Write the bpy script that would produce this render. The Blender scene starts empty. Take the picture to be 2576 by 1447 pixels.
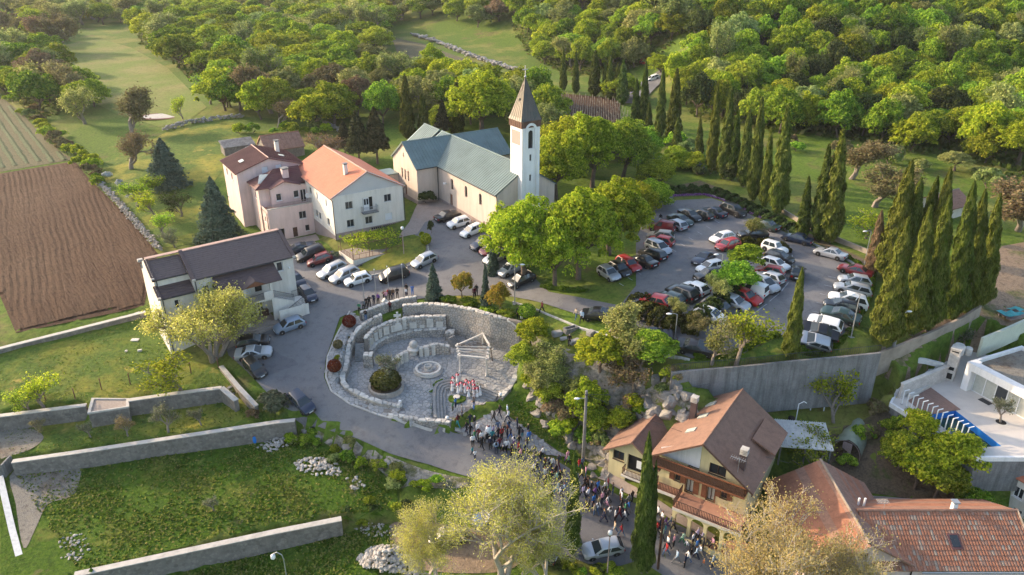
import bpy,bmesh,math,random
import numpy as np
from mathutils import Vector,Matrix
from mathutils.geometry import delaunay_2d_cdt
SC=bpy.context.scene
COL=SC.collection
# camera
CAM_H,PITCH,FPX,CX,CY=40.0,math.radians(25.0),1924.0,1288.0,723.5
cam=bpy.data.cameras.new('camera');camo=bpy.data.objects.new('camera',cam);COL.objects.link(camo)
cam.sensor_width=36.0;cam.lens=36.0*FPX/2576.0;cam.clip_start=0.5;cam.clip_end=4000
camo.location=(0,0,CAM_H);camo.rotation_euler=(math.radians(90)-PITCH,0,0)
SC.camera=camo
# sky, sun, exposure
SUN_DIR=Vector((-0.90*math.cos(math.radians(21)),0.436*math.cos(math.radians(21)),math.sin(math.radians(21)))).normalized()
W=bpy.data.worlds.new('World');SC.world=W;W.use_nodes=True
nt=W.node_tree;nt.nodes.clear()
sky=nt.nodes.new('ShaderNodeTexSky');sky.sky_type='NISHITA';sky.sun_disc=False
sky.sun_elevation=math.radians(21);sky.sun_rotation=math.atan2(SUN_DIR.x,SUN_DIR.y)
sky.air_density=1.0;sky.dust_density=2.5;sky.ozone_density=0.5
bg=nt.nodes.new('ShaderNodeBackground');bg.inputs[1].default_value=0.15
wo=nt.nodes.new('ShaderNodeOutputWorld');nt.links.new(sky.outputs[0],bg.inputs[0]);nt.links.new(bg.outputs[0],wo.inputs[0])
sl=bpy.data.lights.new('sun','SUN');sl.energy=2.35;sl.angle=math.radians(0.6);sl.color=(1.0,0.77,0.52)
so=bpy.data.objects.new('sun',sl);COL.objects.link(so);so.rotation_euler=(-SUN_DIR).to_track_quat('-Z','Y').to_euler()
so.location=(-200,100,150)
SC.view_settings.view_transform='Standard';SC.view_settings.look='None';SC.view_settings.gamma=1.0
SC.view_settings.use_curve_mapping=False;SC.view_settings.exposure=1.5
SC.render.engine='CYCLES'
cy=SC.cycles;cy.use_denoising=True;cy.max_bounces=5;cy.diffuse_bounces=3;cy.glossy_bounces=2
cy.transmission_bounces=3;cy.transparent_max_bounces=4;cy.caustics_reflective=False;cy.caustics_refractive=False
cy.use_adaptive_sampling=True;cy.adaptive_threshold=0.02;cy.sample_clamp_indirect=4.0
# geometry of the survey: picture row/column -> place on a level z
_c,_s=math.cos(PITCH),math.sin(PITCH)
def ray(px,py):
 u=(px-CX)/FPX;v=-(py-CY)/FPX
 return np.array([u,_c+v*_s,-_s+v*_c])
def at(px,py,z=0.0):
 d=ray(px,py);t=(z-CAM_H)/d[2]
 return np.array([d[0]*t,d[1]*t,z])
ZS=0.62891
def zm(ox,oy,s):
 return lambda x,y:((ox+x/s)*ZS,(oy+y/s)*ZS)
 # terrain
CP=[(1060,520,0),(1250,590,-.2),(1400,520,0),(1150,480,0),(1000,450,0),(900,420,-.3),(846,598,-1.2),(1010,556,-.5),(1040,590,-.9),(730,602,-3.4),(795,590,-3.4),(800,660,-3.5),(900,700,-3.3),(1000,690,-2.7),(1080,660,-2),(1160,590,-1),(1200,640,-1.3),(1100,740,-3.0),(950,745,-3.9),(1040,742,-3.3),(770,745,-3.9),(650,810,-4.5),(760,800,-4.3),(700,850,-4.9),(850,800,-4.3),(720,920,-6),(640,930,-6.1),(600,890,-5.6),(757,1018,-7.2),(840,930,-5.9),(830,1000,-7.0),(880,1060,-8),(1000,1100,-8.7),(1130,1095,-9.0),(1070,1090,-8.9),(1030,1082,-8.7),(1200,1130,-9.3),(1350,1180,-10.2),(1450,1240,-10.9),(1570,1235,-11),(1510,1375,-12),(1650,1330,-11.8),(1750,1400,-12.4),(1850,1447,-13),(1250,690,-1.8),(1400,745,-1.2),(1500,775,-.9),(1600,800,-.7),(1350,775,-1.5),(1640,840,-.7),(1700,640,0),(1780,500,.3),(1900,560,.2),(2050,620,0),(2180,700,0),(2100,840,-.3),(1900,850,-.5),(1750,880,-.7),(1650,560,.2),(1550,650,-.2),(1700,930,-1),(1850,908,-1),(2000,895,-.8),(2180,872,-.6),(2230,850,-.4),(1150,745,-2.6),(1280,772,-2.2),(1400,830,-2),(1450,850,-1.9),(1230,742,-2.4),(1560,880,-1.6),(1640,920,-1.6),(1330,1000,-7.7),(1300,1050,-8.6),(1400,1130,-10),(1480,1190,-10.7),(1340,900,-4.2),(1390,930,-4.2),(1460,960,-4.5),(1560,965,-4.2),(1650,970,-4.0),(1420,1040,-8.0),(1510,1040,-7),(1600,1010,-6),(1480,1110,-9.8),(1540,1110,-8.6),(1480,1160,-10.4),(1640,1000,-5.4),(2230,905,-3.2),(2330,885,-2.6),(2450,770,-.8),(2300,940,-4.2),(2400,850,-2),(2560,800,-1.5),(2100,1100,-9.2),(2200,1150,-9),(2300,1200,-10),(2290,1080,-7.2),(2360,1130,-8),(2150,1010,-6.8),(2050,1060,-8.2),(2230,1040,-6.6),(2010,1180,-10),(1960,1240,-11),(2300,1447,-13),(2576,1320,-12),(2000,1350,-12.5),(2450,1250,-11.5),(1500,1447,-13),(1200,1400,-12.6),(1250,1445,-12.9),(1000,1430,-13.3),(1150,1270,-11.6),(1060,1320,-12.2),(1200,1210,-10.2),(1380,1300,-11.6),(0,435,-2.5),(188,404,-2),(395,632,-3),(300,520,-2.6),(200,600,-3.3),(0,600,-3.5),(40,845,-4.9),(362,772,-4.5),(0,750,-4.6),(200,810,-4.8),(400,450,-1.5),(450,560,-2.5),(500,600,-3),(330,450,-1.8),(560,480,-2),(640,600,-3.2),(0,950,-6.3),(200,862,-5.7),(365,805,-5.3),(432,890,-6.3),(300,940,-6.5),(550,935,-6.6),(0,1045,-6.9),(590,968,-6.9),(200,1010,-6.9),(100,905,-6.0),(230,150,1),(300,230,.5),(400,290,0),(600,330,0),(700,260,1),(800,300,.5),(1000,100,3),(1300,160,2),(1500,190,2),(1640,200,2),(1750,130,3),(1780,330,1.2),(2000,400,1.5),(2200,400,2),(2400,500,1),(2500,640,.5),(2500,700,0),(2560,560,1),(0,20,3),(600,20,3),(0,240,-1),(100,300,-1.5),(2300,600,.3)]
def rbf(pts):
 P=np.array([at(*p)for p in pts]);d=np.linalg.norm(P[:,None,:2]-P[None,:,:2],axis=2)
 n=len(P);A=np.zeros((n+1,n+1));A[:n,:n]=-d+np.eye(n)*0.25;A[:n,n]=1;A[n,:n]=1
 w=np.linalg.solve(A,np.append(P[:,2],0))
 def f(x,y):
  x=np.atleast_1d(x).astype(float);y=np.atleast_1d(y).astype(float);o=np.zeros(x.shape)
  for i in range(n):
   o-=w[i]*np.hypot(x-P[i,0],y-P[i,1])
  return o+w[n]
 return f
def inpoly(x,y,poly):
 r=np.zeros(np.shape(x),bool);n=len(poly);j=n-1
 for i in range(n):
  xi,yi=poly[i][:2];xj,yj=poly[j][:2]
  cnd=((yi>y)!=(yj>y))&(x<(xj-xi)*(y-yi)/(yj-yi+1e-12)+xi)
  r^=cnd;j=i
 return r
ZONES=[('t2',[(-200,1090,-8.4),(0,1071,-8.4),(217,1038,-8.3),(221,1069,-8.4),(325,1052,-8.4),(327,1032,-8.2),(559,998,-8.1),(596,1014,-8.1),(660,1010,-8.0),(712,1050,-8.2),(744,1061,-8.2),(692,1066,-8.2),(31,1165,-8.9),(-200,1200,-8.9)],[(0,1130,-8.7),(100,1100,-8.5),(300,1062,-8.3),(600,1012,-8.0),(730,1058,-8.2),(30,1155,-8.8),(400,1090,-8.5),(-150,1150,-8.8),(650,1030,-8.1)]),('t3',[(-200,1215,-9.9),(28,1182,-9.9),(692,1100,-10),(760,1092,-10),(860,1130,-10.2),(960,1175,-10.6),(1010,1230,-11.2),(1010,1290,-11.9),(860,1310,-11.4),(692,1343,-11.4),(187,1450,-11.6),(-200,1530,-11.8)],[(60,1190,-10),(400,1150,-10),(700,1105,-10),(800,1130,-10.1),(600,1260,-10.9),(200,1420,-11.5),(850,1295,-11.2),(950,1180,-10.5),(1000,1250,-11.5),(100,1300,-11)]),('t4',[(-200,1600,-13),(187,1500,-13),(692,1366,-12.9),(862,1336,-12.8),(1000,1310,-12.4),(1050,1330,-12.4),(1040,1600,-14),(-200,1700,-14)],[(400,1450,-13.2),(800,1355,-12.9),(900,1335,-12.7),(700,1447,-13.4),(1000,1430,-13.3),(1020,1320,-12.4),(200,1600,-14)]),('yard',[(1694,985,-3.4),(1760,977,-3.4),(1960,950,-3.4),(2110,928,-3.2),(2190,908,-2.8),(2230,960,-5.8),(2240,1020,-7.6),(2100,1095,-8.9),(2000,1110,-9),(1900,1090,-8),(1800,1060,-6.8),(1712,1032,-6.0)],[(1700,990,-5.6),(1850,985,-5.8),(1960,965,-5.8),(2100,950,-5.6),(2180,935,-5),(2220,1000,-6.8),(2100,1060,-8),(1990,1050,-7.6),(1880,1005,-6.4),(1780,1040,-6.4),(1900,1080,-7.6)]),]
_zr=[]
def grow(poly,d):
 P=[np.array(p[:2],float)for p in poly];n=len(P);A=sum(P[i][0]*P[(i+1)%n][1]-P[(i+1)%n][0]*P[i][1]for i in range(n));sg=1 if A>0 else-1;o=[]
 for i in range(n):
  t=P[(i+1)%n]-P[i-1];t/=np.linalg.norm(t)+1e-9;o.append(P[i]+np.array([t[1],-t[0]])*d*sg)
 return o
for nm,outl,lv in ZONES:
 _zr.append((grow([at(*p)for p in outl],.3),rbf(lv)))
pz=zm(1300,1120,2.411)
PLAZA_LV=[(*pz(x,y),z)for x,y,z in((1010,1320,-8.0),(1020,1080,-7.45),(1150,945,-7.2),(1400,965,-7.2),(1680,1070,-7.35))]+[(1150,855,-6.3),(1000,880,-6.5),(920,905,-6.7),(1075,930,-6.8),(1240,900,-6.5),(900,975,-7.1),(1000,1040,-7.7),(1260,960,-7.3),(1280,870,-6.4),]
BACK_WALL=[at(*pz(x,y),z)for x,y,z in[(745,250,-3.0),(850,240,-2.9),(1000,232,-2.75),(1180,245,-2.45),(1400,280,-2.15),(1600,340,-2.0),(1760,385,-2.2),(1840,425,-2.5),(1890,490,-3.2),(1897,560,-4.1),(1888,640,-5.0),(1882,740,-5.7),(1865,830,-6.2),(1830,950,-6.7),(1760,1060,-7.1),(1690,1130,-7.3)]]
LEFT_WALL=[at(*pz(x,y),z)for x,y,z in[(545,335,-3.1),(470,368,-3.3),(400,410,-3.6),(330,462,-4.0),(280,520,-4.4),(245,590,-4.8),(225,680,-5.4),(215,760,-5.8),(200,850,-6.1),(168,930,-6.25),(185,1005,-6.4),(260,1062,-6.55),(380,1120,-6.75),(520,1175,-7.0),(640,1205,-7.25),(748,1218,-7.45)]]
FRONT_WALL=[at(*pz(x,y),z)for x,y,z in[(618,1290,-7.7),(700,1312,-7.7),(800,1330,-7.7),(950,1350,-7.72),(1100,1362,-7.75),(1215,1372,-7.75)]]
PLAZA_XY=[p[:2]for p in LEFT_WALL[::-1]]+[p[:2]for p in BACK_WALL]+[at(*pz(1660,1215),-8.4)[:2],at(*pz(1500,1250),-8.5)[:2],at(*pz(1340,1325),-8.6)[:2]]+[p[:2]for p in FRONT_WALL[::-1]]
_zr.append((grow(PLAZA_XY,.4),rbf(PLAZA_LV)))
STEP_LINE=[(1048,1335,-8.0),(1040,1200,-7.75),(1040,1080,-7.5),(1075,1000,-7.35),(1150,968,-7.28),(1240,962,-7.25),(1400,990,-7.3),(1550,1040,-7.35),(1690,1095,-7.4)]
_zr.append(([at(*pz(x,y),z)[:2]for x,y,z in STEP_LINE]+[p[:2]for p in BACK_WALL[-1:]]+[at(*pz(1660,1215),-8.4)[:2],at(*pz(1500,1250),-8.5)[:2],at(*pz(1340,1325),-8.6)[:2],at(*pz(1215,1372),-8.5)[:2]],rbf([(*pz(x,y),z)for x,y,z in((1090,1310,-8.45),(1090,1100,-7.95),(1200,1010,-7.75),(1400,1040,-7.75),(1600,1100,-7.8),(1400,1200,-8.2),(1250,1300,-8.45))])))
VILLA_XY=[at(*p)[:2]for p in[(2241,1014,-5.5),(2262,975,-5.5),(2385,905,-5.5),(2450,880,-5.5),(2700,950,-5.5),(2800,1150,-5.5),(2458,1150,-5.5)]]
_base=rbf(CP)
def hill(x,y):
 y0=np.interp(x,[-300,-120,-60,0,35,52,200,500],[420,400,345,275,222,172,166,120])
 d=np.clip(y-y0,0,150);return 0.27*d*d/(d+25.0)
def height(x,y):
 x=np.atleast_1d(np.asarray(x,float));y=np.atleast_1d(np.asarray(y,float))
 z=_base(np.clip(x,-140,160),np.clip(y,30,330))+hill(x,y)
 for poly,f in _zr:
  m=inpoly(x,y,poly)
  if m.any():z[m]=f(x[m],y[m])
 m=inpoly(x,y,VILLA_XY)
 if m.any():z[m]=-7.4
 return z
def _axis(lo,hi,st,far,g):
 a=list(np.arange(lo,hi+1e-6,st));d=st;v=hi
 while v<far[1]:d*=g;v+=d;a.append(v)
 d=st;v=lo
 while v>far[0]:d*=g;v-=d;a.insert(0,v)
 return np.array(a)
GX=_axis(-92,92,0.55,(-520,520),1.12);GY=_axis(40,150,0.55,(-40,640),1.10)
XX,YY=np.meshgrid(GX,GY)
ZZ=height(XX.ravel(),YY.ravel()).reshape(XX.shape)
_rs=np.random.RandomState(3)
def hz(x,y):
 i=min(max(int(np.searchsorted(GX,x))-1,0),len(GX)-2);j=min(max(int(np.searchsorted(GY,y))-1,0),len(GY)-2)
 fx=(x-GX[i])/(GX[i+1]-GX[i]);fy=(y-GY[j])/(GY[j+1]-GY[j])
 return float((ZZ[j,i]*(1-fx)+ZZ[j,i+1]*fx)*(1-fy)+(ZZ[j+1,i]*(1-fx)+ZZ[j+1,i+1]*fx)*fy)
def G(px,py):
 d=ray(px,py);t=45.0;prev=t;st=0.5
 while t<900:
  if CAM_H+d[2]*t<hz(d[0]*t,d[1]*t):
   lo,hi=prev,t
   for _ in range(12):
    m=(lo+hi)/2
    if CAM_H+d[2]*m<hz(d[0]*m,d[1]*m):hi=m
    else:lo=m
   t=hi;break
  prev=t;t+=st*(1 if t<180 else 3)
 x,y=d[0]*t,d[1]*t
 return Vector((x,y,hz(x,y)))
 # materials
def newmat(name):
 m=bpy.data.materials.new(name);m.use_nodes=True;m.node_tree.nodes.clear();return m,m.node_tree.nodes,m.node_tree.links
def ramp(n,l,fac,cols):
 r=n.new('ShaderNodeValToRGB');e=r.color_ramp.elements
 while len(e)<len(cols):e.new(0.5)
 for i,(p,c)in enumerate(cols):
  e[i].position=p;e[i].color=(*c,1)
 l.new(fac,r.inputs[0]);return r.outputs[0]
def noise(n,l,vec,scale,detail=4,rough=0.6):
 t=n.new('ShaderNodeTexNoise');t.inputs['Scale'].default_value=scale;t.inputs['Detail'].default_value=detail
 t.inputs['Roughness'].default_value=rough
 if vec is not None:l.new(vec,t.inputs['Vector'])
 return t.outputs[0]
def pos(n,obj=False):
 if obj:
  t=n.new('ShaderNodeTexCoord');return t.outputs['Object']
 g=n.new('ShaderNodeNewGeometry');return g.outputs['Position']
def mixc(n,l,fac,a,b,typ='MIX'):
 m=n.new('ShaderNodeMix');m.data_type='RGBA';m.blend_type=typ
 if isinstance(fac,(int,float)):m.inputs[0].default_value=fac
 else:l.new(fac,m.inputs[0])
 for i,v in((6,a),(7,b)):
  if isinstance(v,tuple):m.inputs[i].default_value=(*v,1)
  else:l.new(v,m.inputs[i])
 return m.outputs[2]
def M(name,col,rough=0.8,var=0.25,scale=1.5,col2=None,metal=0.0,bump=0.0,bscale=8.0,coat=0.0,spec=0.3,obj=False,detail_scale=None):
 m,n,l=newmat(name);p=n.new('ShaderNodeBsdfPrincipled');o=n.new('ShaderNodeOutputMaterial');l.new(p.outputs[0],o.inputs[0])
 p.inputs['Roughness'].default_value=rough;p.inputs['Metallic'].default_value=metal;p.inputs['Specular IOR Level'].default_value=spec
 if coat:p.inputs['Coat Weight'].default_value=coat;p.inputs['Coat Roughness'].default_value=0.06
 c2=col2 or tuple(x*(1-var)for x in col);c3=tuple(min(1,x*(1+var*0.5))for x in col)
 if var>0 or col2:
  v=pos(n,obj);f=noise(n,l,v,scale,5)
  cc=ramp(n,l,f,[(0.3,c2),(0.52,col),(0.75,c3)])
  if detail_scale:
   f2=noise(n,l,v,detail_scale,3);cc=mixc(n,l,0.35,cc,ramp(n,l,f2,[(0.3,tuple(x*.6 for x in col)),(0.7,tuple(min(1,x*1.3)for x in col))]))
  if 'plaster' in name or 'concrete' in name:
   mp=n.new('ShaderNodeMapping');mp.inputs['Scale'].default_value=(1.6,1.6,.16);l.new(v,mp.inputs[0]);k=.86 if 'plaster' in name else.6;cc=mixc(n,l,1.0,cc,ramp(n,l,noise(n,l,mp.outputs[0],1.0,6,.7),[(0.34,(k,k*.99,k*.97)),(0.56,(1,1,1))]),'MULTIPLY')
  l.new(cc,p.inputs['Base Color'])
 else:p.inputs['Base Color'].default_value=(*col,1)
 if bump:
  b=n.new('ShaderNodeBump');b.inputs['Strength'].default_value=bump;b.inputs['Distance'].default_value=0.05
  l.new(noise(n,l,pos(n,obj),bscale,4),b.inputs['Height']);l.new(b.outputs[0],p.inputs['Normal'])
 return m
def leafmat(name,cols,trans=0.35,hue=0.35):
 m,n,l=newmat(name);o=n.new('ShaderNodeOutputMaterial')
 g=n.new('ShaderNodeNewGeometry');oi=n.new('ShaderNodeObjectInfo')
 ca=ramp(n,l,g.outputs['Random Per Island'],[(i/(len(cols)-1),c)for i,c in enumerate(cols)])
 hs=n.new('ShaderNodeHueSaturation');l.new(ca,hs.inputs['Color'])
 mr=n.new('ShaderNodeMapRange');mr.inputs[3].default_value=0.5-0.03*hue/0.35;mr.inputs[4].default_value=0.5+0.035*hue/0.35
 l.new(oi.outputs['Random'],mr.inputs[0]);l.new(mr.outputs[0],hs.inputs['Hue'])
 mv=n.new('ShaderNodeMapRange');mv.inputs[3].default_value=1-hue;mv.inputs[4].default_value=1+hue*.7
 mul=n.new('ShaderNodeMath');mul.operation='MULTIPLY';mul.inputs[1].default_value=7.31;fr=n.new('ShaderNodeMath');fr.operation='FRACT'
 l.new(oi.outputs['Random'],mul.inputs[0]);l.new(mul.outputs[0],fr.inputs[0]);l.new(fr.outputs[0],mv.inputs[0]);l.new(mv.outputs[0],hs.inputs['Value'])
 d=n.new('ShaderNodeBsdfDiffuse');t=n.new('ShaderNodeBsdfTranslucent');mx=n.new('ShaderNodeMixShader');mx.inputs[0].default_value=min(.55,trans*1.35)
 l.new(hs.outputs[0],d.inputs[0]);l.new(hs.outputs[0],t.inputs[0]);l.new(d.outputs[0],mx.inputs[1]);l.new(t.outputs[0],mx.inputs[2]);l.new(mx.outputs[0],o.inputs[0])
 return m
def groundmat(name,layers,bump=0.4,bscale=3.0,rough=0.95):
 m,n,l=newmat(name);p=n.new('ShaderNodeBsdfPrincipled');o=n.new('ShaderNodeOutputMaterial');l.new(p.outputs[0],o.inputs[0])
 p.inputs['Roughness'].default_value=rough;p.inputs['Specular IOR Level'].default_value=0.15
 v=pos(n);cc=None
 for k,(sc,th,sf,a,b)in enumerate(layers):
  fine=noise(n,l,v,sc*9,5,0.7);col=ramp(n,l,fine,[(0.32,a),(0.68,b)])
  if cc is None:cc=col
  else:
   mp=n.new('ShaderNodeVectorMath');mp.operation='ADD';mp.inputs[1].default_value=(17.3*k,5.1*k,0);l.new(v,mp.inputs[0])
   f=ramp(n,l,noise(n,l,mp.outputs[0],sc,6,0.65),[(th-sf,(0,0,0)),(th+sf,(1,1,1))]);cc=mixc(n,l,f,cc,col)
 cc=mixc(n,l,1.0,cc,ramp(n,l,noise(n,l,v,1.7,6,0.75),[(0.36,(.62,.62,.62)),(0.5,(1,1,1)),(0.66,(1.0,1.0,.92))]),'MULTIPLY')
 l.new(cc,p.inputs['Base Color'])
 b=n.new('ShaderNodeBump');b.inputs['Strength'].default_value=bump;b.inputs['Distance'].default_value=0.25
 l.new(noise(n,l,v,bscale,6,0.7),b.inputs['Height']);l.new(b.outputs[0],p.inputs['Normal'])
 return m
GRASS_A,GRASS_B=(0.055,0.10,0.016),(0.13,0.185,0.032)
mt={}
mt['ground']=groundmat('wild_grass',[(0.25,.5,.1,(0.061,0.112,0.013),(0.127,0.186,0.025)),(0.06,.56,.08,(0.162,0.168,0.038),(0.233,0.224,0.058)),(0.12,.62,.05,(0.101,0.096,0.032),(0.172,0.157,0.054))])
mt['grass']=groundmat('mown_grass',[(0.3,.5,.1,GRASS_A,GRASS_B),(0.09,.57,.08,(0.228,0.227,0.032),(0.327,0.276,0.053)),(0.35,.66,.05,(0.274,0.220,0.053),(0.380,0.290,0.075))])
mt['lushgrass']=groundmat('lush_grass',[(0.4,.5,.1,(0.032,0.076,0.007),(0.092,0.156,0.013)),(0.16,.58,.06,(0.101,0.134,0.019),(0.184,0.179,0.038)),(0.3,.68,.04,(0.138,0.117,0.050),(0.202,0.170,0.076))],bump=0.8,bscale=2.2)
mt['meadow']=groundmat('dry_meadow',[(0.2,.5,.1,(0.119,0.171,0.030),(0.188,0.226,0.049)),(0.07,.52,.1,(0.188,0.187,0.056),(0.257,0.237,0.083))])
mt['soil']=groundmat('ploughed_soil',[(0.5,.5,.1,(0.062,0.033,0.021),(0.112,0.065,0.041)),(0.08,.55,.12,(0.077,0.046,0.029),(0.133,0.081,0.053))],bump=1.0,bscale=5)
mt['strip']=groundmat('seeded_field',[(0.5,.5,.1,(0.098,0.094,0.049),(0.165,0.143,0.084))],bump=0.5)
mt['crop']=groundmat('young_crop',[(0.6,.5,.1,(0.075,0.10,0.05),(0.14,0.155,0.085))],bump=0.8)
mt['gravel']=groundmat('gravel',[(1.5,.5,.1,(0.19,0.165,0.135),(0.36,0.33,0.28)),(0.2,.55,.06,(0.16,0.125,0.09),(0.26,0.2,0.15)),(0.5,.68,.03,(0.06,0.09,0.03),(0.12,0.15,0.05))],bump=0.7,bscale=9)
mt['dirt']=groundmat('bare_earth',[(0.8,.5,.1,(0.20,0.14,0.095),(0.33,0.245,0.17)),(0.25,.6,.05,(0.09,0.105,0.035),(0.15,0.15,0.06))],bump=0.6)
mt['rocky']=groundmat('rocky_slope',[(0.7,.5,.1,(0.09,0.10,0.045),(0.17,0.16,0.08)),(0.35,.48,.04,(0.22,0.20,0.17),(0.42,0.38,0.33)),(0.5,.62,.04,(0.05,0.085,0.02),(0.1,0.14,0.03))],bump=1.0,bscale=2.5)
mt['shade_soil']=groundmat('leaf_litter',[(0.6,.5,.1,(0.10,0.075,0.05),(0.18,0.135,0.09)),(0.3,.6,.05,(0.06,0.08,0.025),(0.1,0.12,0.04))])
def asphaltmat():
 m,n,l=newmat('worn_asphalt');p=n.new('ShaderNodeBsdfPrincipled');o=n.new('ShaderNodeOutputMaterial');l.new(p.outputs[0],o.inputs[0])
 v=pos(n);a=ramp(n,l,noise(n,l,v,0.12,6,0.65),[(0.32,(0.13,0.13,0.142)),(0.5,(0.165,0.162,0.168)),(0.7,(0.205,0.196,0.19))])
 b=ramp(n,l,noise(n,l,v,14,3),[(0.3,(0.10,0.10,0.105)),(0.7,(0.24,0.235,0.23))]);cc=mixc(n,l,0.35,a,b)
 vo=n.new('ShaderNodeTexVoronoi');vo.feature='DISTANCE_TO_EDGE';vo.inputs['Scale'].default_value=0.22
 wv=n.new('ShaderNodeVectorMath');wv.operation='ADD';nz=n.new('ShaderNodeTexNoise');nz.inputs['Scale'].default_value=0.9;nz.inputs['Detail'].default_value=4;l.new(v,nz.inputs['Vector'])
 l.new(v,wv.inputs[0]);l.new(nz.outputs[1],wv.inputs[1]);l.new(wv.outputs[0],vo.inputs['Vector'])
 pv=n.new('ShaderNodeTexVoronoi');pv.inputs['Scale'].default_value=0.13;l.new(wv.outputs[0],pv.inputs['Vector']);sp=n.new('ShaderNodeSeparateColor');l.new(pv.outputs['Color'],sp.inputs[0]);cc=mixc(n,l,1.0,cc,ramp(n,l,sp.outputs[0],[(0.15,(.8,.8,.82)),(0.5,(1,1,1)),(0.9,(1.0,.99,.96))]),'MULTIPLY');cc=mixc(n,l,1.0,cc,ramp(n,l,noise(n,l,v,0.9,6,.8),[(0.33,(.7,.7,.72)),(0.5,(1,1,1))]),'MULTIPLY')
 cr=ramp(n,l,vo.outputs['Distance'],[(0.0,(1,1,1)),(0.006,(0,0,0))]);cm=n.new('ShaderNodeMath');cm.operation='MULTIPLY'
 gate=ramp(n,l,noise(n,l,v,0.07,2),[(0.48,(0,0,0)),(0.56,(0.55,0.55,0.55))]);l.new(cr,cm.inputs[0]);l.new(gate,cm.inputs[1])
 cc=mixc(n,l,cm.outputs[0],cc,(0.05,0.05,0.052));l.new(cc,p.inputs['Base Color']);p.inputs['Roughness'].default_value=0.85
 bb=n.new('ShaderNodeBump');bb.inputs['Strength'].default_value=0.3;bb.inputs['Distance'].default_value=0.03;l.new(noise(n,l,v,20,3),bb.inputs['Height']);l.new(bb.outputs[0],p.inputs['Normal'])
 return m
mt['asphalt']=asphaltmat()
def wallstone(name,a,b,mortar,scale):
 m,n,l=newmat(name);p=n.new('ShaderNodeBsdfPrincipled');o=n.new('ShaderNodeOutputMaterial');l.new(p.outputs[0],o.inputs[0])
 v=pos(n);vo=n.new('ShaderNodeTexVoronoi');vo.inputs['Scale'].default_value=scale;l.new(v,vo.inputs['Vector'])
 ve=n.new('ShaderNodeTexVoronoi');ve.feature='DISTANCE_TO_EDGE';ve.inputs['Scale'].default_value=scale;l.new(v,ve.inputs['Vector'])
 sp=n.new('ShaderNodeSeparateColor');l.new(vo.outputs['Color'],sp.inputs[0]);col=ramp(n,l,sp.outputs[0],[(0,a),(1,b)])
 fac=ramp(n,l,ve.outputs['Distance'],[(0.03,(1,1,1)),(0.09,(0,0,0))]);cc=mixc(n,l,fac,col,mortar)
 cc=mixc(n,l,0.3,cc,ramp(n,l,noise(n,l,v,1.2,5),[(0.35,tuple(x*.6 for x in a)),(0.65,b)]))
 l.new(cc,p.inputs['Base Color']);p.inputs['Roughness'].default_value=0.9;p.inputs['Specular IOR Level'].default_value=0.15
 bb=n.new('ShaderNodeBump');bb.inputs['Strength'].default_value=0.6;bb.inputs['Distance'].default_value=0.05;l.new(ve.outputs['Distance'],bb.inputs['Height']);l.new(bb.outputs[0],p.inputs['Normal'])
 return m
mt['terrace_wall']=wallstone('terrace_masonry',(0.145,0.132,0.119),(0.281,0.255,0.225),(0.196,0.178,0.157),3.2)
mt['mortar']=M('mortar',(0.191,0.173,0.156),0.95,0.3,3)
mt['stone']=M('fieldstone',(0.42,0.375,0.325),0.85,0.35,1.1,bump=0.4,bscale=9)
mt['stone2']=M('fieldstone_grey',(0.36,0.34,0.315),0.85,0.35,1.3,bump=0.4,bscale=9)
mt['coping']=M('coping_stone',(0.47,0.44,0.40),0.85,0.25,1.5,bump=0.3)
mt['slab']=M('limestone_slab',(0.58,0.55,0.50),0.75,0.2,2.0,bump=0.15)
mt['concrete']=M('board_concrete',(0.233,0.230,0.227),0.9,0.35,0.6,bump=0.3,bscale=4,detail_scale=6)
mt['kerb']=M('kerb_concrete',(0.5,0.485,0.45),0.9,0.2,2)
mt['whitewash']=M('white_blockwork',(0.62,0.62,0.6),0.9,0.2,3)
mt['plaster_cream']=M('cream_plaster',(0.634,0.528,0.447),0.9,0.06,0.5,bump=0.08,bscale=14)
mt['plaster_white']=M('white_plaster',(0.80,0.79,0.78),0.85,0.05,0.5,bump=0.06,bscale=14)
mt['plaster_offwhite']=M('offwhite_plaster',(0.70,0.66,0.60),0.9,0.08,0.5,bump=0.08,bscale=14)
mt['plaster_house']=M('pale_cream_plaster',(0.72,0.68,0.62),0.9,0.06,0.5,bump=0.06,bscale=14)
mt['plaster_grey']=M('grey_gable_render',(0.52,0.51,0.50),0.9,0.06,0.5)
mt['plaster_pink']=M('pink_plaster',(0.68,0.53,0.50),0.9,0.06,0.5,bump=0.06,bscale=14)
mt['plaster_yellow']=M('yellow_plaster',(0.72,0.62,0.35),0.9,0.06,0.5,bump=0.06,bscale=14)
mt['plinth']=M('plinth_render',(0.34,0.27,0.25),0.9,0.15,1.2)
mt['copper']=M('patinated_sheet_roof',(0.183,0.241,0.231),0.45,0.2,0.4,metal=0.3,spec=0.5)
mt['coppersp']=M('spire_sheet_metal',(0.090,0.078,0.067),0.5,0.35,0.5,col2=(0.051,0.064,0.061),metal=0.3,spec=0.5)
mt['bronze']=M('brown_copper_band',(0.16,0.095,0.075),0.5,0.3,0.8,metal=0.4)
mt['roof_red']=M('red_roof_sheet',(0.46,0.155,0.085),0.65,0.14,0.6,bump=0.2,bscale=6)
mt['roof_maroon']=M('maroon_roof_sheet',(0.145,0.062,0.058),0.6,0.2,0.6)
mt['roof_dark']=M('dark_brown_tiles',(0.143,0.106,0.098),0.65,0.25,2.5,detail_scale=11)
mt['roof_choc']=M('chocolate_sheet_roof',(0.102,0.070,0.067),0.6,0.15,1)
mt['roof_brown']=M('brown_shingle',(0.240,0.138,0.098),0.75,0.3,1.6,detail_scale=9)
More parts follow.
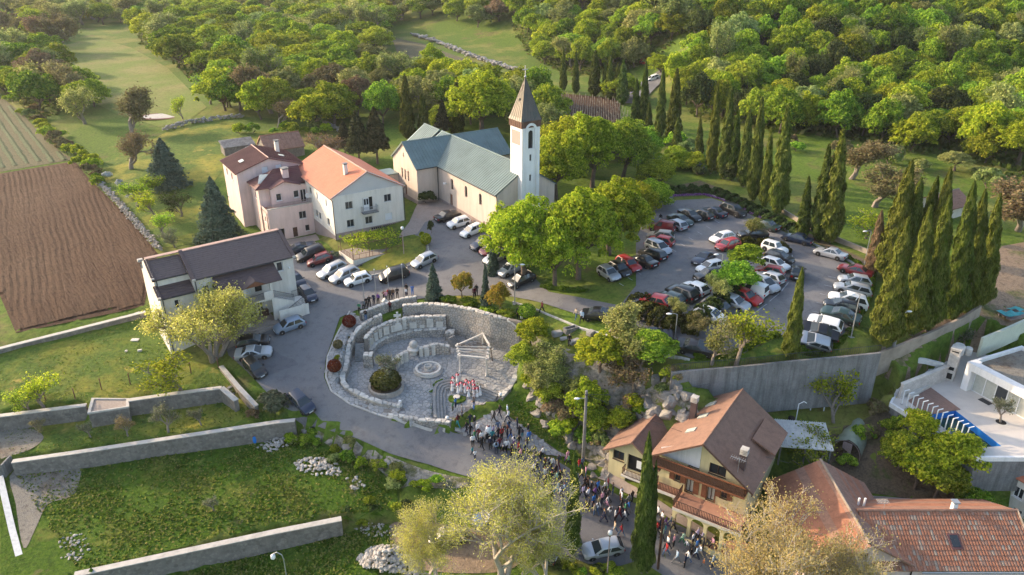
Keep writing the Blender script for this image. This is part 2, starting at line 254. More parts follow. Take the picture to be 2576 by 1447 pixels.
mt['tile_a']=M('terracotta_tile',(0.331,0.147,0.088),0.8,0.35,1.4,detail_scale=7)
mt['tile_b']=M('weathered_tile',(0.30,0.17,0.12),0.85,0.4,1.8,detail_scale=7)
mt['tile_c']=M('lichen_tile',(0.30,0.24,0.19),0.9,0.3,1.8,detail_scale=7)
mt['ridge']=M('ridge_flashing',(0.42,0.28,0.23),0.7,0.15,2)
mt['white_frame']=M('white_window_frame',(0.75,0.75,0.75),0.5,0)
mt['glass']=M('window_glass',(0.035,0.04,0.045),0.08,0,spec=0.6)
mt['curtain']=M('curtained_glass',(0.46,0.47,0.42),0.25,0.15,4,spec=0.6)
mt['shutter']=M('white_roller_shutter',(0.74,0.75,0.77),0.6,0.04,3)
mt['wood_dark']=M('dark_stained_wood',(0.085,0.045,0.032),0.6,0.3,6)
mt['wood_red']=M('reddish_wood',(0.21,0.085,0.045),0.6,0.25,6)
mt['wood_louvre']=M('louvre_wood',(0.347,0.264,0.238),0.7,0.25,8)
mt['metal_dark']=M('dark_painted_metal',(0.06,0.06,0.065),0.5,0.1,3,metal=0.4)
mt['metal_grey']=M('galvanised_steel',(0.42,0.43,0.44),0.45,0.1,3,metal=0.6)
mt['rust']=M('rusty_steel',(0.16,0.075,0.05),0.8,0.3,5)
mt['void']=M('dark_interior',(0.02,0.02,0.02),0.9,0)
mt['bark']=M('bark',(0.14,0.105,0.08),0.9,0.35,6,bump=0.5,bscale=14)
mt['bark_pale']=M('pale_bark',(0.42,0.37,0.30),0.9,0.3,5,bump=0.3,bscale=10)
mt['bark_grey']=M('grey_bark',(0.24,0.20,0.165),0.9,0.3,5,bump=0.3,bscale=10)
mt['white']=M('white_paint',(0.8,0.8,0.8),0.5,0)
mt['lamp_white']=M('milky_lamp_glass',(0.82,0.82,0.82),0.3,0)
mt['soilred']=M('red_brown_soil',(0.17,0.075,0.055),0.95,0.3,2)
mt['paving']=M('yard_paving',(0.33,0.27,0.23),0.9,0.2,1.0,detail_scale=5)
mt['terracotta_floor']=M('terracotta_floor',(0.42,0.22,0.15),0.8,0.15,2)
mt['rock']=M('limestone_rock',(0.31,0.28,0.245),0.9,0.55,0.8,bump=0.9,bscale=2.5,detail_scale=5)
mt['rubble']=M('rubble_stone',(0.40,0.36,0.31),0.9,0.35,2.5)
# mesh helpers
class MB:
 def __init__(s):s.v=[];s.f=[];s.m=[]
 def add(s,vs,fs,mi=0):
  o=len(s.v);s.v.extend([tuple(map(float,p))for p in vs]);s.f.extend([tuple(i+o for i in f)for f in fs]);s.m.extend([mi]*len(fs));return s
 def box(s,x0,y0,z0,x1,y1,z1,mi=0):
  return s.add([(x0,y0,z0),(x1,y0,z0),(x1,y1,z0),(x0,y1,z0),(x0,y0,z1),(x1,y0,z1),(x1,y1,z1),(x0,y1,z1)],[(0,3,2,1),(4,5,6,7),(0,1,5,4),(1,2,6,5),(2,3,7,6),(3,0,4,7)],mi)
 def prism(s,poly,z0,z1,mi=0):
  n=len(poly);a=0
  for i in range(n):a+=poly[i][0]*poly[(i+1)%n][1]-poly[(i+1)%n][0]*poly[i][1]
  if a<0:poly=poly[::-1]
  g=lambda z,p:z if isinstance(z,(int,float))else z(p)
  return s.add([(p[0],p[1],g(z0,p))for p in poly]+[(p[0],p[1],g(z1,p))for p in poly],[tuple(range(n))[::-1],tuple(range(n,2*n))]+[(i,(i+1)%n,n+(i+1)%n,n+i)for i in range(n)],mi)
 def hexa(s,p,mi=0):
  return s.add(p,[(0,3,2,1),(4,5,6,7),(0,1,5,4),(1,2,6,5),(2,3,7,6),(3,0,4,7)],mi)
 def slab(s,quad,th,mi=0):
  q=[Vector(p)for p in quad];nrm=(q[1]-q[0]).cross(q[-1]-q[0]).normalized()
  n=len(q);b=[p-nrm*th for p in q]
  return s.add(b+q,[tuple(range(n))[::-1],tuple(range(n,2*n))]+[(i,(i+1)%n,n+(i+1)%n,n+i)for i in range(n)],mi)
 def tube(s,path,radii,seg=6,mi=0,cap=True):
  path=[Vector(p)for p in path];n=len(path)
  if isinstance(radii,(int,float)):radii=[radii]*n
  o=len(s.v);up=None
  for i,p in enumerate(path):
   d=(path[min(i+1,n-1)]-path[max(i-1,0)])
   d=d.normalized()if d.length>1e-9 else Vector((0,0,1))
   if up is None:up=Vector((1,0,0))if abs(d.x)<0.8 else Vector((0,1,0))
   x=d.cross(up).normalized();y=x.cross(d).normalized();up=y
   for k in range(seg):
    a=2*math.pi*k/seg;q=p+(x*math.cos(a)+y*math.sin(a))*radii[i];s.v.append((q.x,q.y,q.z))
  for i in range(n-1):
   for k in range(seg):
    k2=(k+1)%seg;s.f.append((o+i*seg+k,o+i*seg+k2,o+(i+1)*seg+k2,o+(i+1)*seg+k));s.m.append(mi)
  if cap:
   s.f.append(tuple(o+k for k in range(seg))[::-1]);s.m.append(mi);s.f.append(tuple(o+(n-1)*seg+k for k in range(seg)));s.m.append(mi)
  return s
 def lathe(s,prof,c=(0,0,0),seg=16,mi=0):
  o=len(s.v);n=len(prof)
  for r,z in prof:
   for k in range(seg):
    a=2*math.pi*k/seg;s.v.append((c[0]+r*math.cos(a),c[1]+r*math.sin(a),c[2]+z))
  for i in range(n-1):
   for k in range(seg):
    k2=(k+1)%seg;s.f.append((o+i*seg+k,o+i*seg+k2,o+(i+1)*seg+k2,o+(i+1)*seg+k));s.m.append(mi)
  s.f.append(tuple(o+k for k in range(seg))[::-1]);s.m.append(mi);s.f.append(tuple(o+(n-1)*seg+k for k in range(seg)));s.m.append(mi)
  return s
 def ball(s,c,r,seg=12,rings=7,mi=0,sq=(1,1,1)):
  prof=[(max(1e-3,math.sin(math.pi*i/rings)),-math.cos(math.pi*i/rings))for i in range(rings+1)]
  o=len(s.v);s.lathe(prof,(0,0,0),seg,mi)
  for i in range(o,len(s.v)):
   v=s.v[i];s.v[i]=(c[0]+v[0]*r*sq[0],c[1]+v[1]*r*sq[1],c[2]+v[2]*r*sq[2])
  return s
 def mesh(s,name,mats=(),smooth=None):
  me=bpy.data.meshes.new(name);me.from_pydata(s.v,[],s.f)
  for m in mats:me.materials.append(mt[m]if isinstance(m,str)else m)
  if len(mats)>1:me.polygons.foreach_set('material_index',s.m)
  if smooth is not None:
   me.polygons.foreach_set('use_smooth',[True]*len(me.polygons));me.set_sharp_from_angle(angle=math.radians(smooth))
  me.update();return me
 def build(s,name,mats,parent=None,smooth=None,**kw):
  mats=mats if isinstance(mats,(list,tuple))else(mats,)
  return place(name,s.mesh(name,mats,smooth),parent,**kw)
def place(name,data,parent=None,loc=None,rz=None,scale=None,label=None,cat=None,group=None,kind=None):
 o=bpy.data.objects.new(name,data);COL.objects.link(o)
 if parent is not None:o.parent=parent
 if loc is not None:o.location=loc
 if rz is not None:o.rotation_euler=(0,0,rz)
 if scale is not None:o.scale=scale if isinstance(scale,(tuple,list))else(scale,)*3
 if label:o['label']=label
 if cat:o['category']=cat
 if group:o['group']=group
 if kind:o['kind']=kind
 return o
def thing(name,label,cat,loc=(0,0,0),rz=0,group=None):
 return place(name,None,None,loc,rz,None,label,cat,group)
def copy_tree(o,loc=None,rz=None,scale=None,label=None,parent=None,group=None):
 c=o.copy();COL.objects.link(c)
 if parent is not None:c.parent=parent
 if loc is not None:c.location=loc
 if rz is not None:c.rotation_euler=(c.rotation_euler[0],c.rotation_euler[1],rz)
 if scale is not None:c.scale=scale if isinstance(scale,(tuple,list))else(scale,)*3
 if label:c['label']=label
 if group:c['group']=group
 for ch in o.children:copy_tree(ch,parent=c)
 return c
def setmat(o,i,m):
 o.material_slots[i].link='OBJECT';o.material_slots[i].material=m
def cdt(outer,holes=(),inner=()):
 def ccw(q):return q if sum(q[i][0]*q[(i+1)%len(q)][1]-q[(i+1)%len(q)][0]*q[i][1]for i in range(len(q)))>0 else q[::-1]
 outer=ccw([tuple(p[:2])for p in outer]);holes=[ccw(list(h))for h in holes]
 vs=[Vector(p[:2])for p in outer];faces=[list(range(len(vs)))]
 for h in holes:
  faces.append(list(range(len(vs),len(vs)+len(h))));vs+=[Vector(p[:2])for p in h]
 vs+=[Vector(p[:2])for p in inner]
 r=delaunay_2d_cdt(vs,[],faces,1,1e-5)
 return r[0],[f for f,o in zip(r[2],r[5])if 0 in o and len(o)==1]if holes else r[2]
def resample(poly,st,closed=True):
 out=[];n=len(poly)
 for i in range(n if closed else n-1):
  a=np.array(poly[i][:2],float);b=np.array(poly[(i+1)%n][:2],float);k=max(1,int(np.linalg.norm(b-a)/st))
  for j in range(k):out.append(tuple(a+(b-a)*j/k))
 if not closed:out.append(tuple(poly[-1][:2]))
 return out
def smooth_line(pts,n=6,closed=False):
 P=[np.array(p,float)for p in pts];out=[];m=len(P)
 for i in range(m if closed else m-1):
  if closed:a,b,c,d=P[(i-1)%m],P[i],P[(i+1)%m],P[(i+2)%m]
  else:a,b,c,d=P[max(i-1,0)],P[i],P[i+1],P[min(i+2,m-1)]
  for k in range(n):
   t=k/n;out.append(0.5*((2*b)+(c-a)*t+(2*a-5*b+4*c-d)*t*t+(3*b-a-3*c+d)*t**3))
 if not closed:out.append(P[-1])
 return out
def gpoly(pts):
 return[tuple(G(*p)[:2])for p in pts]
def drape(name,poly,mat,off=0.04,st=1.0,label=None,cat=None,kind='structure',smooth=0,zf=None):
 if smooth:poly=[tuple(p[:2])for p in smooth_line(poly,smooth,True)]
 pl=resample(poly,st);a=np.array(pl);x0,y0=a.min(0);x1,y1=a.max(0)
 gx,gy=np.meshgrid(np.arange(x0+st/2,x1,st),np.arange(y0+st/2,y1,st));gx=gx.ravel();gy=gy.ravel()
 m=inpoly(gx,gy,pl);vs,fs=cdt(pl,(),list(zip(gx[m],gy[m])))
 f=zf or hz
 me=bpy.data.meshes.new(name);me.from_pydata([(v.x,v.y,f(v.x,v.y)+off)for v in vs],[],[tuple(q)for q in fs]);me.materials.append(mt[mat]if isinstance(mat,str)else mat)
 me.polygons.foreach_set('use_smooth',[True]*len(me.polygons))
 return place(name,me,None,label=label,cat=cat,kind=kind)
def strip_wall(name,line,w,zb,zt,mat,parent=None,st=0.8,cap=None,capw=0.08,caph=0.1,closed=False,**kw):
 L=line if st is None else resample(line,st,closed);n=len(L);mb=MB();cp=MB()
 P=[Vector((p[0],p[1],0))for p in L];off=[]
 for i in range(n):
  if closed:d=P[(i+1)%n]-P[i-1]
  else:d=P[min(i+1,n-1)]-P[max(i-1,0)]
  d.normalize();off.append(Vector((-d.y,d.x,0)))
 for i in range(n if closed else n-1):
  j=(i+1)%n;q=[]
  for hw,lo,hi,tgt in((w/2,zb,zt,mb),(w/2+capw,zt,lambda x,y,s:zt(x,y,s)+caph,cp)):
   if tgt is cp and not cap:continue
   ring=[P[i]+off[i]*-hw,P[j]+off[j]*-hw,P[j]+off[j]*hw,P[i]+off[i]*hw];sg=[i/(n-1),j/(n-1),j/(n-1),i/(n-1)]
   bt=[(p.x,p.y,lo(p.x,p.y,s))for p,s in zip(ring,sg)];tp=[(p.x,p.y,hi(p.x,p.y,s))for p,s in zip(ring,sg)]
   fs=[(4,5,6,7),(0,1,5,4),(2,3,7,6)]
   if tgt is cp:fs.append((0,3,2,1))
   if not closed and i==0:fs.append((3,0,4,7))
   if not closed and j==n-1:fs.append((1,2,6,5))
   tgt.add(bt+tp,fs)
 if parent is None and cap:
  root=thing(name,kw.get('label'),kw.get('cat'),(0,0,0));mb.build('masonry',mat,root);cp.build('coping',cap,root);return root
 o=mb.build(name,mat,parent,**kw)
 if cap:cp.build('coping',cap,o)
 return o
def stone_cells(w,h,cell,rng,aspect=1.0):
 nx,ny=max(1,int(w/cell/aspect)),max(1,int(h/cell));dx,dy=w/nx,h/ny;pts={}
 for i in range(-1,nx+1):
  for j in range(-1,ny+1):
   pts[i,j]=((i+.5+rng.uniform(-.36,.36)+(.5 if j%2 else 0)*.6)*dx,(j+.5+rng.uniform(-.36,.36))*dy)
 out=[]
 for i in range(nx):
  for j in range(ny):
   c=pts[i,j];poly=[(0,0),(w,0),(w,h),(0,h)]
   for a in range(-2,3):
    for b in range(-2,3):
     q=pts.get((i+a,j+b))
     if q is None or(a==0 and b==0):continue
     mx,my=(c[0]+q[0])/2,(c[1]+q[1])/2;nx_,ny_=q[0]-c[0],q[1]-c[1];res=[]
     for k in range(len(poly)):
      p,r=poly[k],poly[(k+1)%len(poly)];dp=(p[0]-mx)*nx_+(p[1]-my)*ny_;dr=(r[0]-mx)*nx_+(r[1]-my)*ny_
      if dp<=0:res.append(p)
      if(dp<0)!=(dr<0):t=dp/(dp-dr);res.append((p[0]+(r[0]-p[0])*t,p[1]+(r[1]-p[1])*t))
     poly=res
     if len(poly)<3:break
    if len(poly)<3:break
   if len(poly)>=3:out.append(poly)
 return out
def stones(name,parent,cells,mapf,gap=0.025,depth=0.04,mats=('stone','stone2'),rng=None,single=150,keep=None):
 rest=MB();k=0
 for poly in cells:
  cx=sum(p[0]for p in poly)/len(poly);cyy=sum(p[1]for p in poly)/len(poly)
  if keep and not keep(cx,cyy):continue
  sz=max(max(abs(p[0]-cx),abs(p[1]-cyy))for p in poly)
  if sz<gap*2:continue
  sh=max(0.5,1-gap/sz);d=depth*rng.uniform(.6,1.3);n=len(poly)
  a=[mapf(cx+(p[0]-cx)*sh,cyy+(p[1]-cyy)*sh,-0.02)for p in poly];b=[mapf(cx+(p[0]-cx)*sh*.86,cyy+(p[1]-cyy)*sh*.86,d)for p in poly]
  tgt=MB()if k<single else rest
  tgt.add(a+b,[tuple(range(n,2*n))]+[(i,(i+1)%n,n+(i+1)%n,n+i)for i in range(n)],0 if k<single else(0 if rng.random()<.6 else 1))
  if k<single:tgt.build(name,mats[0]if rng.random()<.6 else mats[1],parent)
  k+=1
 if rest.f:
  o=rest.build(name+'s',mats,parent);o['kind']='stuff'
  # the ground sheet
def ground():
 jit=_rs.normal(0,0.03,ZZ.shape);far=(YY>150)|(np.abs(XX)>90);jit[far]=0
 z=ZZ+jit-0.02;h,w=z.shape
 for poly,f in _zr[:4]:pass
 co=np.stack([XX.ravel(),YY.ravel(),z.ravel()],1)
 i=np.arange(h*w).reshape(h,w);q=np.stack([i[:-1,:-1].ravel(),i[:-1,1:].ravel(),i[1:,1:].ravel(),i[1:,:-1].ravel()],1)
 me=bpy.data.meshes.new('ground');me.vertices.add(len(co));me.vertices.foreach_set('co',co.ravel());me.loops.add(q.size);me.loops.foreach_set('vertex_index',q.ravel())
 me.polygons.add(len(q));me.polygons.foreach_set('loop_start',np.arange(0,q.size,4));me.polygons.foreach_set('use_smooth',[True]*len(q));me.update(calc_edges=True)
 me.materials.append(mt['ground']);place('ground',me,None,kind='structure')
ground()
RNG=random.Random(11)
drape('ploughed_field_base',gpoly([(-150,470),(0,437),(188,406),(228,455),(300,525),(345,574),(398,640),(380,700),(362,770),(40,838),(0,745),(-150,700)]),'soil',.03,3)
def furrows():
 a=G(188,408);b=G(360,765);c=G(42,838);d=G(-150,560);n=0
 poly=gpoly([(-130,468),(0,439),(186,408),(226,456),(298,526),(343,575),(393,640),(372,700),(358,766),(44,834),(4,745),(-130,690)])
 f0,f1=G(60,440),G(110,810);dv=(f1-f0).xy.normalized();pv=Vector((-dv.y,dv.x));P=np.array(poly);u=P@np.array(dv);v=P@np.array(pv)
 us=np.arange(u.min(),u.max(),0.9);vs=np.arange(v.min(),v.max(),0.21);U,V=np.meshgrid(us,vs);X=U*dv.x+V*pv.x;Y=U*dv.y+V*pv.y
 rs=np.random.RandomState(5);V2=V+0.12*np.sin(U*.21+V*.05)
 prof=(0.028+.018*np.sin(U*.13+V*.3))*np.sin(V2*2*math.pi/0.85+.6*np.sin(U*.5))+0.03*np.sin(V2*2*math.pi/3.4+1)+rs.normal(0,.022,V.shape)
 zz=height(X.ravel(),Y.ravel()).reshape(X.shape)+0.14+prof
 h,w=X.shape;m=inpoly(X,Y,poly);idx=np.arange(h*w).reshape(h,w);ok=m[:-1,:-1]&m[1:,:-1]&m[:-1,1:]&m[1:,1:]
 q=np.stack([idx[:-1,:-1][ok],idx[:-1,1:][ok],idx[1:,1:][ok],idx[1:,:-1][ok]],1);us_=np.unique(q);mp=-np.ones(h*w,int);mp[us_]=np.arange(len(us_))
 co=np.stack([X.ravel(),Y.ravel(),zz.ravel()],1)[us_]
 me=bpy.data.meshes.new('ploughed_field');me.from_pydata(co.tolist(),[],mp[q].tolist());me.materials.append(mt['soil'])
 place('ploughed_field',me,None,kind='structure')
furrows()
drape('seeded_field',gpoly([(-150,150),(0,242),(60,290),(100,336),(150,380),(186,402),(0,433),(-150,462)]),'strip',.05,4)
def crop_rows():
 poly=gpoly([(-150,160),(0,248),(60,298),(100,343),(150,384),(176,402),(0,430),(-150,456)]);f0,f1=G(20,270),G(120,400);dv=(f1-f0).xy.normalized();pv=Vector((-dv.y,dv.x));P=np.array(poly)
 v=P@np.array(pv);u=P@np.array(dv);root=place('crop_rows',None,None,kind='structure');n=0
 for k in np.arange(v.min(),v.max(),2.1):
  mb=MB();us=np.arange(u.min(),u.max(),2.5)
  for i in range(len(us)-1):
   a=(dv*us[i]+pv*k);b=(dv*us[i+1]+pv*k)
   if not inpoly(np.array([a.x,b.x]),np.array([a.y,b.y]),poly).all():continue
   w1,w2=RNG.uniform(.35,.7),RNG.uniform(.35,.7)
   za,zb=hz(a.x,a.y),hz(b.x,b.y);mb.add([(a.x-pv.x*w1,a.y-pv.y*w1,za+.06),(b.x-pv.x*w1,b.y-pv.y*w1,zb+.06),(b.x,b.y,zb+.22),(a.x,a.y,za+.22),(b.x+pv.x*w2,b.y+pv.y*w2,zb+.06),(a.x+pv.x*w2,a.y+pv.y*w2,za+.06)],[(0,1,2,3),(3,2,4,5)])
  if mb.f:mb.build('crop_row','crop',root)
crop_rows()
drape('lawn',gpoly([(-150,940),(0,900),(60,885),(370,800),(400,850),(430,890),(470,905),(550,925),(598,975),(560,982),(325,1008),(215,1028),(0,1058),(-150,1075)]),'grass',.03,2)
drape('garden_lawn',gpoly([(240,420),(330,380),(480,300),(560,290),(700,300),(760,360),(700,400),(600,400),(560,430),(520,480),(520,600),(450,620),(400,625),(350,570),(300,505)]),'grass',.03,2.5)
drape('meadow',gpoly([(150,115),(250,98),(330,120),(420,170),(480,230),(520,270),(480,300),(400,320),(300,290),(240,260),(190,200)]),'meadow',.05,6)
drape('terrace_lawn',gpoly([(0,1078),(215,1045),(222,1074),(325,1058),(330,1040),(555,1002),(650,1015),(735,1058),(690,1062),(35,1160),(0,1165)]),'grass',.03,1.5)
drape('rough_terrace',gpoly([(30,1190),(690,1108),(780,1110),(860,1140),(950,1185),(1000,1240),(1000,1285),(850,1302),(690,1336),(190,1444),(0,1490),(0,1200)]),'lushgrass',.03,1.2)
drape('gravel_patch',gpoly([(35,1185),(190,1166),(200,1210),(180,1250),(120,1270),(90,1330),(60,1380),(40,1270)]),'gravel',.06,1.2,smooth=4)
drape('stony_patch',gpoly([(0,1085),(70,1078),(110,1100),(80,1130),(20,1150),(0,1150)]),'gravel',.06,1.2,smooth=4)
drape('lower_terrace',gpoly([(200,1500),(690,1372),(860,1342),(980,1318),(1030,1340),(1000,1400),(950,1447),(800,1500)]),'lushgrass',.03,1.2)
drape('stony_yard',gpoly([(980,1322),(1040,1310),(1120,1320),(1200,1330),(1300,1350),(1320,1400),(1260,1440),(1100,1440),(1000,1410)]),'dirt',.05,1.2,smooth=3)
drape('plaza_garden',gpoly([(1080,752),(1150,742),(1250,748),(1330,775),(1450,825),(1520,860),(1500,900),(1430,890),(1380,850),(1320,838),(1270,800),(1200,782),(1120,770)]),'grass',.05,1)
drape('car_park_lawn',gpoly([(1730,905),(1850,902),(1945,855),(1990,845),(2010,885),(2075,890),(2150,830),(2190,740),(2195,690),(2240,700),(2230,840),(2200,868),(2000,893),(1850,908),(1700,925)]),'grass',.03,1)
drape('slope_lawn',gpoly([(1300,985),(1320,990),(1350,1020),(1380,1070),(1430,1120),(1500,1180),(1530,1215),(1480,1195),(1420,1165),(1350,1125),(1290,1075),(1262,1040)]),'lushgrass',.04,.8)
drape('rocky_bank',gpoly([(1310,870),(1380,870),(1500,900),(1640,925),(1685,960),(1690,1000),(1750,1010),(1720,1030),(1640,1020),(1560,1060),(1530,1180),(1490,1170),(1430,1110),(1380,1060),(1350,1010),(1320,950)]),'rocky',.04,.8)
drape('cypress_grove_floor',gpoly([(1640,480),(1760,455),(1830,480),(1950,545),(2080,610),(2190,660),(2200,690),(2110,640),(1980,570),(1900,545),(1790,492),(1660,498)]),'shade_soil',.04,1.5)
drape('bare_plot',gpoly([(2215,880),(2290,850),(2400,790),(2480,740),(2570,760),(2576,830),(2480,850),(2400,885),(2290,950),(2262,975),(2225,950)]),'dirt',.04,1)
drape('plot',gpoly([(2460,700),(2520,620),(2576,610),(2650,650),(2650,780),(2576,790),(2500,740)]),'dirt',.05,2)
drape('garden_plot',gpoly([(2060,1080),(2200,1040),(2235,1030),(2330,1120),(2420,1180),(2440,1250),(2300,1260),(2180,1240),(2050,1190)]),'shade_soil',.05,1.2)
drape('roadside_verge',gpoly([(760,1066),(800,1085),(880,1112),(960,1148),(1060,1180),(1180,1205),(1190,1225),(1100,1230),(1010,1230),(950,1180),(860,1135),(770,1095)]),'rocky',.06,.8)
drape('street_pavement',gpoly([(1502,1205),(1530,1215),(1600,1255),(1690,1310),(1790,1365),(1800,1350),(1700,1290),(1640,1250),(1560,1205),(1530,1190)]),'paving',.12,.8)
drape('vineyard',gpoly([(1270,245),(1300,225),(1560,250),(1560,330),(1470,345),(1380,310),(1300,285)]),'soil',.08,5)
drape('far_field',gpoly([(985,95),(1060,110),(1200,160),(1260,185),(1200,195),(1100,170),(1000,135)]),'strip',.1,8)
drape('far_plot',gpoly([(480,0),(640,0),(660,20),(560,30),(500,22)]),'soil',.1,12)
ROAD=[(560,850),(640,830),(700,800),(745,740),(735,680),(735,632),(790,612),(850,640),(1000,625),(1040,600),(1060,560),(1150,545),(1250,590),(1290,640),(1380,735),(1560,770),(1600,720),(1600,600),(1640,520),(1700,505),(1790,500),(1850,520),(1920,560),(2050,622),(2160,680),(2190,720),(2180,780),(2155,820),(2080,880),(2010,880),(1985,840),(1940,852),(1850,900),(1740,902),(1640,862),(1500,806),(1400,775),(1330,755),(1250,740),(1180,745),(1060,752),(960,770),(900,780),(855,800),(838,850),(820,900),(815,950),(830,985),(880,1020),(950,1048),(1050,1075),(1140,1090),(1182,1098),(1250,1130),(1310,1140),(1400,1160),(1500,1215),(1580,1260),(1680,1310),(1780,1360),(1850,1400),(1900,1440),(1850,1490),(1700,1470),(1610,1410),(1560,1425),(1480,1420),(1430,1400),(1320,1390),(1260,1300),(1240,1230),(1200,1205),(1080,1170),(980,1142),(900,1105),(830,1085),(740,1055),(690,1010),(650,965),(610,925),(575,895)]
drape('road',gpoly(ROAD),'asphalt',.07,1.2)
drape('far_road',[tuple(p)for p in(lambda c,w:[q for q in[(x-w,y)for x,y in c]+[(x+w,y)for x,y in c[::-1]]])([tuple(G(*p)[:2])for p in[(1580,262),(1620,222),(1650,195),(1690,160),(1720,135),(1745,118),(1765,100)]],3.2)],'asphalt',.25,3)
# building kit
def arch_poly(u0,z0,w,h,n=8):
 r=w/2;c=z0+h-r
 return[(u0,z0),(u0+w,z0)]+[(u0+r+r*math.cos(math.pi*i/n),c+r*math.sin(math.pi*i/n))for i in range(n+1)]
def wall(parent,mat,p0,p1,outline,openings=(),depth=0.22,name='wall'):
 p0=Vector(p0);p1=Vector(p1);d=(p1-p0).normalized();nrm=Vector((d.y,-d.x))
 def T(u,z,e=0.0):return(p0.x+d.x*u+nrm.x*e,p0.y+d.y*u+nrm.y*e,z)
 mb=MB();holes=[]
 for o in openings:
  holes.append(arch_poly(o['u'],o['z'],o['w'],o['h'])if o.get('arch')else[(o['u'],o['z']),(o['u']+o['w'],o['z']),(o['u']+o['w'],o['z']+o['h']),(o['u'],o['z']+o['h'])])
 if holes:vs,fs=cdt(outline,holes);mb.add([T(v.x,v.y)for v in vs],[tuple(f)for f in fs])
 else:mb.add([T(*p)for p in outline],[tuple(range(len(outline)))])
 for h in holes:
  n=len(h);mb.add([T(*p)for p in h]+[T(p[0],p[1],-depth)for p in h],[(i,n+i,n+(i+1)%n,(i+1)%n)for i in range(n)])
 w=mb.build(name,mat,parent)
 for o,h in zip(openings,holes):filling(parent,o,h,T,depth)
 return w
def filling(parent,o,h,T,depth):
 k=o.get('k','win2');u,z,w,hh=o['u'],o['z'],o['w'],o['h'];e=-depth*.75
 def bar(mb,a,b,c,d2,e0,e1):mb.hexa([T(a,c,e0),T(b,c,e0),T(b,c,e1),T(a,c,e1),T(a,d2,e0),T(b,d2,e0),T(b,d2,e1),T(a,d2,e1)])
 if k in('win2','win1','win3','dark'):
  fm=o.get('frame','white_frame');t=0.07;mb=MB()
  if o.get('arch'):
   n=len(h);cx,cz=u+w/2,z+hh/2;inn=[(cx+(p[0]-cx)*.84,cz+(p[1]-cz)*.93)for p in h]
   for i in range(n):
    j=(i+1)%n;mb.add([T(*h[i],e),T(*h[j],e),T(*inn[j],e),T(*inn[i],e)],[(0,1,2,3)])
  else:
   bar(mb,u,u+t,z,z+hh,e-.04,e+.03);bar(mb,u+w-t,u+w,z,z+hh,e-.04,e+.03)
   bar(mb,u+t,u+w-t,z,z+t,e-.04,e+.03);bar(mb,u+t,u+w-t,z+hh-t,z+hh,e-.04,e+.03)
   for q in range(1,{'win2':2,'win3':3}.get(k,1)):
    m=u+w*q/{'win2':2,'win3':3}[k];bar(mb,m-t/2,m+t/2,z+t,z+hh-t,e-.035,e+.035)
  f=mb.build('window',fm,parent)
  MB().add([T(p[0],p[1],e-.015)for p in h],[tuple(range(len(h)))]).build('pane',o.get('glass','glass'),f)
  if o.get('sill',True)and not o.get('arch'):
   sb=MB();bar(sb,u-.06,u+w+.06,z-.06,z+.01,-.03,.07);sb.build('sill',o.get('sillm','plaster_white'),f)
  if o.get('surround'):
   s2=MB();q=.1
   bar(s2,u-q,u,z-q,z+hh+q,0.003,.04);bar(s2,u+w,u+w+q,z-q,z+hh+q,.003,.04);bar(s2,u,u+w,z+hh,z+hh+q,.003,.04);s2.build('surround',o['surround'],f)
 elif k=='shutter':
  mb=MB();n=8
  for i in range(n):bar(mb,u,u+w,z+hh*i/n+.01,z+hh*(i+1)/n,e-.03,e+.02)
  mb.build('window_shutter','shutter',parent)
 elif k=='door':
  mb=MB();bar(mb,u,u+w,z,z+hh,e-.05,e);f=mb.build('door',o.get('m','wood_dark'),parent)
  m2=MB();bar(m2,u+w*.12,u+w*.42,z+hh*.5,z+hh*.92,e,e+.02);bar(m2,u+w*.58,u+w*.88,z+hh*.5,z+hh*.92,e,e+.02);m2.build('door_panel',o.get('pm',o.get('m','wood_dark')),f)
  m3=MB();bar(m3,u+w*.84,u+w*.9,z+hh*.42,z+hh*.47,e+.002,e+.06);m3.build('handle','metal_grey',f)
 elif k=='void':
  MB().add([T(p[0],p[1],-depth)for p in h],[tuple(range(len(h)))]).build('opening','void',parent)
def rect(w,z0,z1):return[(0,z0),(w,z0),(w,z1),(0,z1)]
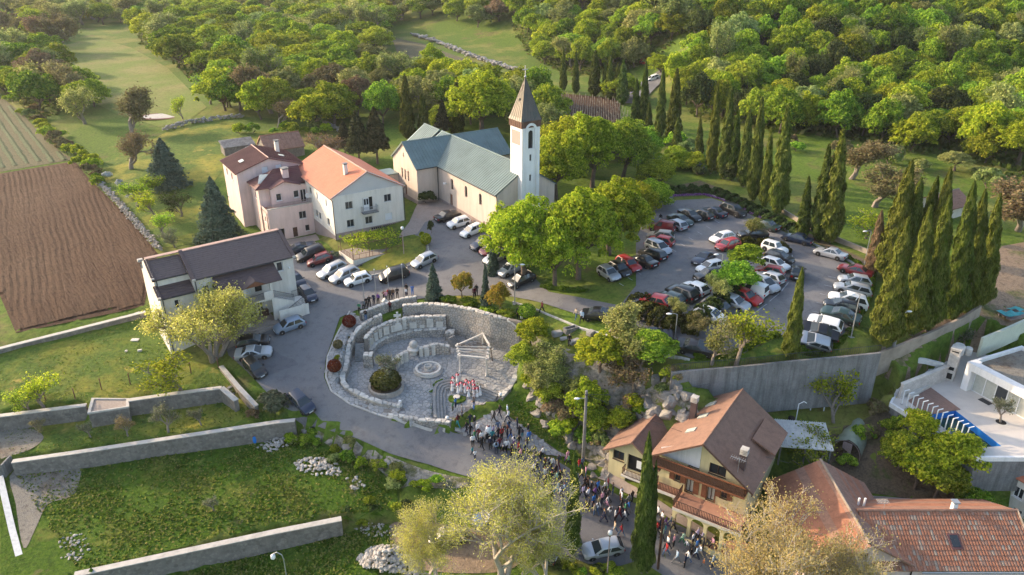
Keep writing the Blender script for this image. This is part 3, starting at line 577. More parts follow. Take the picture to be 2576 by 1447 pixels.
def slope(root,A,B,C,D,mat,mode,step,th=0.12,name=None,t=0.05,mats=None,slabmat=None,rng=RNG,single=300):
 A,B,C,D=map(Vector,(A,B,C,D));n=(B-A).cross(D-A).normalized();u=(B-A);lu=u.length;u.normalize();v=D-A;lv=v.length;v.normalize()
 MB().slab([A,B,C,D],th).build('roof_deck',slabmat or mat,root)
 if mode=='panel':
  k=max(1,round(lu/step));w=lu/k;mb=MB()
  def bx(a,b,z0,z1):mb.hexa([A+u*a+n*z0,A+u*b+n*z0,A+u*b+v*lv+n*z0,A+u*a+v*lv+n*z0,A+u*a+n*z1,A+u*b+n*z1,A+u*b+v*lv+n*z1,A+u*a+v*lv+n*z1])
  bx(.005,w-.06,.004,.022);bx(w-.06,w-.005,.004,.10);me=mb.mesh('roof_panel',(mat,))
  for i in range(k):place('roof_panel',me,root,loc=tuple(u*(w*i)))
 elif mode=='course':
  k=max(1,round(lv/step));h=lv/k;mb=MB();a=.0
  mb.hexa([A+n*.004,B+n*.004,B+v*h*1.02+n*.003,A+v*h*1.02+n*.003,A+n*t,B+n*t,B+v*h*1.02+n*.012,A+v*h*1.02+n*.012]);me=mb.mesh('tile_course',(mat,))
  for i in range(k):
   o=place('tile_course',me,root,loc=tuple(v*(h*i)))
   if mats:setmat(o,0,mt[mats[rng.randrange(len(mats))]])
 elif mode=='tile':
  k=round(lv/step);h=lv/k;m=round(lu/(step*.62));w=lu/m;mb=MB();g=.015
  q=[(0,.25),(.22,.8),(.5,1),(.78,.8),(1,.25)]
  lo=[A+u*(g+(w-2*g)*a)+n*(t*.6+t*.9*b)for a,b in q];hi=[A+u*(g+(w-2*g)*a)+v*h*1.12+n*(.004+t*.7*b)for a,b in q];base=[A+u*g,A+u*(w-g)]
  mb.add(lo+hi+base,[(i,i+1,6+i,5+i)for i in range(4)]+[(10,11,4,3,2,1,0)]);me=mb.mesh('roof_tile',('tile_a',));rest=MB();cnt=0
  rows=list(range(k));mid=lv/2
  for i in rows:
   for j in range(m):
    off=u*(w*j)+v*(h*i)+n*rng.uniform(-.004,.008);pick=rng.choices((0,1,2),(6,3,1))[0]
    if cnt<single and root.get('_tiles',0)==0:
     o=place('roof_tile',me,root,loc=tuple(off));setmat(o,0,mt[('tile_a','tile_b','tile_c')[pick]]);cnt+=1
    else:rest.add([Vector(p)+off for p in mb.v],mb.f,pick)
  if rest.f:o=rest.build('roof_tiles',('tile_a','tile_b','tile_c'),root);o['kind']='stuff'
def gable_roof(parent,x0,x1,y0,y1,ez,rz,mat,mode,step,axis='y',ov=.35,ovg=.3,ridge=None,name='roof',ridge_at=None,**kw):
 root=place(name,None,parent)
 if axis=='y':
  xm=(x0+x1)/2 if ridge_at is None else ridge_at;s1=(rz-ez)/(xm-x0);s2=(rz-ez)/(x1-xm)
  slope(root,(x0-ov,y1+ovg,ez-s1*ov),(x0-ov,y0-ovg,ez-s1*ov),(xm,y0-ovg,rz),(xm,y1+ovg,rz),mat,mode,step,**kw)
  slope(root,(x1+ov,y0-ovg,ez-s2*ov),(x1+ov,y1+ovg,ez-s2*ov),(xm,y1+ovg,rz),(xm,y0-ovg,rz),mat,mode,step,**kw)
  if ridge:MB().tube([(xm,y0-ovg-.02,rz+.03),(xm,y1+ovg+.02,rz+.03)],.11,6).build('ridge_cap',ridge,root)
 else:
  ym=(y0+y1)/2 if ridge_at is None else ridge_at;s1=(rz-ez)/(ym-y0);s2=(rz-ez)/(y1-ym)
  slope(root,(x0-ovg,y0-ov,ez-s1*ov),(x1+ovg,y0-ov,ez-s1*ov),(x1+ovg,ym,rz),(x0-ovg,ym,rz),mat,mode,step,**kw)
  slope(root,(x1+ovg,y1+ov,ez-s2*ov),(x0-ovg,y1+ov,ez-s2*ov),(x0-ovg,ym,rz),(x1+ovg,ym,rz),mat,mode,step,**kw)
  if ridge:MB().tube([(x0-ovg-.02,ym,rz+.03),(x1+ovg+.02,ym,rz+.03)],.11,6).build('ridge_cap',ridge,root)
 return root
def O(u,z,w,h,k='win2',**kw):return dict(u=u,z=z,w=w,h=h,k=k,**kw)
def chimney(parent,x,y,z0,z1,w=.6,m='plaster_offwhite',capm='roof_maroon'):
 c=MB().box(x-w/2,y-w/2,z0,x+w/2,y+w/2,z1).build('chimney',m,parent);MB().box(x-w/2-.1,y-w/2-.1,z1+.16,x+w/2+.1,y+w/2+.1,z1+.26).box(x-w/2+.05,y-w/2+.05,z1,x+w/2-.05,y+w/2-.05,z1+.16).build('chimney_cap',capm,c)
def railing(parent,pts,h=0.95,step=0.16,mat='metal_dark',r=.018,name='railing',top=.03):
 mb=MB();pts=[Vector(p)for p in pts]
 for a,b in zip(pts,pts[1:]):
  mb.tube([a+Vector((0,0,h)),b+Vector((0,0,h))],top,4);mb.tube([a+Vector((0,0,.1)),b+Vector((0,0,.1))],r,4);k=max(1,int((b-a).length/step))
  for i in range(k+1):
   p=a.lerp(b,i/k);mb.tube([p+Vector((0,0,.1)),p+Vector((0,0,h))],r,4,cap=False)
 return mb.build(name,mat,parent)
def pipe(parent,pts,r=.06,m='metal_dark',name='downpipe'):MB().tube(pts,r,6).build(name,m,parent)
YC=math.radians(32.6)
# church
def church():
 c=thing('church','cream church with blue-grey seamed metal roofs, transept and white bell tower','church',(-2.15,104.44,0),YC)
 cr,W_,L_,e,r='plaster_cream',10.1,18.2,6.0,9.16;zb=-1.6
 aw=dict(arch=True,k='win1',frame='wood_red',glass='glass')
 wall(c,cr,(0,L_),(0,0),rect(L_,zb,e),[O(L_-4.75-.4,3.0,.8,1.8,**aw),O(L_-9.05-.4,3.0,.8,1.8,**aw),O(L_-13.5-.4,3.0,.8,1.8,**aw),O(L_-14.4,.2,.9,1.95,'door',m='wood_red')],.3)
 wall(c,cr,(0,0),(W_,0),[(0,zb),(W_,zb),(W_,e),(W_/2,r-.06),(0,e)],[O(1.7,2.0,.9,1.9,**aw),O(W_-2.6,2.0,.9,1.9,**aw)],.3)
 wall(c,cr,(W_,0),(W_,L_),rect(L_,zb,e),[O(4,3,.8,1.8,**aw),O(9,3,.8,1.8,**aw),O(13.5,3,.8,1.8,**aw)],.3)
 y0,y1,xl,xr=L_,27.15,-3.75,W_+3.75;tw=y1-y0
 wall(c,cr,(xl,y0),(0,y0),rect(3.75,zb,e))
 wall(c,cr,(W_,y0),(xr,y0),rect(3.75,zb,e))
 wall(c,cr,(xl,y1),(xl,y0),[(0,zb),(tw,zb),(tw,e),(tw/2,r-.06),(0,e)],[O(tw-5.55-.28,2.95,.56,1.8,**aw),O(tw-4.4-.28,2.95,.56,1.8,**aw),O(tw-3.25-.28,2.95,.56,1.8,**aw),O(tw-5.05,.1,.9,2.05,'door',m='wood_red'),O(tw-4.9,6.6,.45,.8,'win1',frame='white_frame',glass='curtain',sill=False)],.3)
 wall(c,cr,(xr,y0),(xr,y1),[(0,zb),(tw,zb),(tw,e),(tw/2,r-.06),(0,e)])
 wall(c,cr,(xr,y1),(xl,y1),rect(xr-xl,zb,e))
 wall(c,cr,(9.4,32.5),(.7,32.5),[(0,zb),(8.7,zb),(8.7,e),(4.35,r-.2),(0,e)]);wall(c,cr,(.7,32.5),(.7,y1),rect(32.5-y1,zb,e));wall(c,cr,(9.4,y1),(9.4,32.5),rect(32.5-y1,zb,e))
 gable_roof(c,0,W_,0,y1-1.2,e,r,'copper','panel',.55,'y',.3,.12,'copper','nave_roof')
 gable_roof(c,xl,xr,y0,y1,e,r+.01,'copper','panel',.55,'x',.3,.25,'copper','transept_roof')
 gable_roof(c,.7,9.4,y1,32.5,e,r-.02,'copper','panel',.55,'y',.3,.2,'copper','choir_roof')
 s=place('sacristy',None,c);wall(s,cr,(-6.1,28.4),(-6.1,25.4),rect(3,zb,3.3),[O(1.0,.2,.9,2.0,'door',m='wood_red')]);wall(s,cr,(-6.1,25.4),(xl,25.4),rect(2.35,zb,3.3));MB().box(-6.35,25.15,3.3,xl-.005,28.6,3.45).build('flat_roof','copper',s)
 pl=MB();pl.box(-.04,.02,zb,-.002,L_-.02,.42);pl.box(xl-.04,y0-.04,zb,xl-.002,y1,.42);pl.box(xl,y0-.04,zb,-.05,y0-.002,.42);pl.box(-.04,-.04,zb,W_+.04,-.002,.42);pl.build('plinth','plinth',c)
 g=MB();g.tube([(-.36,-.1,e-.28),(-.36,L_-.4,e-.28)],.07,6);g.tube([(xl-.2,y0-.36,e-.28),(-.4,y0-.36,e-.28)],.07,6);g.build('gutter','metal_dark',c)
 pipe(c,[(-.12,y0-.12,e-.3),(-.12,y0-.12,zb)]);pipe(c,[(-.1,.1,e-.3),(-.1,-.1,e-.6),(-.1,-.1,zb)])
 vb=MB();vb.slab([(-.36,-.14,e-.23),(W_/2,-.14,r-.01),(W_/2,-.12,r+.12),(-.36,-.12,e-.1)],.1);vb.slab([(W_/2,-.14,r-.01),(W_+.36,-.14,e-.23),(W_+.36,-.12,e-.1),(W_/2,-.12,r+.12)],.1);vb.build('verge','metal_dark',c)
 fl=MB();fl.tube([(0,15.0,3.6),(-.35,15.0,3.7)],.04,5);fl.box(-.7,14.8,3.6,-.33,15.2,3.85);fl.build('wall_lamp','white',c)
 t=place('bell_tower',None,c);a,b,f,k=3.53,6.53,-1.0,1.95;top=15.1;xm=(a+b)/2;wm='plaster_white'
 slits=[O(1.33,z,.34,.95,'dark',frame='metal_dark',sill=False)for z in(4.3,7.35,10.3)]
 wall(t,wm,(a,f),(b,f),rect(3.0,zb,top),slits+[O(1.1,12.1,.8,2.6,'win1',arch=True,frame='metal_dark')],.25,'tower_wall')
 wall(t,wm,(a,k),(a,f),rect(k-f,zb,top),[O(.35,12.6,k-f-.7,2.0,'void')],.18,'tower_wall');wall(t,wm,(b,f),(b,k),rect(k-f,zb,top),[O(.35,12.6,k-f-.7,2.0,'void')],.18,'tower_wall');wall(t,wm,(b,k),(a,k),rect(3.0,zb,top),(),.2,'tower_wall')
 for i in range(12):
  z=12.63+i*.163
  MB().add([(a-.01,f+.36,z+.02),(a-.01,k-.36,z+.02),(a+.07,k-.36,z+.16),(a+.07,f+.36,z+.16),(a-.01,f+.36,z),(a-.01,k-.36,z)],[(0,3,2,1),(0,1,5,4)]).build('louvre','wood_louvre',t)
 pb=MB();pb.box(a-.001,f-.1,3.9,a+.55,f-.003,top-.02);pb.box(b-.55,f-.1,3.9,b+.001,f-.003,top-.02);pb.build('pilaster',wm,t)
 hd=MB();n=14;rr,R=.62,.98;cz=14.75
 for i in range(n):
  p=[(xm+q*math.cos(math.pi*(i+j)/n),f-.14,cz+q*math.sin(math.pi*(i+j)/n))for q,j in((rr,0),(R,0),(R,1),(rr,1))];hd.slab([p[0],p[1],p[2],p[3]][::-1],-.2)
 hd.box(xm-R,f-.14,12.0,xm-rr,f+.05,cz);hd.box(xm+rr,f-.14,12.0,xm+R,f+.05,cz);hd.build('arch_surround',wm,t)
 MB().add([(xm-.6,f-.02,12.0),(xm+.6,f-.02,12.0),(xm+.6,f-.02,12.09),(xm-.6,f-.02,12.09)],[(0,1,2,3)]).build('ledge',wm,t)
 bs=MB();bs.box(a-.22,f-.22,zb,a+.75,f+.6,3.75);bs.box(b-.75,f-.22,zb,b+.22,f+.6,3.75);bs.box(a-.32,f-.32,3.752,a+.85,f+.7,3.95);bs.box(b-.85,f-.32,3.752,b+.32,f+.7,3.95);bs.build('buttress',wm,t)
 bd=MB();o_=.13;bd.box(a-o_,f-o_+.03,top,b+o_,k+o_,16.05)
 bd.build('copper_band','bronze',t);rb=MB()
 for i in range(7):
  x=a-o_+(b-a+2*o_)*i/6;y=f-o_+(k-f+2*o_)*i/6;rb.box(a-o_-.035,y-.025,top+.01,a-o_-.002,y+.025,16.04)
  if abs(x-xm)>1.0:rb.box(x-.025,f-o_-.01,top+.01,x+.025,f-o_+.028,16.04)
 rb.build('band_seam','bronze',t)
 sp=place('spire',None,t);q=.22;zs=16.051;c0=[(a-q,f-q),(b+q,f-q),(b+q,k+q),(a-q,k+q)];ym=(f+k)/2
 lv=[(1.0,zs),(.9,zs+.45),(.03,21.7)];sb=MB();vs=[(xm+(x-xm)*s_,ym+(y-ym)*s_,z)for s_,z in lv for x,y in c0];sb.add(vs,[(3,2,1,0)]+[(l*4+i,l*4+(i+1)%4,l*4+4+(i+1)%4,l*4+4+i)for l in range(2)for i in range(4)]+[(8,9,10,11)]);sb.build('spire_sheathing','coppersp',sp)
 se=MB()
 for i in range(4):
  p,p2=c0[i],c0[(i+1)%4]
  for j in range(0,7):
   g=j/6;bx,by=p[0]+(p2[0]-p[0])*g,p[1]+(p2[1]-p[1])*g;path=[Vector((xm+(bx-xm)*s_,ym+(by-ym)*s_,z+.02))for s_,z in lv]
   if 0<j<6:path[2]=path[1].lerp(path[2],.55+.4*(1-abs(g-.5)*2))
   se.tube(path,.03,4)
 se.build('spire_seam','coppersp',sp)
 dm=MB();dm.box(a+.55,ym-.12,18.3,a+.9,ym+.12,19.0);dm.build('vent','metal_dark',sp)
 cs=MB();cs.lathe([(.02,0),(.14,.1),(.16,.22),(.06,.36),(.035,.4),(.035,.5)],(xm,ym,21.65),8);cs.box(xm-.05,ym-.05,22.1,xm+.05,ym+.05,23.3);cs.box(xm-.42,ym-.045,22.75,xm-.052,ym+.045,22.86);cs.box(xm+.052,ym-.045,22.75,xm+.42,ym+.045,22.86);cs.build('cross','metal_grey',sp)
church()
# parish house with red roof
HX,HY,HZ=-25.94,105.41,-1.0
def house():
 h=thing('parish_house','two-storey cream house with bright red roof and small front balcony','house',(HX,HY,HZ),YC);m='plaster_house';W_,D_,e,r,zb=11.1,17.5,6.2,9.15,-3
 w2=dict(frame='metal_grey',sillm='plaster_white')
 wall(h,m,(0,0),(W_,0),rect(W_,zb,e),[O(1.85,3.95,1.15,1.15,**w2),O(8.0,4.0,1.15,1.15,**w2),O(4.6,3.2,1.55,2.05,'void'),O(1.85,1.15,1.15,1.15,**w2),O(4.75,1.1,1.15,1.15,**w2),O(7.95,1.1,1.15,1.1,'shutter')],.2)
 MB().box(4.7,.12,3.2,5.6,.17,5.2).build('door','white_frame',h);MB().box(4.8,.09,4.1,5.1,.118,5.0).box(5.2,.09,4.1,5.5,.118,5.0).build('door_pane','glass',h)
 wall(h,'plaster_grey',(0,0),(W_,0),[(0,e),(W_,e),(W_/2,r-.05)],(),.2,'gable_wall');MB().box(-.05,-.06,e-.1,W_+.05,-.003,e+.02).build('cornice','plaster_house',h)
 wall(h,m,(0,D_),(0,0),rect(D_,zb,e),[O(D_-u-.9,z,.9,hh,k,**w2)for u,z,hh,k in((6.1,4.0,1.05,'shutter'),(2.2,4.0,1.05,'shutter'),(7.4,.9,1.1,'win1'),(6.0,.9,1.1,'win1'),(2.2,1.1,1.1,'win1'),(9.3,4.0,1.1,'win1'))]+[O(D_-8.3,-2.9,.95,1.9,'door')],.2)
 wall(h,m,(W_,0),(W_,D_),rect(D_,zb,e),[O(3,4,1,1.1),O(7,4,1,1.1),O(11,4,1,1.1),O(3,1.1,1,1.1)],.2);wall(h,m,(W_,D_),(0,D_),[(0,zb),(W_,zb),(W_,e),(W_/2,r-.05),(0,e)])
 gable_roof(h,0,W_,0,D_,e,r,'roof_red','course',.38,'y',.35,.25,'ridge')
 chimney(h,3.7,3.6,7.2,9.6,.55,'plaster_offwhite','concrete')
 bl=place('balcony',None,h);MB().box(4.2,-1.05,3.0,6.6,-.002,3.14).build('balcony_slab','concrete',bl);railing(bl,[(4.25,-.05,3.14),(4.25,-1.0,3.14),(6.55,-1.0,3.14),(6.55,-.05,3.14)],.9,.14,'metal_grey')
 MB().box(-.04,-.05,zb,W_+.04,-.003,.55).box(-.05,0,zb,-.003,D_,.1).build('plinth','plinth',h)
 gr=MB()
 for i in range(14):gr.box(5.6+i*.32,-.08,.1,5.82+i*.32,-.052,.4)
 gr.build('vent_grille','void',h);MB().box(3.4,-.08,-.3,3.95,-.052,.05).build('cellar_window','void',h)
 pipe(h,[(-.3,-.2,e-.25),(-.06,-.09,e-.6),(-.06,-.09,zb)]);pipe(h,[(W_+.3,-.2,e-.25),(W_+.08,-.09,e-.6),(W_+.08,-.09,-1)]);MB().tube([(-.38,-.3,e-.2),(-.38,D_,e-.2)],.07,6).build('gutter','metal_dark',h)
 vb=MB();s=(r-e)/(W_/2)
 vb.slab([(-.38,-.27,e-s*.38-.02),(W_/2,-.27,r-.02),(W_/2,-.25,r+.1),(-.38,-.25,e-s*.38+.1)],.05);vb.slab([(W_/2,-.27,r-.02),(W_+.38,-.27,e-s*.38-.02),(W_+.38,-.25,e-s*.38+.1),(W_/2,-.25,r+.1)],.05);vb.build('verge','plaster_grey',h)
house()
def pink():
 h=thing('pink_house','pale pink stepped house with maroon hipped roofs behind red-roofed house','house',(HX,HY,HZ),YC);m='plaster_pink';zb=-4
 w2=dict(frame='white_frame')
 wall(h,m,(-7.05,9.5),(0,9.5),rect(7.05,zb,2.7),[O(4.75,.4,1.15,1.2,'win2',frame='metal_grey'),O(3.5,-2.35,.75,1.6,'door'),O(5.5,-1.7,.65,.95,'win1',frame='wood_dark'),O(.9,-2.4,1.3,1.8,'void')],.2)
 wall(h,m,(-7.05,17),(-7.05,9.5),rect(7.5,zb,2.7),[O(5.6,.4,.6,.9,'win1'),O(6.6,-.6,.5,.8,'win1')]);MB().box(-7.05,9.51,2.0,0,17,2.2).build('terrace_floor','terracotta_floor',h)
 MB().box(-7.12,9.43,2.7,0,9.75,2.82).build('parapet_coping','coping',h);railing(h,[(-6.95,9.6,2.82),(-.1,9.6,2.82)],.55,.16,'wood_louvre',.03)
 wall(h,m,(-5.6,11.7),(0,11.7),[(0,2.2),(5.6,2.2),(5.6,5.2),(4.4,5.35),(2.2,6.05),(0,5.3)],[O(.75,3.15,.85,1.15,'win1',**w2),O(3.5,3.2,.85,1.15,'win1',**w2),O(4.55,2.25,.95,2.1,'win2',frame='white_frame',sill=False)])
 wall(h,m,(-5.6,12.6),(-5.6,11.7),rect(.9,2.2,5.3));wall(h,m,(-7.2,12.6),(-5.6,12.6),rect(1.6,2.2,5.3));wall(h,m,(-7.2,17),(-7.2,12.6),rect(4.4,zb,5.3),[O(2.2,3.4,.7,1.0,'win1')])
 r1=place('hip_roof',None,h);ap1,ap2=(-4.0,14.6,7.4),(-2.4,14.6,7.4);ez=5.35
 A,B,C_,D_=(-7.75,11.9,ez),(0,11.9,ez),(0,17.2,ez),(-7.75,17.2,ez)
 q=MB();q.slab([A,B,(0,14.6,7.4),ap1],.12);q.slab([D_,A,ap1],.12);q.slab([C_,D_,ap1,(0,14.6,7.4)],.12);q.build('roof_deck','roof_maroon',r1)
 sm=MB()
 for i in range(1,9):f=i/9;sm.tube([(A[0]+(ap1[0]-A[0])*f,A[1]+(ap1[1]-A[1])*f,ez+(7.4-ez)*f+.02),(0,A[1]+(14.6-A[1])*f,ez+(7.4-ez)*f+.02)],.035,4)
 for i in range(1,7):f=i/7;sm.tube([(A[0]+(ap1[0]-A[0])*f,A[1]+(ap1[1]-A[1])*f,ez+(7.4-ez)*f+.02),(D_[0]+(ap1[0]-D_[0])*f,D_[1]+(ap1[1]-D_[1])*f,ez+(7.4-ez)*f+.02)],.035,4)
 sm.tube([A,ap1,(0,14.6,7.4)],.07,5);sm.build('roof_batten','roof_maroon',r1)
 gb=MB();gb.slab([(-5.85,11.3,5.28),(-3.4,11.3,6.2),(-3.4,14,6.35),(-5.85,13,5.42)][::-1],-.1);gb.slab([(-3.4,11.3,6.2),(-.95,11.3,5.35),(-.95,13,5.5),(-3.4,14,6.35)][::-1],-.1);gb.build('porch_roof','roof_maroon',h)
 sp=MB();sp.slab([(-7.0,13.0,5.95),(-5.9,12.8,6.02),(-5.0,14.0,6.95),(-6.2,14.6,6.9)],.08);sp.build('solar_panel','curtain',h)
 chimney(h,-2.6,13.4,6.2,7.5,.95,'plaster_pink','concrete')
 wall(h,m,(-9,17),(1.5,17),[(0,zb),(10.5,zb),(10.5,7.0),(5.1,8.65),(0,7.0)],[O(3.9,6.3,.95,1.0,'shutter'),O(6.1,6.35,.95,1.0,'shutter')]);wall(h,m,(-9,26),(-9,17),rect(9,zb,7.0),[O(2,5,.9,1.1,'win1'),O(5,5,.9,1.1,'win1')]);wall(h,m,(1.5,17),(1.5,26),rect(9,zb,7.0));wall(h,m,(1.5,26),(-9,26),[(0,zb),(10.5,zb),(10.5,7.0),(5.4,8.65),(0,7.0)])
 gable_roof(h,-9,1.5,17,26,7.0,8.7,'roof_maroon','panel',.5,'y',.35,.3,'ridge','rear_roof',ridge_at=-3.9)
 MB().slab([(-7.6,20,7.72),(-6.9,20,7.95),(-6.9,21.2,7.95),(-7.6,21.2,7.72)][::-1],-.08).slab([(-1.2,20,8.0),(-.4,20,7.76),(-.4,21,7.76),(-1.2,21,8.0)][::-1],-.08).build('skylight','curtain',h)
 chimney(h,-.4,24,7.2,9.3,.6,'plaster_offwhite','concrete')
 dh=MB();dh.lathe([(.02,0),(.25,.02),(.42,.1)],(0,0,0),14);d=dh.build('satellite_dish','white',h);d.location=(-.35,10.6,3.6);d.rotation_euler=(math.radians(75),0,math.radians(20))
 MB().tube([(-.35,10.7,2.2),(-.35,10.7,3.6)],.03,5).build('dish_pole','metal_grey',h);pipe(h,[(-7.2,9.4,2.2),(-7.2,9.4,zb)])
pink()
# parish hall
def hall():
 yaw=math.radians(36);h=thing('parish_hall','long white hall with dark brown tiled roof, porch canopy and outside stair','hall',(-41.07,80.18,-3),yaw);m='plaster_offwhite';zb=-4.5
 def Z(z):return z+3
 wm=dict(frame='white_frame')
 wall(h,m,(4,0),(16.3,0),rect(12.3,zb,Z(2.8)),[O(.95,3.1,.75,1.3,'win1',**wm),O(2.0,3.1,.75,1.3,'win1',**wm),O(10.1,3.9,.8,1.25,'win1',**wm),O(5.6,1.9,.9,2.0,'door',m='white_frame'),O(7.0,1.9,.9,2.0,'void'),O(5.9,-1.45,.95,2.1,'win2',frame='white_frame',sill=False),O(6.95,-1.45,.8,2.1,'win2',frame='white_frame',sill=False),O(2.2,-.9,1.2,1.1,'win2',**wm)],.2)
 wall(h,m,(16.3,0),(16.3,8),[(0,zb),(8,zb),(8,Z(2.8)),(4,Z(4.85)),(0,Z(2.8))]);wall(h,m,(16.3,8),(0,8),rect(16.3,zb,Z(2.8)))
 wall(h,m,(4,1.5),(4,0),rect(1.5,Z(1.2),Z(2.9)))
 wall(h,m,(0,1.5),(4,1.5),rect(4,Z(1.3),Z(3.25)));wall(h,m,(0,0),(4,0),rect(4,zb,Z(1.2)),[O(1.5,2.4,.55,1.1,'win1',**wm),O(1.4,-1.2,.7,1.0,'win1',**wm)],.2)
 wall(h,m,(0,8),(0,0),[(0,zb),(8,zb),(8,Z(1.5)),(6.6,Z(2.25)),(6.6,Z(3.45)),(4,Z(4.85)),(1.2,Z(3.5)),(1.2,Z(2.6)),(0,Z(2.2))],[O(3.1,1.0,.6,.45,'win1',**wm),O(6.6,-2.5,.8,1.2,'win1',frame='wood_louvre')],.2)
 r=place('roof',None,h)
 k=dict(mats=None,t=.045)
 slope(r,(4.25,-.35,Z(2.62)),(16.25,-.35,Z(2.62)),(16.25,4,Z(4.85)),(4.25,4,Z(4.85)),'roof_dark','course',.33,**k)
 slope(r,(16.25,8.35,Z(2.62)),(4.25,8.35,Z(2.62)),(4.25,4,Z(4.85)),(16.25,4,Z(4.85)),'roof_dark','course',.33,**k)
 slope(r,(.25,1.2,Z(3.05)),(3.75,1.2,Z(3.05)),(3.75,4,Z(4.55)),(.25,4,Z(4.55)),'roof_dark','course',.33,**k)
 slope(r,(3.75,8.35,Z(2.4)),(.25,8.35,Z(2.4)),(.25,4,Z(4.55)),(3.75,4,Z(4.55)),'roof_dark','course',.33,**k)
 MB().slab([(.0,3.85,Z(4.86)),(16.3,3.85,Z(4.98)),(16.3,4.5,Z(4.98)),(.0,4.5,Z(4.86))],.1).build('ridge_flashing','ridge',r)
 cp=MB()
 for x,z0 in((4.0,2.62),(16.3,2.62)):cp.slab([(x-.22,-.5,Z(z0)+.12),(x+.22,-.5,Z(z0)+.12),(x+.22,4,Z(4.85)+.14),(x-.22,4,Z(4.85)+.14)],.3)
 cp.slab([(-.2,1.0,Z(3.02)+.1),(.25,1.0,Z(3.02)+.1),(.25,4,Z(4.6)+.14),(-.2,4,Z(4.6)+.14)],.3);cp.slab([(-.2,-.4,Z(1.18)+.12),(.22,-.4,Z(1.18)+.12),(.22,1.5,Z(2.1)+.12),(-.2,1.5,Z(2.1)+.12)],.3);cp.build('parapet_flashing','roof_choc',h)
 cs=MB();cs.box(-.25,1.1,Z(3.1),.1,1.5,Z(3.3));cs.box(-.25,-.5,Z(1.22),.1,-.1,Z(1.4));cs.box(3.8,-.6,Z(2.5),4.2,-.3,Z(2.76));cs.box(16.1,-.6,Z(2.5),16.5,-.3,Z(2.76));cs.box(-.3,7.6,Z(3.2),.3,8.1,Z(3.5));cs.build('corbel','coping',h)
 lt=place('lean_to_roof',None,h);slope(lt,(.22,-.3,Z(1.16)),(3.95,-.3,Z(1.16)),(3.95,1.5,Z(2.06)),(.22,1.5,Z(2.06)),'roof_choc','course',.4,**k)
 cn=place('canopy',None,h);slope(cn,(6.15,-2.6,Z(.92)),(13.75,-2.6,Z(.92)),(13.75,-.003,Z(2.3)),(6.15,-.003,Z(2.3)),'roof_choc','course',.36,**k)
 pd=MB();pd.slab([(9.0,-2.75,Z(.95)),(10.4,-2.75,Z(1.62)),(10.4,-.9,Z(1.85)),(9.0,-2.3,Z(1.1))][::-1],-.08);pd.slab([(10.4,-2.75,Z(1.62)),(11.8,-2.75,Z(.95)),(11.8,-2.3,Z(1.1)),(10.4,-.9,Z(1.85))][::-1],-.08);pd.build('canopy_pediment','roof_choc',cn);MB().add([(9.1,-2.7,Z(.9)),(11.7,-2.7,Z(.9)),(10.4,-2.7,Z(1.55))],[(0,1,2)]).build('pediment_board','wood_red',cn)
 cl=MB()
 for x in(6.5,9.0,12.3):cl.box(x-.14,-2.5,zb,x+.14,-2.22,Z(1.0))
 cl.build('column',m,h)
 bl=place('balcony',None,h);MB().box(6.2,-2.45,Z(-1.45),12.4,-.002,Z(-1.2)).build('balcony_slab',m,bl);railing(bl,[(6.25,-.1,Z(-1.2)),(6.25,-2.4,Z(-1.2)),(8.0,-2.75,Z(-1.2)),(10.4,-2.75,Z(-1.2)),(11.3,-2.5,Z(-1.2))],.95,.13,'metal_dark');MB().box(11.3,-2.55,Z(-1.2),12.4,-2.4,Z(-.2)).build('balcony_parapet',m,bl)
 st=place('outside_stair',None,h);sb=MB();n=9
 for i in range(n):sb.box(12.45+i*.28,-2.3,zb,12.73+i*.28,-1.2,Z(-1.3)-i*.13-.1)
 sb.box(12.45+n*.28,-2.4,zb,16.3,-1.0,Z(-2.6))
 for i in range(9):sb.box(15.4-i*.34,-3.5,zb,15.74-i*.34,-2.41,Z(-2.6)-i*.17)
 sb.build('stair_flight','plaster_offwhite',st);MB().box(12.5,-3.62,zb,16.3,-3.5,Z(-2.7)).build('stair_wall',m,st)
 railing(st,[(12.45,-2.35,Z(-1.2)),(15.0,-2.35,Z(-2.5))],.9,.14);railing(st,[(15.7,-3.5,Z(-2.6)),(12.8,-3.5,Z(-4.1))],.9,.14);railing(st,[(15.2,-1.0,Z(-2.6)),(16.25,-1.0,Z(-2.6)),(16.25,-3.5,Z(-2.6)),(15.7,-3.5,Z(-2.6))],.9,.14)
 MB().box(5.4,-3.4,zb,12.4,-.003,Z(-4.32)).box(5.2,-4.0,zb,12.2,-3.402,Z(-4.46)).build('porch_floor','paving',h)
 g=MB();g.tube([(4.2,-.45,Z(2.55)),(16.3,-.45,Z(2.55))],.08,6);g.tube([(.2,1.1,Z(2.98)),(3.8,1.1,Z(2.98))],.08,6);g.tube([(.2,-.4,Z(1.1)),(3.95,-.4,Z(1.1))],.08,6);g.build('gutter','metal_dark',h)
 pipe(h,[(4.2,-.12,Z(2.5)),(4.2,-.12,Z(.9))]);pipe(h,[(.3,-.12,Z(1.0)),(.3,-.12,zb)]);pipe(h,[(.3,1.38,Z(2.9)),(.3,1.38,Z(2.0))])
 MB().tube([(15.6,0,Z(1.2)),(15.6,-.2,Z(1.2))],.03,5).ball((15.6,-.25,Z(1.2)),.14,8,5).build('wall_lamp','lamp_white',h)
 bn=MB();bn.box(11.3,-.7,Z(-4.3),12.1,-.2,Z(-3.5));bn.build('porch_bench','wood_dark',h)
hall()
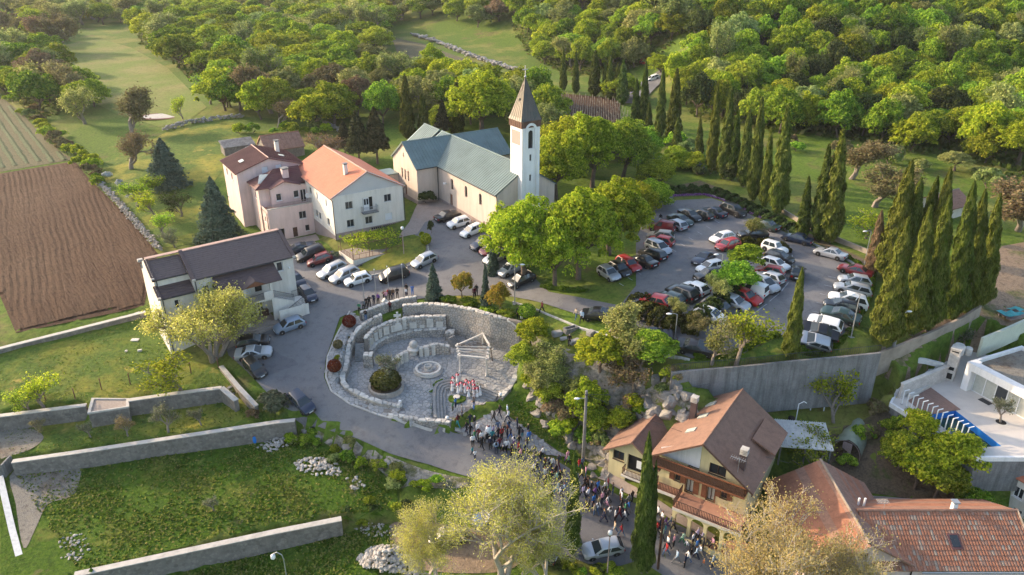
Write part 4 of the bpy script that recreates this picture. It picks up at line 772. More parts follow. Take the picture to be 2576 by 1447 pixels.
# yellow house on the street
def yellow():
 yaw=math.radians(-33.5);h=thing('yellow_house','three-storey yellow house with brown tiled roofs, wooden balconies and arcade','house',(14.31,59.95,-11),yaw);m='plaster_yellow';zb=-5
 bw=dict(frame='wood_dark',sillm='wood_dark');W_,D_=8.6,9.5;e,r=5.95,8.9
 wall(h,m,(-.1,0),(W_,0),[(0,zb),(W_+.1,zb),(W_+.1,e),(4.45,r-.1),(0,e)],[O(.75,-.3,.95,2.05,'door'),O(2.0,.6,.5,1.0,'dark',**bw),O(3.2,.6,.9,.9,'dark',arch=True,**bw),O(5.0,.6,.9,.9,'dark',arch=True,**bw),O(1.75,3.0,.55,.85,'win2',surround='wood_red',**bw),O(2.9,2.2,.75,1.75,'win2',glass='curtain',surround='wood_red',**bw),O(5.0,2.2,.75,1.75,'win2',glass='curtain',surround='wood_red',**bw),O(6.3,3.0,.6,.85,'win2',surround='wood_red',**bw),O(2.9,5.1,1.1,1.3,'win2',**bw),O(4.9,5.3,1.6,1.15,'win2',**bw)],.2)
 for u in(1.2,2.35,3.72,4.45,5.8,6.95):MB().box(u-.1-(0 if u not in(1.2,)else 0),-.07,2.3 if u in(3.72,4.45)else 3.0,u+.38,-.02,3.95 if u in(3.72,4.45)else 3.85).build('shutter','wood_red',h)
 wall(h,m,(W_,0),(W_,D_),rect(D_,zb,e-.1),[O(1.5,3.2,1.6,1.3,'win2',**bw),O(5.5,3.2,1.2,1.2,'win2',**bw)]);wall(h,m,(W_,D_),(-.1,D_),[(0,zb),(W_+.1,zb),(W_+.1,e),(4.35,r-.1),(0,e)]);wall(h,m,(-.1,D_),(-.1,0),rect(D_,zb,e))
 MB().box(.02,-.035,5.35,3.9,-.003,6.2).add([(.02,-.03,6.2),(3.9,-.03,6.2),(3.9,-.03,8.35)],[(0,1,2)]).build('white_panel','plaster_white',h)
 rr=place('roof',None,h);s=(r-e)/4.35
 slope(rr,(-.75,D_+.5,e-s*.65),(-.75,-1.1,e-s*.65),(4.3,-1.1,r),(4.3,D_+.5,r),'roof_brown','course',.3,mats=('roof_brown',),t=.04);slope(rr,(9.3,-1.1,e-s*.68),(9.3,D_+.5,e-s*.68),(4.3,D_+.5,r),(4.3,-1.1,r),'roof_brown','course',.3,mats=('roof_brown',),t=.04)
 MB().tube([(4.3,-1.12,r+.03),(4.3,D_+.52,r+.03)],.1,6).build('ridge_cap','roof_brown',rr);vb=MB();vb.slab([(-.77,-1.16,e-s*.67-.12),(4.3,-1.16,r-.12),(4.3,-1.12,r+.06),(-.77,-1.12,e-s*.67+.06)],.05);vb.slab([(4.3,-1.16,r-.12),(9.32,-1.16,e-s*.7-.12),(9.32,-1.12,e-s*.7+.06),(4.3,-1.12,r+.06)],.05);vb.build('bargeboard','wood_dark',rr)
 sk=MB()
 for y,f in((2.2,.42),(5.0,.45),(7.6,.42)):
  x=-.75+5.05*f;z=e-s*.65+3.4*f*.99;dx=.9;sk.slab([(x,y,z+.16),(x+dx,y,z+dx*s+.16),(x+dx,y+.7,z+dx*s+.16),(x,y+.7,z+.16)][::-1],-.1)
 sk.build('skylight','curtain',rr)
 dm=MB();dm.slab([(7.2,4.6,7.3),(9.5,4.6,6.3),(9.5,8.6,6.3),(7.2,8.6,7.3)],.15);dm.build('dormer_roof','roof_brown',rr)
 for x,y,z0,z1 in((.9,5.6,6.4,8.6),(7.6,.6,6.2,8.2)):
  c=MB().box(x-.28,y-.28,z0,x+.28,y+.28,z1).build('chimney','roof_choc',h);cc=MB()
  for i in range(4):cc.box(x-.34,y-.34,z1+i*.17+.005,x+.34,y+.34,z1+i*.17+.08)
  cc.box(x-.2,y-.2,z1,x+.2,y+.2,z1+.5);cc.build('chimney_pot','coping',c)
 an=MB();an.tube([(7.5,-.4,6.0),(7.5,-.4,8.4)],.025,5);an.tube([(6.7,-.4,8.2),(8.1,-.4,8.2)],.02,4)
 for i in range(7):an.tube([(6.75+i*.2,-.75,8.2),(6.75+i*.2,-.05,8.2)],.012,4)
 an.build('television_aerial','metal_grey',h)
 for nm,y,z,x0,x1 in(('upper_balcony',-.95,4.85,.0,W_),('middle_balcony',-1.0,2.0,0,2.6),('arcade_balcony',-2.6,2.0,2.6,9.2)):
  b=place(nm,None,h);MB().box(x0,y,z-.18,x1,-.004,z).build('balcony_floor','terracotta_floor' if z<4 else 'wood_dark',b);pts=[(x0+.05,y+.05,z),(x1-.05,y+.05,z)]
  if nm=='upper_balcony':
   bd=MB()
   for i in range(int((x1-x0)/.16)):bd.box(x0+i*.16+.01,y-.02,z+.05,x0+i*.16+.15,y+.02,z+.8)
   bd.build('balcony_board','wood_dark',b);MB().box(x0,y-.06,z+.8,x1,y+.08,z+.88).build('handrail','wood_red',b);MB().box(x0,y-.1,z-.3,x1,y+.04,z-.182).build('beam','wood_red',b)
  else:railing(b,([(x0+.05,-.1,z)]if nm=='middle_balcony' else[(x0+.05,-1.1,z)])+pts+[(x1-.05,-.1,z)],.85,.15,'wood_dark',.03,top=.05);MB().box(x0,y-.03,z-.3,x1,y,z+.02).build('fascia','plaster_offwhite',b)
 ar=place('arcade',None,h);xs=[2.8,4.35,5.9,7.45,9.0];ab=MB()
 for x in xs:ab.box(x-.16,-2.55,-1.2,x+.16,-2.2,1.1)
 for a,b in zip(xs,xs[1:]):
  mid=(a+b)/2;R=(b-a)/2-.16;n=8;top=1.82
  for i in range(n):
   t0,t1=math.pi*i/n,math.pi*(i+1)/n;p0=(mid-R*math.cos(t0),1.1+R*.8*math.sin(t0));p1=(mid-R*math.cos(t1),1.1+R*.8*math.sin(t1));ab.hexa([(p0[0],-2.54,p0[1]),(p1[0],-2.54,p1[1]),(p1[0],-2.24,p1[1]),(p0[0],-2.24,p0[1]),(p0[0],-2.54,top),(p1[0],-2.54,top),(p1[0],-2.24,top),(p0[0],-2.24,top)])
  ab.box(a-.16,-2.54,1.1,a+.16,-2.24,top)
 ab.box(xs[-1]-.16,-2.54,1.1,xs[-1]+.16,-2.24,top);ab.build('arcade_pillar',m,ar);MB().box(2.5,-2.7,-5,9.4,-.005,-1.0).build('arcade_floor','terracotta_floor',ar);MB().box(2.45,-3.0,-5,9.6,-2.72,-.85).build('planter_wall','plaster_yellow',ar);MB().box(2.4,-3.04,-5,9.65,-3.002,-1.5).build('planter_base','plinth',ar)
 stp=MB()
 for i in range(4):stp.box(.4,-.9-i*.35,-5,2.2,-.56-i*.35,-.35-i*.2)
 stp.build('door_steps','terracotta_floor',h)
 gw=place('garage_wing',None,h);x0,x1,e2,r2=-5.4,-.12,4.1,5.9;y2=6.5
 wall(gw,m,(x0,0),(x1,0),[(0,zb),(5.28,zb),(5.28,e2),(2.6,r2-.1),(0,e2)],[O(1.9,-.75,2.6,2.45,'door',m='wood_dark'),O(2.05,2.1,3.0,1.9,'void'),O(.45,2.8,1.2,1.1,'win2',**bw)],.25);wall(gw,m,(x0,y2),(x0,0),rect(y2,zb,e2));wall(gw,m,(x1,y2),(x0,y2),[(0,zb),(5.28,zb),(5.28,e2),(2.6,r2-.1),(0,e2)])
 MB().box(-3.4,2.2,2.0,x1,2.3,4.0).build('loggia_wall','plaster_white',gw)
 gr=gable_roof(gw,x0,x1-.05,0,y2,e2,r2,'roof_brown','course',.3,'y',.45,.6,'roof_brown',t=.04)
 MB().box(-3.6,-.85,1.72,0,-.004,1.9).build('balcony_floor','plaster_offwhite',gw);railing(gw,[(-3.5,-.1,1.9),(-3.5,-.8,1.9),(-.05,-.8,1.9)],.8,.14,'wood_dark',.03,top=.05)
 MB().box(-2.2,-.4,3.0,-1.7,-.36,3.9).build('hanging_cloth','white',gw);MB().box(x0-.03,-.035,zb,-3.55,-.002,.0).build('plinth','plinth',gw)
yellow()
# tiled house at the lower right
def tiled():
 h=thing('tiled_house','old house with weathered terracotta tile roofs and pink gable at lower right','house',(30.2,52.9,-13),0);b=Vector((30.2,52.9,-13))
 rz,ez=6.6,4.1;m='plaster_pink';k=dict(t=.05)
 r=place('roof',None,h)
 slope(r,(.4,-4.6,ez),(14.4,-4.6,ez),(14.4,-.0,rz),(.4,-.0,rz),'tile_a','tile',.42,**k);r['_tiles']=1
 slope(r,(14.4,4.4,ez),(.4,4.4,ez),(.4,0,rz),(14.4,0,rz),'tile_a','course',.42,mats=('tile_a','tile_b'),**k)
 slope(r,(-.4,-4.2,rz-0),(-.4,6.6,rz-0),(-.4,6.6,rz),(-.4,-4.2,rz),'tile_a','none',1)if 0 else None
 g=place('wing_roof',None,h)
 slope(g,(-5.6,7.2,ez-.4),(-5.6,-4.3,ez-.4),(-.5,-4.3,rz+.25),(-.5,6.8,rz+.25),'tile_a','course',.42,mats=('tile_a','tile_a','tile_b'),**k);slope(g,(4.2,-4.3,ez),(4.2,6.8,ez),(-.5,6.8,rz+.25),(-.5,-4.3,rz+.25),'tile_b','course',.42,mats=('tile_a','tile_b'),**k)
 rc=MB();rc.tube([(-.5,-4.35,rz+.3),(-.5,6.85,rz+.3)],.13,6);rc.build('ridge_cap','tile_c',g);MB().tube([(.3,0,rz+.04),(14.45,0,rz+.04)],.13,6).build('ridge_cap','tile_b',r);MB().tube([(14.42,-4.65,ez+.06),(14.42,0,rz+.08)],.1,6).build('verge_tile','tile_c',r)
 wall(h,m,(-5.2,-3.9),(3.9,-3.9),[(0,-.5),(9.1,-.5),(9.1,ez-.2),(4.7,rz),(0,ez-.5)],[O(4.3,4.6,.8,.8,'dark',frame='wood_dark')],.2,'gable_wall');wall(h,m,(-5.2,6.4),(-5.2,-3.9),rect(10.3,-.5,ez-.4),[O(3,1,1,1.2),O(7,1,1,1.2)]);wall(h,m,(3.9,-4.1),(14.2,-4.1),rect(10.3,-.5,ez+.1));wall(h,m,(14.2,-4.1),(14.2,4.1),[(0,-.5),(8.2,-.5),(8.2,ez+.1),(4.1,rz-.15),(0,ez+.1)]);wall(h,m,(14.2,4.1),(-5.2,6.4),rect(19.5,-.5,ez-.3))
 MB().tube([(4.3,-4.75,ez-.05),(14.4,-4.75,ez-.05)],.08,6).build('gutter','metal_grey',h)
 sk=MB();s=(rz-ez)/4.6;sk.slab([(7.6,-2.9,ez+s*1.7+.14),(8.3,-2.9,ez+s*1.7+.14),(8.3,-2.0,ez+s*2.6+.14),(7.6,-2.0,ez+s*2.6+.14)],.1);sk.build('skylight','glass',r);MB().slab([(7.45,-3.05,ez+s*1.55+.1),(8.45,-3.05,ez+s*1.55+.1),(8.45,-1.85,ez+s*2.75+.1),(7.45,-1.85,ez+s*2.75+.1)],.06).build('skylight_frame','roof_maroon',r)
 chimney(h,9.0,.35,rz-.4,rz+.5,.4,'white','metal_grey')
 an=MB();an.tube([(2.7,.2,rz-.2),(2.7,.2,rz+1.0)],.02,5);an.tube([(2.0,.2,rz+.9),(3.0,.2,rz+.9)],.018,4);an.tube([(2.0,.2,rz+.6),(3.0,.2,rz+.6)],.018,4)
 for i in range(8):an.tube([(2.0+i*.13,-.1,rz+.9),(2.0+i*.13,.5,rz+.9)],.01,4)
 an.build('television_aerial','metal_grey',h);MB().tube([(1.1,1.5,rz-.9),(1.1,1.5,rz+.1)],.1,7).tube([(1.7,1.6,rz-.9),(1.7,1.6,rz)],.1,7).build('vent_pipe','white',h)
tiled()
def side_house():
 a=at(2493,1260,-12);h=thing('cream_house','cream house with red roof and split air unit at right edge','house',tuple(a),math.radians(-62));m='plaster_offwhite'
 wall(h,m,(0,0),(9,0),rect(9,-2,4.2),[O(1.6,1.9,.9,1.2),O(2.0,-.4,.9,1.2),O(5.5,1.9,.9,1.2)],.2);wall(h,m,(0,8),(0,0),[(0,-2),(8,-2),(8,4.2),(4,6),(0,4.2)]);wall(h,m,(9,0),(9,8),rect(8,-2,4.2));wall(h,m,(9,8),(0,8),rect(9,-2,4.2))
 gable_roof(h,0,9,0,8,4.2,6,'roof_red','course',.4,'x',.3,.4,'ridge');MB().box(3.1,-.4,1.5,3.9,-.05,2.1).build('air_conditioner','white',h)
side_house()
def outhouse():
 a=at(712,398,-.4);h=thing('orange_roof_outhouse','small stone outhouse with patched orange roof behind pink house','outhouse',(a[0],a[1],-.6),YC);m='terrace_wall'
 wall(h,m,(-3,0),(4.4,0),rect(7.4,-1,2.2));wall(h,m,(4.4,0),(4.4,6),[(0,-1),(6,-1),(6,2.2),(3,4.3),(0,2.2)],[O(2.6,2.2,.6,.8,'void')]);wall(h,m,(-3,6),(-3,0),[(0,-1),(6,-1),(6,2.2),(3,4.3),(0,2.2)]);wall(h,m,(4.4,6),(-3,6),rect(7.4,-1,2.2));gable_roof(h,-3,4.4,0,6,2.2,4.35,'tile_b','panel',.8,'x',.3,.2,'tile_a')
 b=at(605,388,-.8);s=thing('corrugated_shed','low shed with grey corrugated roof behind pink house','shed',tuple(b),YC);MB().box(-3,0,-1,3,3,1.6).build('shed_wall','terrace_wall',s);r=place('roof',None,s);slope(r,(-3.2,-.3,1.7),(3.2,-.3,1.7),(3.2,3.2,2.5),(-3.2,3.2,2.5),'concrete','panel',.3)
outhouse()
# terrace and field walls
def line_px(pts):return[tuple(at(*p)[:2])for p in pts]
def lerpz(pts):
 P=[np.array(p,float)for p in pts];L=[0]
 for a,b in zip(P,P[1:]):L.append(L[-1]+np.linalg.norm((b-a)[:2]))
 L=np.array(L)/L[-1];Zs=[p[2]for p in P]
 return lambda x,y,s:float(np.interp(s,L,Zs))
def ground_wall(name,label,pts,w,below,mat='terrace_wall',cap='coping',cat='wall',st=1.0):
 P=[at(*p)for p in pts];zt=lerpz(P);return strip_wall(name,[tuple(p[:2])for p in P],w,lambda x,y,s:zt(x,y,s)-below,zt,mat,None,st,cap,.06,.09,label=label,cat=cat)
ground_wall('field_wall','low stone wall between ploughed field and green lawn',[(-150,918,-5.2),(0,877,-5.0),(180,832,-4.8),(366,785,-4.5)],.5,2.2)
ground_wall('terrace_wall','stone terrace wall left of the paved lookout block',[(-150,1068,-6.9),(0,1047,-6.8),(217,1020,-6.6)],.5,2.6)
ground_wall('terrace_wall','stone terrace wall right of the paved lookout block',[(323,1008,-6.4),(440,991,-6.4),(557,976,-6.3)],.5,2.6)
ground_wall('terrace_wall','short return wall beside the terrace steps',[(557,976,-6.3),(594,1008,-6.7)],.5,2.6)
ground_wall('terrace_wall','long stone terrace wall above the rough grass',[(31,1162,-8.5),(200,1138,-8.3),(450,1100,-8.1),(692,1063,-7.9),(742,1058,-7.8)],.5,3.2)
ground_wall('terrace_wall','lowest stone terrace wall with broken end',[(187,1447,-11.2),(692,1339,-11.1),(859,1306,-11.0)],.55,3.0)
ground_wall('roadside_wall','old low wall along the road beside the parked cars',[(556,922,-6.0),(600,975,-6.5),(645,1022,-7.0)],.4,2.2)
ground_wall('block_wall','white concrete block wall at lower left corner',[(0,1200,-9.8),(30,1330,-10.9),(62,1450,-11.6)],.45,2.0,'whitewash','whitewash')
def lookout():
 q=[at(*p)for p in[(222,1040,-6.5),(323,1024,-6.5),(323,1004,-6.5),(232,1003,-6.5)]];r=thing('lookout_block','raised stone block with brown paved top in terrace wall','platform');pl=[tuple(p[:2])for p in q]
 MB().prism(pl,-9.5,-6.62).build('block_core','terrace_wall',r);c=np.mean([p[:2]for p in q],0);MB().prism([tuple(c+(np.array(p)-c)*.9)for p in pl],-6.61,-6.55).build('block_paving','paving',r)
 cp=MB();ins=[tuple(c+(np.array(p)-c)*.88)for p in pl];out=[tuple(c+(np.array(p)-c)*1.04)for p in pl]
 for i in range(4):
  j=(i+1)%4;cp.prism([out[i],out[j],ins[j],ins[i]],-6.62,-6.42)
 cp.build('block_coping','coping',r)
lookout()
def steps_block(name,label,a,b,n,w,z0,dz,mat='concrete'):
 r=thing(name,label,'steps');a=Vector(a);b=Vector(b);d=(b-a);L=d.length;d.normalize();p=Vector((-d.y,d.x))
 for i in range(n):
  q0,q1=a+d*(L*i/n),a+d*(L*(i+1)/n+.05);MB().prism([tuple(q0-p*w/2),tuple(q1-p*w/2),tuple(q1+p*w/2),tuple(q0+p*w/2)],z0-3,z0-i*dz).build('step',mat,r)
steps_block('terrace_steps','grey stone steps down beside the terrace wall end',at(583,968,-6.9)[:2],at(612,1000,-8)[:2],5,1.4,-6.9,.22)
steps_block('corner_steps','stone steps in terrace wall at left edge',at(16,1158,-8.5)[:2],at(10,1188,-10)[:2],5,1.6,-8.5,.28)
for i,(x,y)in enumerate([(38,1020),(115,1007),(190,1006),(256,981),(328,968),(405,954),(481,940),(550,927)]):
 p=G(x,y);r=thing('fence_post','rusty iron fence post on lawn, number %s from the left edge'%('one two three four five six seven eight'.split()[i]),'post',tuple(p),0,'iron fence posts on the lawn');MB().tube([(0,0,-.3),(.02,0,1.45)],.055,6).build('post_shaft','rust',r);MB().tube([(.02,0,1.452),(.02,0,1.5)],.075,6).build('post_cap','rust',r)
def rock_mesh(seed,n=9,sq=.7):
 rs=random.Random(seed);bm=bmesh.new();bmesh.ops.create_icosphere(bm,subdivisions=2 if n>9 else 1,radius=1)
 pl=[(Vector((rs.gauss(0,1),rs.gauss(0,1),rs.gauss(0,.8))).normalized(),rs.uniform(.5,.85)if n<10 else rs.uniform(.42,.8))for _ in range(n if n<10 else 26)]
 if n>9:bmesh.ops.subdivide_edges(bm,edges=bm.edges[:],cuts=1,use_grid_fill=True)
 for v in bm.verts:
  if n>9:v.co*=1+.28*(math.sin(v.co.x*5+seed)*math.sin(v.co.y*4.3+seed*2)+.6*math.sin(v.co.z*8+v.co.x*7))*.8
  for nn,d in pl:
   e=v.co.dot(nn)-d
   if e>0:v.co-=nn*e*.95
  v.co*=rs.uniform(.95,1.05);v.co.z*=sq
 me=bpy.data.meshes.new('rock');bm.to_mesh(me);bm.free();me.materials.append(mt['rubble']);return me
ROCKS=[rock_mesh(i)for i in range(6)]
BOULDERS=[rock_mesh(40+i,16,.75)for i in range(4)]
def scatter_stones(name,parent,pts,smin,smax,mats=('rubble','stone2'),single=60,seed=1,lift=0.0):
 rs=random.Random(seed);rest=MB();k=0
 pts=sorted(pts,key=lambda p:p[1])
 for p in pts:
  me=ROCKS[rs.randrange(6)];s=rs.uniform(smin,smax);z=p[2]if len(p)>2 else hz(p[0],p[1]);m=mats[0 if rs.random()<.7 else 1];a=rs.uniform(0,6.3)
  if k<single:
   o=place(name,me,parent,(p[0],p[1],z+s*.25+lift),a,(s,s*rs.uniform(.7,1.1),s*.8));setmat(o,0,mt[m]);k+=1
  else:
   c,s2=math.cos(a),math.sin(a);rest.add([(p[0]+(v.co.x*c-v.co.y*s2)*s,p[1]+(v.co.x*s2+v.co.y*c)*s,z+s*.25+lift+v.co.z*s*.8)for v in me.vertices],[tuple(f.vertices)for f in me.polygons],0 if m==mats[0]else 1)
 if rest.f:o=rest.build(name+'s',mats,parent);o['kind']='stuff'
def along(pts,step,jit,rs):
 out=[];P=[G(*p)for p in pts]
 for a,b in zip(P,P[1:]):
  n=max(1,int((b-a).length/step))
  for i in range(n):
   p=a.lerp(b,(i+rs.random())/n);out.append((p.x+rs.uniform(-jit,jit),p.y+rs.uniform(-jit,jit)))
 return out
rs0=random.Random(4)
def dry_wall(label,pts,h,wdt,step,seed,smin=.16,smax=.32,single=40):
 r=thing('dry_stone_wall',label,'wall');P=along(pts,step,wdt,random.Random(seed));rs=random.Random(seed);scatter_stones('stone',r,[(x,y,hz(x,y)+rs.uniform(0,h))for x,y in P],smin,smax,('rock','stone2'),seed=seed,single=single)
dry_wall('tumbled dry stone wall along the ploughed field and garden',[(238,455),(262,475),(300,515),(330,550),(352,575),(385,610),(402,632)],.7,.45,.06,2,single=90)
dry_wall('dark dry stone wall across the garden under the trees',[(410,330),(480,312),(560,300),(610,297)],.9,.35,.12,3,.3,.5,30)
dry_wall('ruined stone bank below the green thicket',[(795,200),(830,218),(860,240),(900,262)],1.0,1.6,.1,5,.35,.6,40)
dry_wall('long stone bank beside the far brown field',[(1040,90),(1100,108),(1180,140),(1250,165),(1300,180)],.8,1.0,.25,6,.5,.9,30)
dry_wall('short broken garden wall near the brown pine',[(815,308),(840,322),(860,335)],.5,.3,.12,7,.25,.4,30)
def rubble(name,label,outline,n,smin,smax,seed,hmax=0,single=80):
 P=gpoly(outline);a=np.array(P);rs=random.Random(seed);pts=[];c=a.mean(0);R=np.linalg.norm(a-c,axis=1).mean()
 while len(pts)<n:
  x,y=rs.uniform(a[:,0].min(),a[:,0].max()),rs.uniform(a[:,1].min(),a[:,1].max())
  if inpoly(np.array([x]),np.array([y]),P)[0]:
   d=math.hypot(x-c[0],y-c[1])/R;pts.append((x,y,hz(x,y)+max(0,1-d)*hmax*rs.uniform(.5,1)))
 r=thing(name,label,'stones');scatter_stones('stone',r,pts,smin,smax,('rubble','coping'),single,seed)
rubble('stone_heap','big heap of pale building stones near the bottom edge',[(900,1405),(935,1378),(1000,1385),(1060,1415),(1050,1447),(960,1447),(915,1430)],420,.14,.34,8,1.5,120)
rubble('stone_scatter','white stones lying scattered in the rough grass',[(145,1360),(180,1340),(220,1345),(225,1385),(200,1410),(155,1405)],60,.1,.22,9)
rubble('stone_pile','pile of white rubble below the end of the terrace wall',[(645,1125),(690,1100),(720,1095),(745,1110),(720,1125),(680,1140)],130,.1,.24,10,.5)
rubble('stone_pile','white rubble spread below the road bank bushes',[(740,1160),(790,1148),(850,1165),(860,1195),(800,1200),(750,1185)],150,.1,.3,11,.3)
rubble('stone_scatter','few pale stones on the slope beneath the road',[(870,1205),(900,1200),(920,1225),(890,1235)],22,.12,.28,12)
rubble('stone_scatter','grey stones strewn beside the broken wall end',[(890,1330),(960,1318),(1030,1330),(1000,1352),(930,1350)],90,.08,.2,13)
def cliff():
 rs=random.Random(21);r=thing('rock_face','pale limestone rock face beside the yellow house','rock')
 for x,y,s in[(1505,1150,1.6),(1480,1130,1.3),(1530,1105,1.5),(1560,1090,1.6),(1585,1070,1.7),(1610,1055,1.8),(1640,1040,1.7),(1500,1100,1.2),(1450,1105,1.1),(1420,1080,1.1),(1395,1050,1.0),(1375,1020,1.0),(1355,985,1.1),(1345,950,1.0),(1670,1035,1.5),(1690,1010,1.3),(1630,1010,1.2),(1600,1030,1.3),(1540,1140,1.5),(1520,1180,1.3),(1565,1120,1.4),(1345,1010,.9),(1365,1050,.9),(1440,1085,1.0),(1655,985,1.0),(1470,1080,1.0),(1710,1015,1.2),(1740,1010,1.1)]:
  p=G(x,y);
  for k in range(4):
   t=s*rs.uniform(.45,1.0);q=(p.x+rs.uniform(-.9,.9)*s,p.y+rs.uniform(-.7,.7)*s);o=place('rock',BOULDERS[rs.randrange(4)],r,(*q,hz(*q)-.2*t),rs.uniform(0,6),(t*rs.uniform(.9,1.6),t*rs.uniform(.7,1.1),t*rs.uniform(.8,1.5)));setmat(o,0,mt['rock'])
cliff()
def bank_rocks():
 rs=random.Random(22);r=thing('road_bank','rough rock and earth bank holding up the road edge','rock')
 for x,y,s in[(770,1080,.9),(800,1092,1.0),(835,1102,1.0),(870,1115,1.1),(905,1130,1.1),(940,1145,1.2),(975,1158,1.1),(1010,1168,1.0),(1050,1180,.9),(1090,1190,.9),(860,1130,.8),(920,1150,.9),(1000,1190,.8)]:
  p=G(x,y);o=place('rock',BOULDERS[rs.randrange(4)],r,(p.x,p.y,p.z-.35*s),rs.uniform(0,6),(s,s*.8,s*.7));setmat(o,0,mt['rock'])
bank_rocks()
# plaza
rsp=random.Random(31)
def clad(parent,line,zb,zt,side,w,cell=.36,single=60,name='stone',mats=('stone','stone2')):
 P=[Vector(p[:2])for p in line];S=[0]
 for a,b in zip(P,P[1:]):S.append(S[-1]+(b-a).length)
 L=S[-1];H=max(zt(0,0,i/20)-zb(0,0,i/20)for i in range(21))
 def m(u,v,d):
  k=min(max(int(np.searchsorted(S,u))-1,0),len(P)-2);t=(u-S[k])/(S[k+1]-S[k]);p=P[k].lerp(P[k+1],t)
  d0=(P[min(k+1,len(P)-1)]-P[k]).normalized();d1=(P[min(k+2,len(P)-1)]-P[min(k+1,len(P)-2)]).normalized();dd=d0.lerp(d1,t).normalized();n=Vector((-dd.y,dd.x))*side
  b,tp=zb(0,0,u/L),zt(0,0,u/L);q=p+n*(w/2+d);return(q.x,q.y,b+v/H*(tp-b))
 stones(name,parent,stone_cells(L,H,cell,rsp),m,.022,.035,mats,rsp,single)
def cap_stones(parent,line,zt,w,cell=.55,h=.12,single=40):
 P=[Vector(p[:2])for p in line];S=[0]
 for a,b in zip(P,P[1:]):S.append(S[-1]+(b-a).length)
 L=S[-1];W_=w+.16
 def m(u,v,d):
  k=min(max(int(np.searchsorted(S,u))-1,0),len(P)-2);t=(u-S[k])/(S[k+1]-S[k]);p=P[k].lerp(P[k+1],t);dd=(P[k+1]-P[k]).normalized()
  if t>.5 and k+2<len(P):dd=dd.lerp((P[k+2]-P[k+1]).normalized(),(t-.5)).normalized()
  elif t<.5 and k>0:dd=dd.lerp((P[k]-P[k-1]).normalized(),.5-t).normalized()
  n=Vector((-dd.y,dd.x));q=p+n*(v-W_/2);return(q.x,q.y,zt(0,0,u/L)+(h if d>0 else 0)+max(0,d)*.5)
 stones('cap_stone',parent,stone_cells(L,W_,cell,rsp,1.0),m,.02,.03,('coping','slab'),rsp,single)
def stone_wall(name,label,pts,w,zb,both=True,cell=.36,single=60,n=4,inner=1,cap=True,parent=None):
 P=smooth_line(pts,n)if n else[np.array(p)for p in pts];line=[tuple(p[:2])for p in P];zt=lerpz(P);r=thing(name,label,'wall')if parent is None else place(name,None,parent)
 zbf=zb if callable(zb)else(lambda x,y,s:zb);strip_wall('wall_core',line,w-.03,zbf,lambda x,y,s:zt(x,y,s),'mortar',r,None)
 for sd in((1,-1)if both else(inner,)):clad(r,line,zbf,zt,sd,w-.03,cell,single if sd==inner else single//3)
 if cap:cap_stones(r,line,zt,w,single=30)
 for p,q in((line[0],line[1]),(line[-1],line[-2])):
  d=Vector(p)-Vector(q);d.normalize()
 return r
stone_wall('plaza_back_wall','high curved fieldstone wall closing the back of the plaza',BACK_WALL,.55,lambda x,y,s:float(np.interp(s,[0,.3,.6,.75,.9,1],[-6.6,-6.6,-6.8,-7.6,-8.4,-9.0])),True,.36,150,3,-1)
stone_wall('plaza_side_wall','curved fieldstone wall between the road pavement and the sunken plaza',LEFT_WALL,.5,lambda x,y,s:float(np.interp(s,[0,.3,.6,.8,1],[-6.6,-6.7,-7.4,-8.2,-8.6])),True,.36,80,3,1)
stone_wall('plaza_front_wall','low curved fieldstone wall at the front of the plaza',FRONT_WALL,.5,-9.4,True,.34,80,3,-1)
UPW=[at(*pz(x,y),z)for x,y,z in[(340,320,-3.2),(420,288,-3.1),(500,258,-3.0),(600,225,-2.9),(700,195,-2.8),(800,172,-2.7),(885,162,-2.6)]]
stone_wall('pedestal_wall','fieldstone retaining wall with stone shrine where the men stand',UPW,.45,-5.2,True,.34,50,2,-1)
def shrine():
 p=at(*pz(583,300),-4.3);r=thing('stone_shrine','small pale stone shrine standing against the retaining wall','shrine',(p[0],p[1],-4.3),.3);MB().lathe([(.45,0),(.45,.25),(.4,.3)],seg=14).build('shrine_base','slab',r);MB().box(-.32,-.25,.3,.32,.25,1.35).build('shrine_body','slab',r);MB().add([(-.4,-.3,1.352),(.4,-.3,1.352),(.4,.3,1.352),(-.4,.3,1.352),(0,-.3,1.8),(0,.3,1.8)],[(0,3,2,1),(0,1,4),(1,2,5,4),(2,3,5),(3,0,4,5)]).build('shrine_roof','slab',r);MB().box(-.06,-.28,.6,.06,-.252,1.1).build('shrine_slot','void',r)
shrine()
MEM=[at(*pz(x,y),z)for x,y,z in[(395,570,-4.3),(430,510,-4.2),(520,448,-4.05),(640,402,-3.9),(740,376,-3.82),(860,360,-3.76),(1010,350,-3.7),(1170,352,-3.7)]]
mem=stone_wall('memorial_wall','curved memorial wall carrying pale stone tablets',MEM,.5,lambda x,y,s:-6.9,True,.34,60,4,-1)
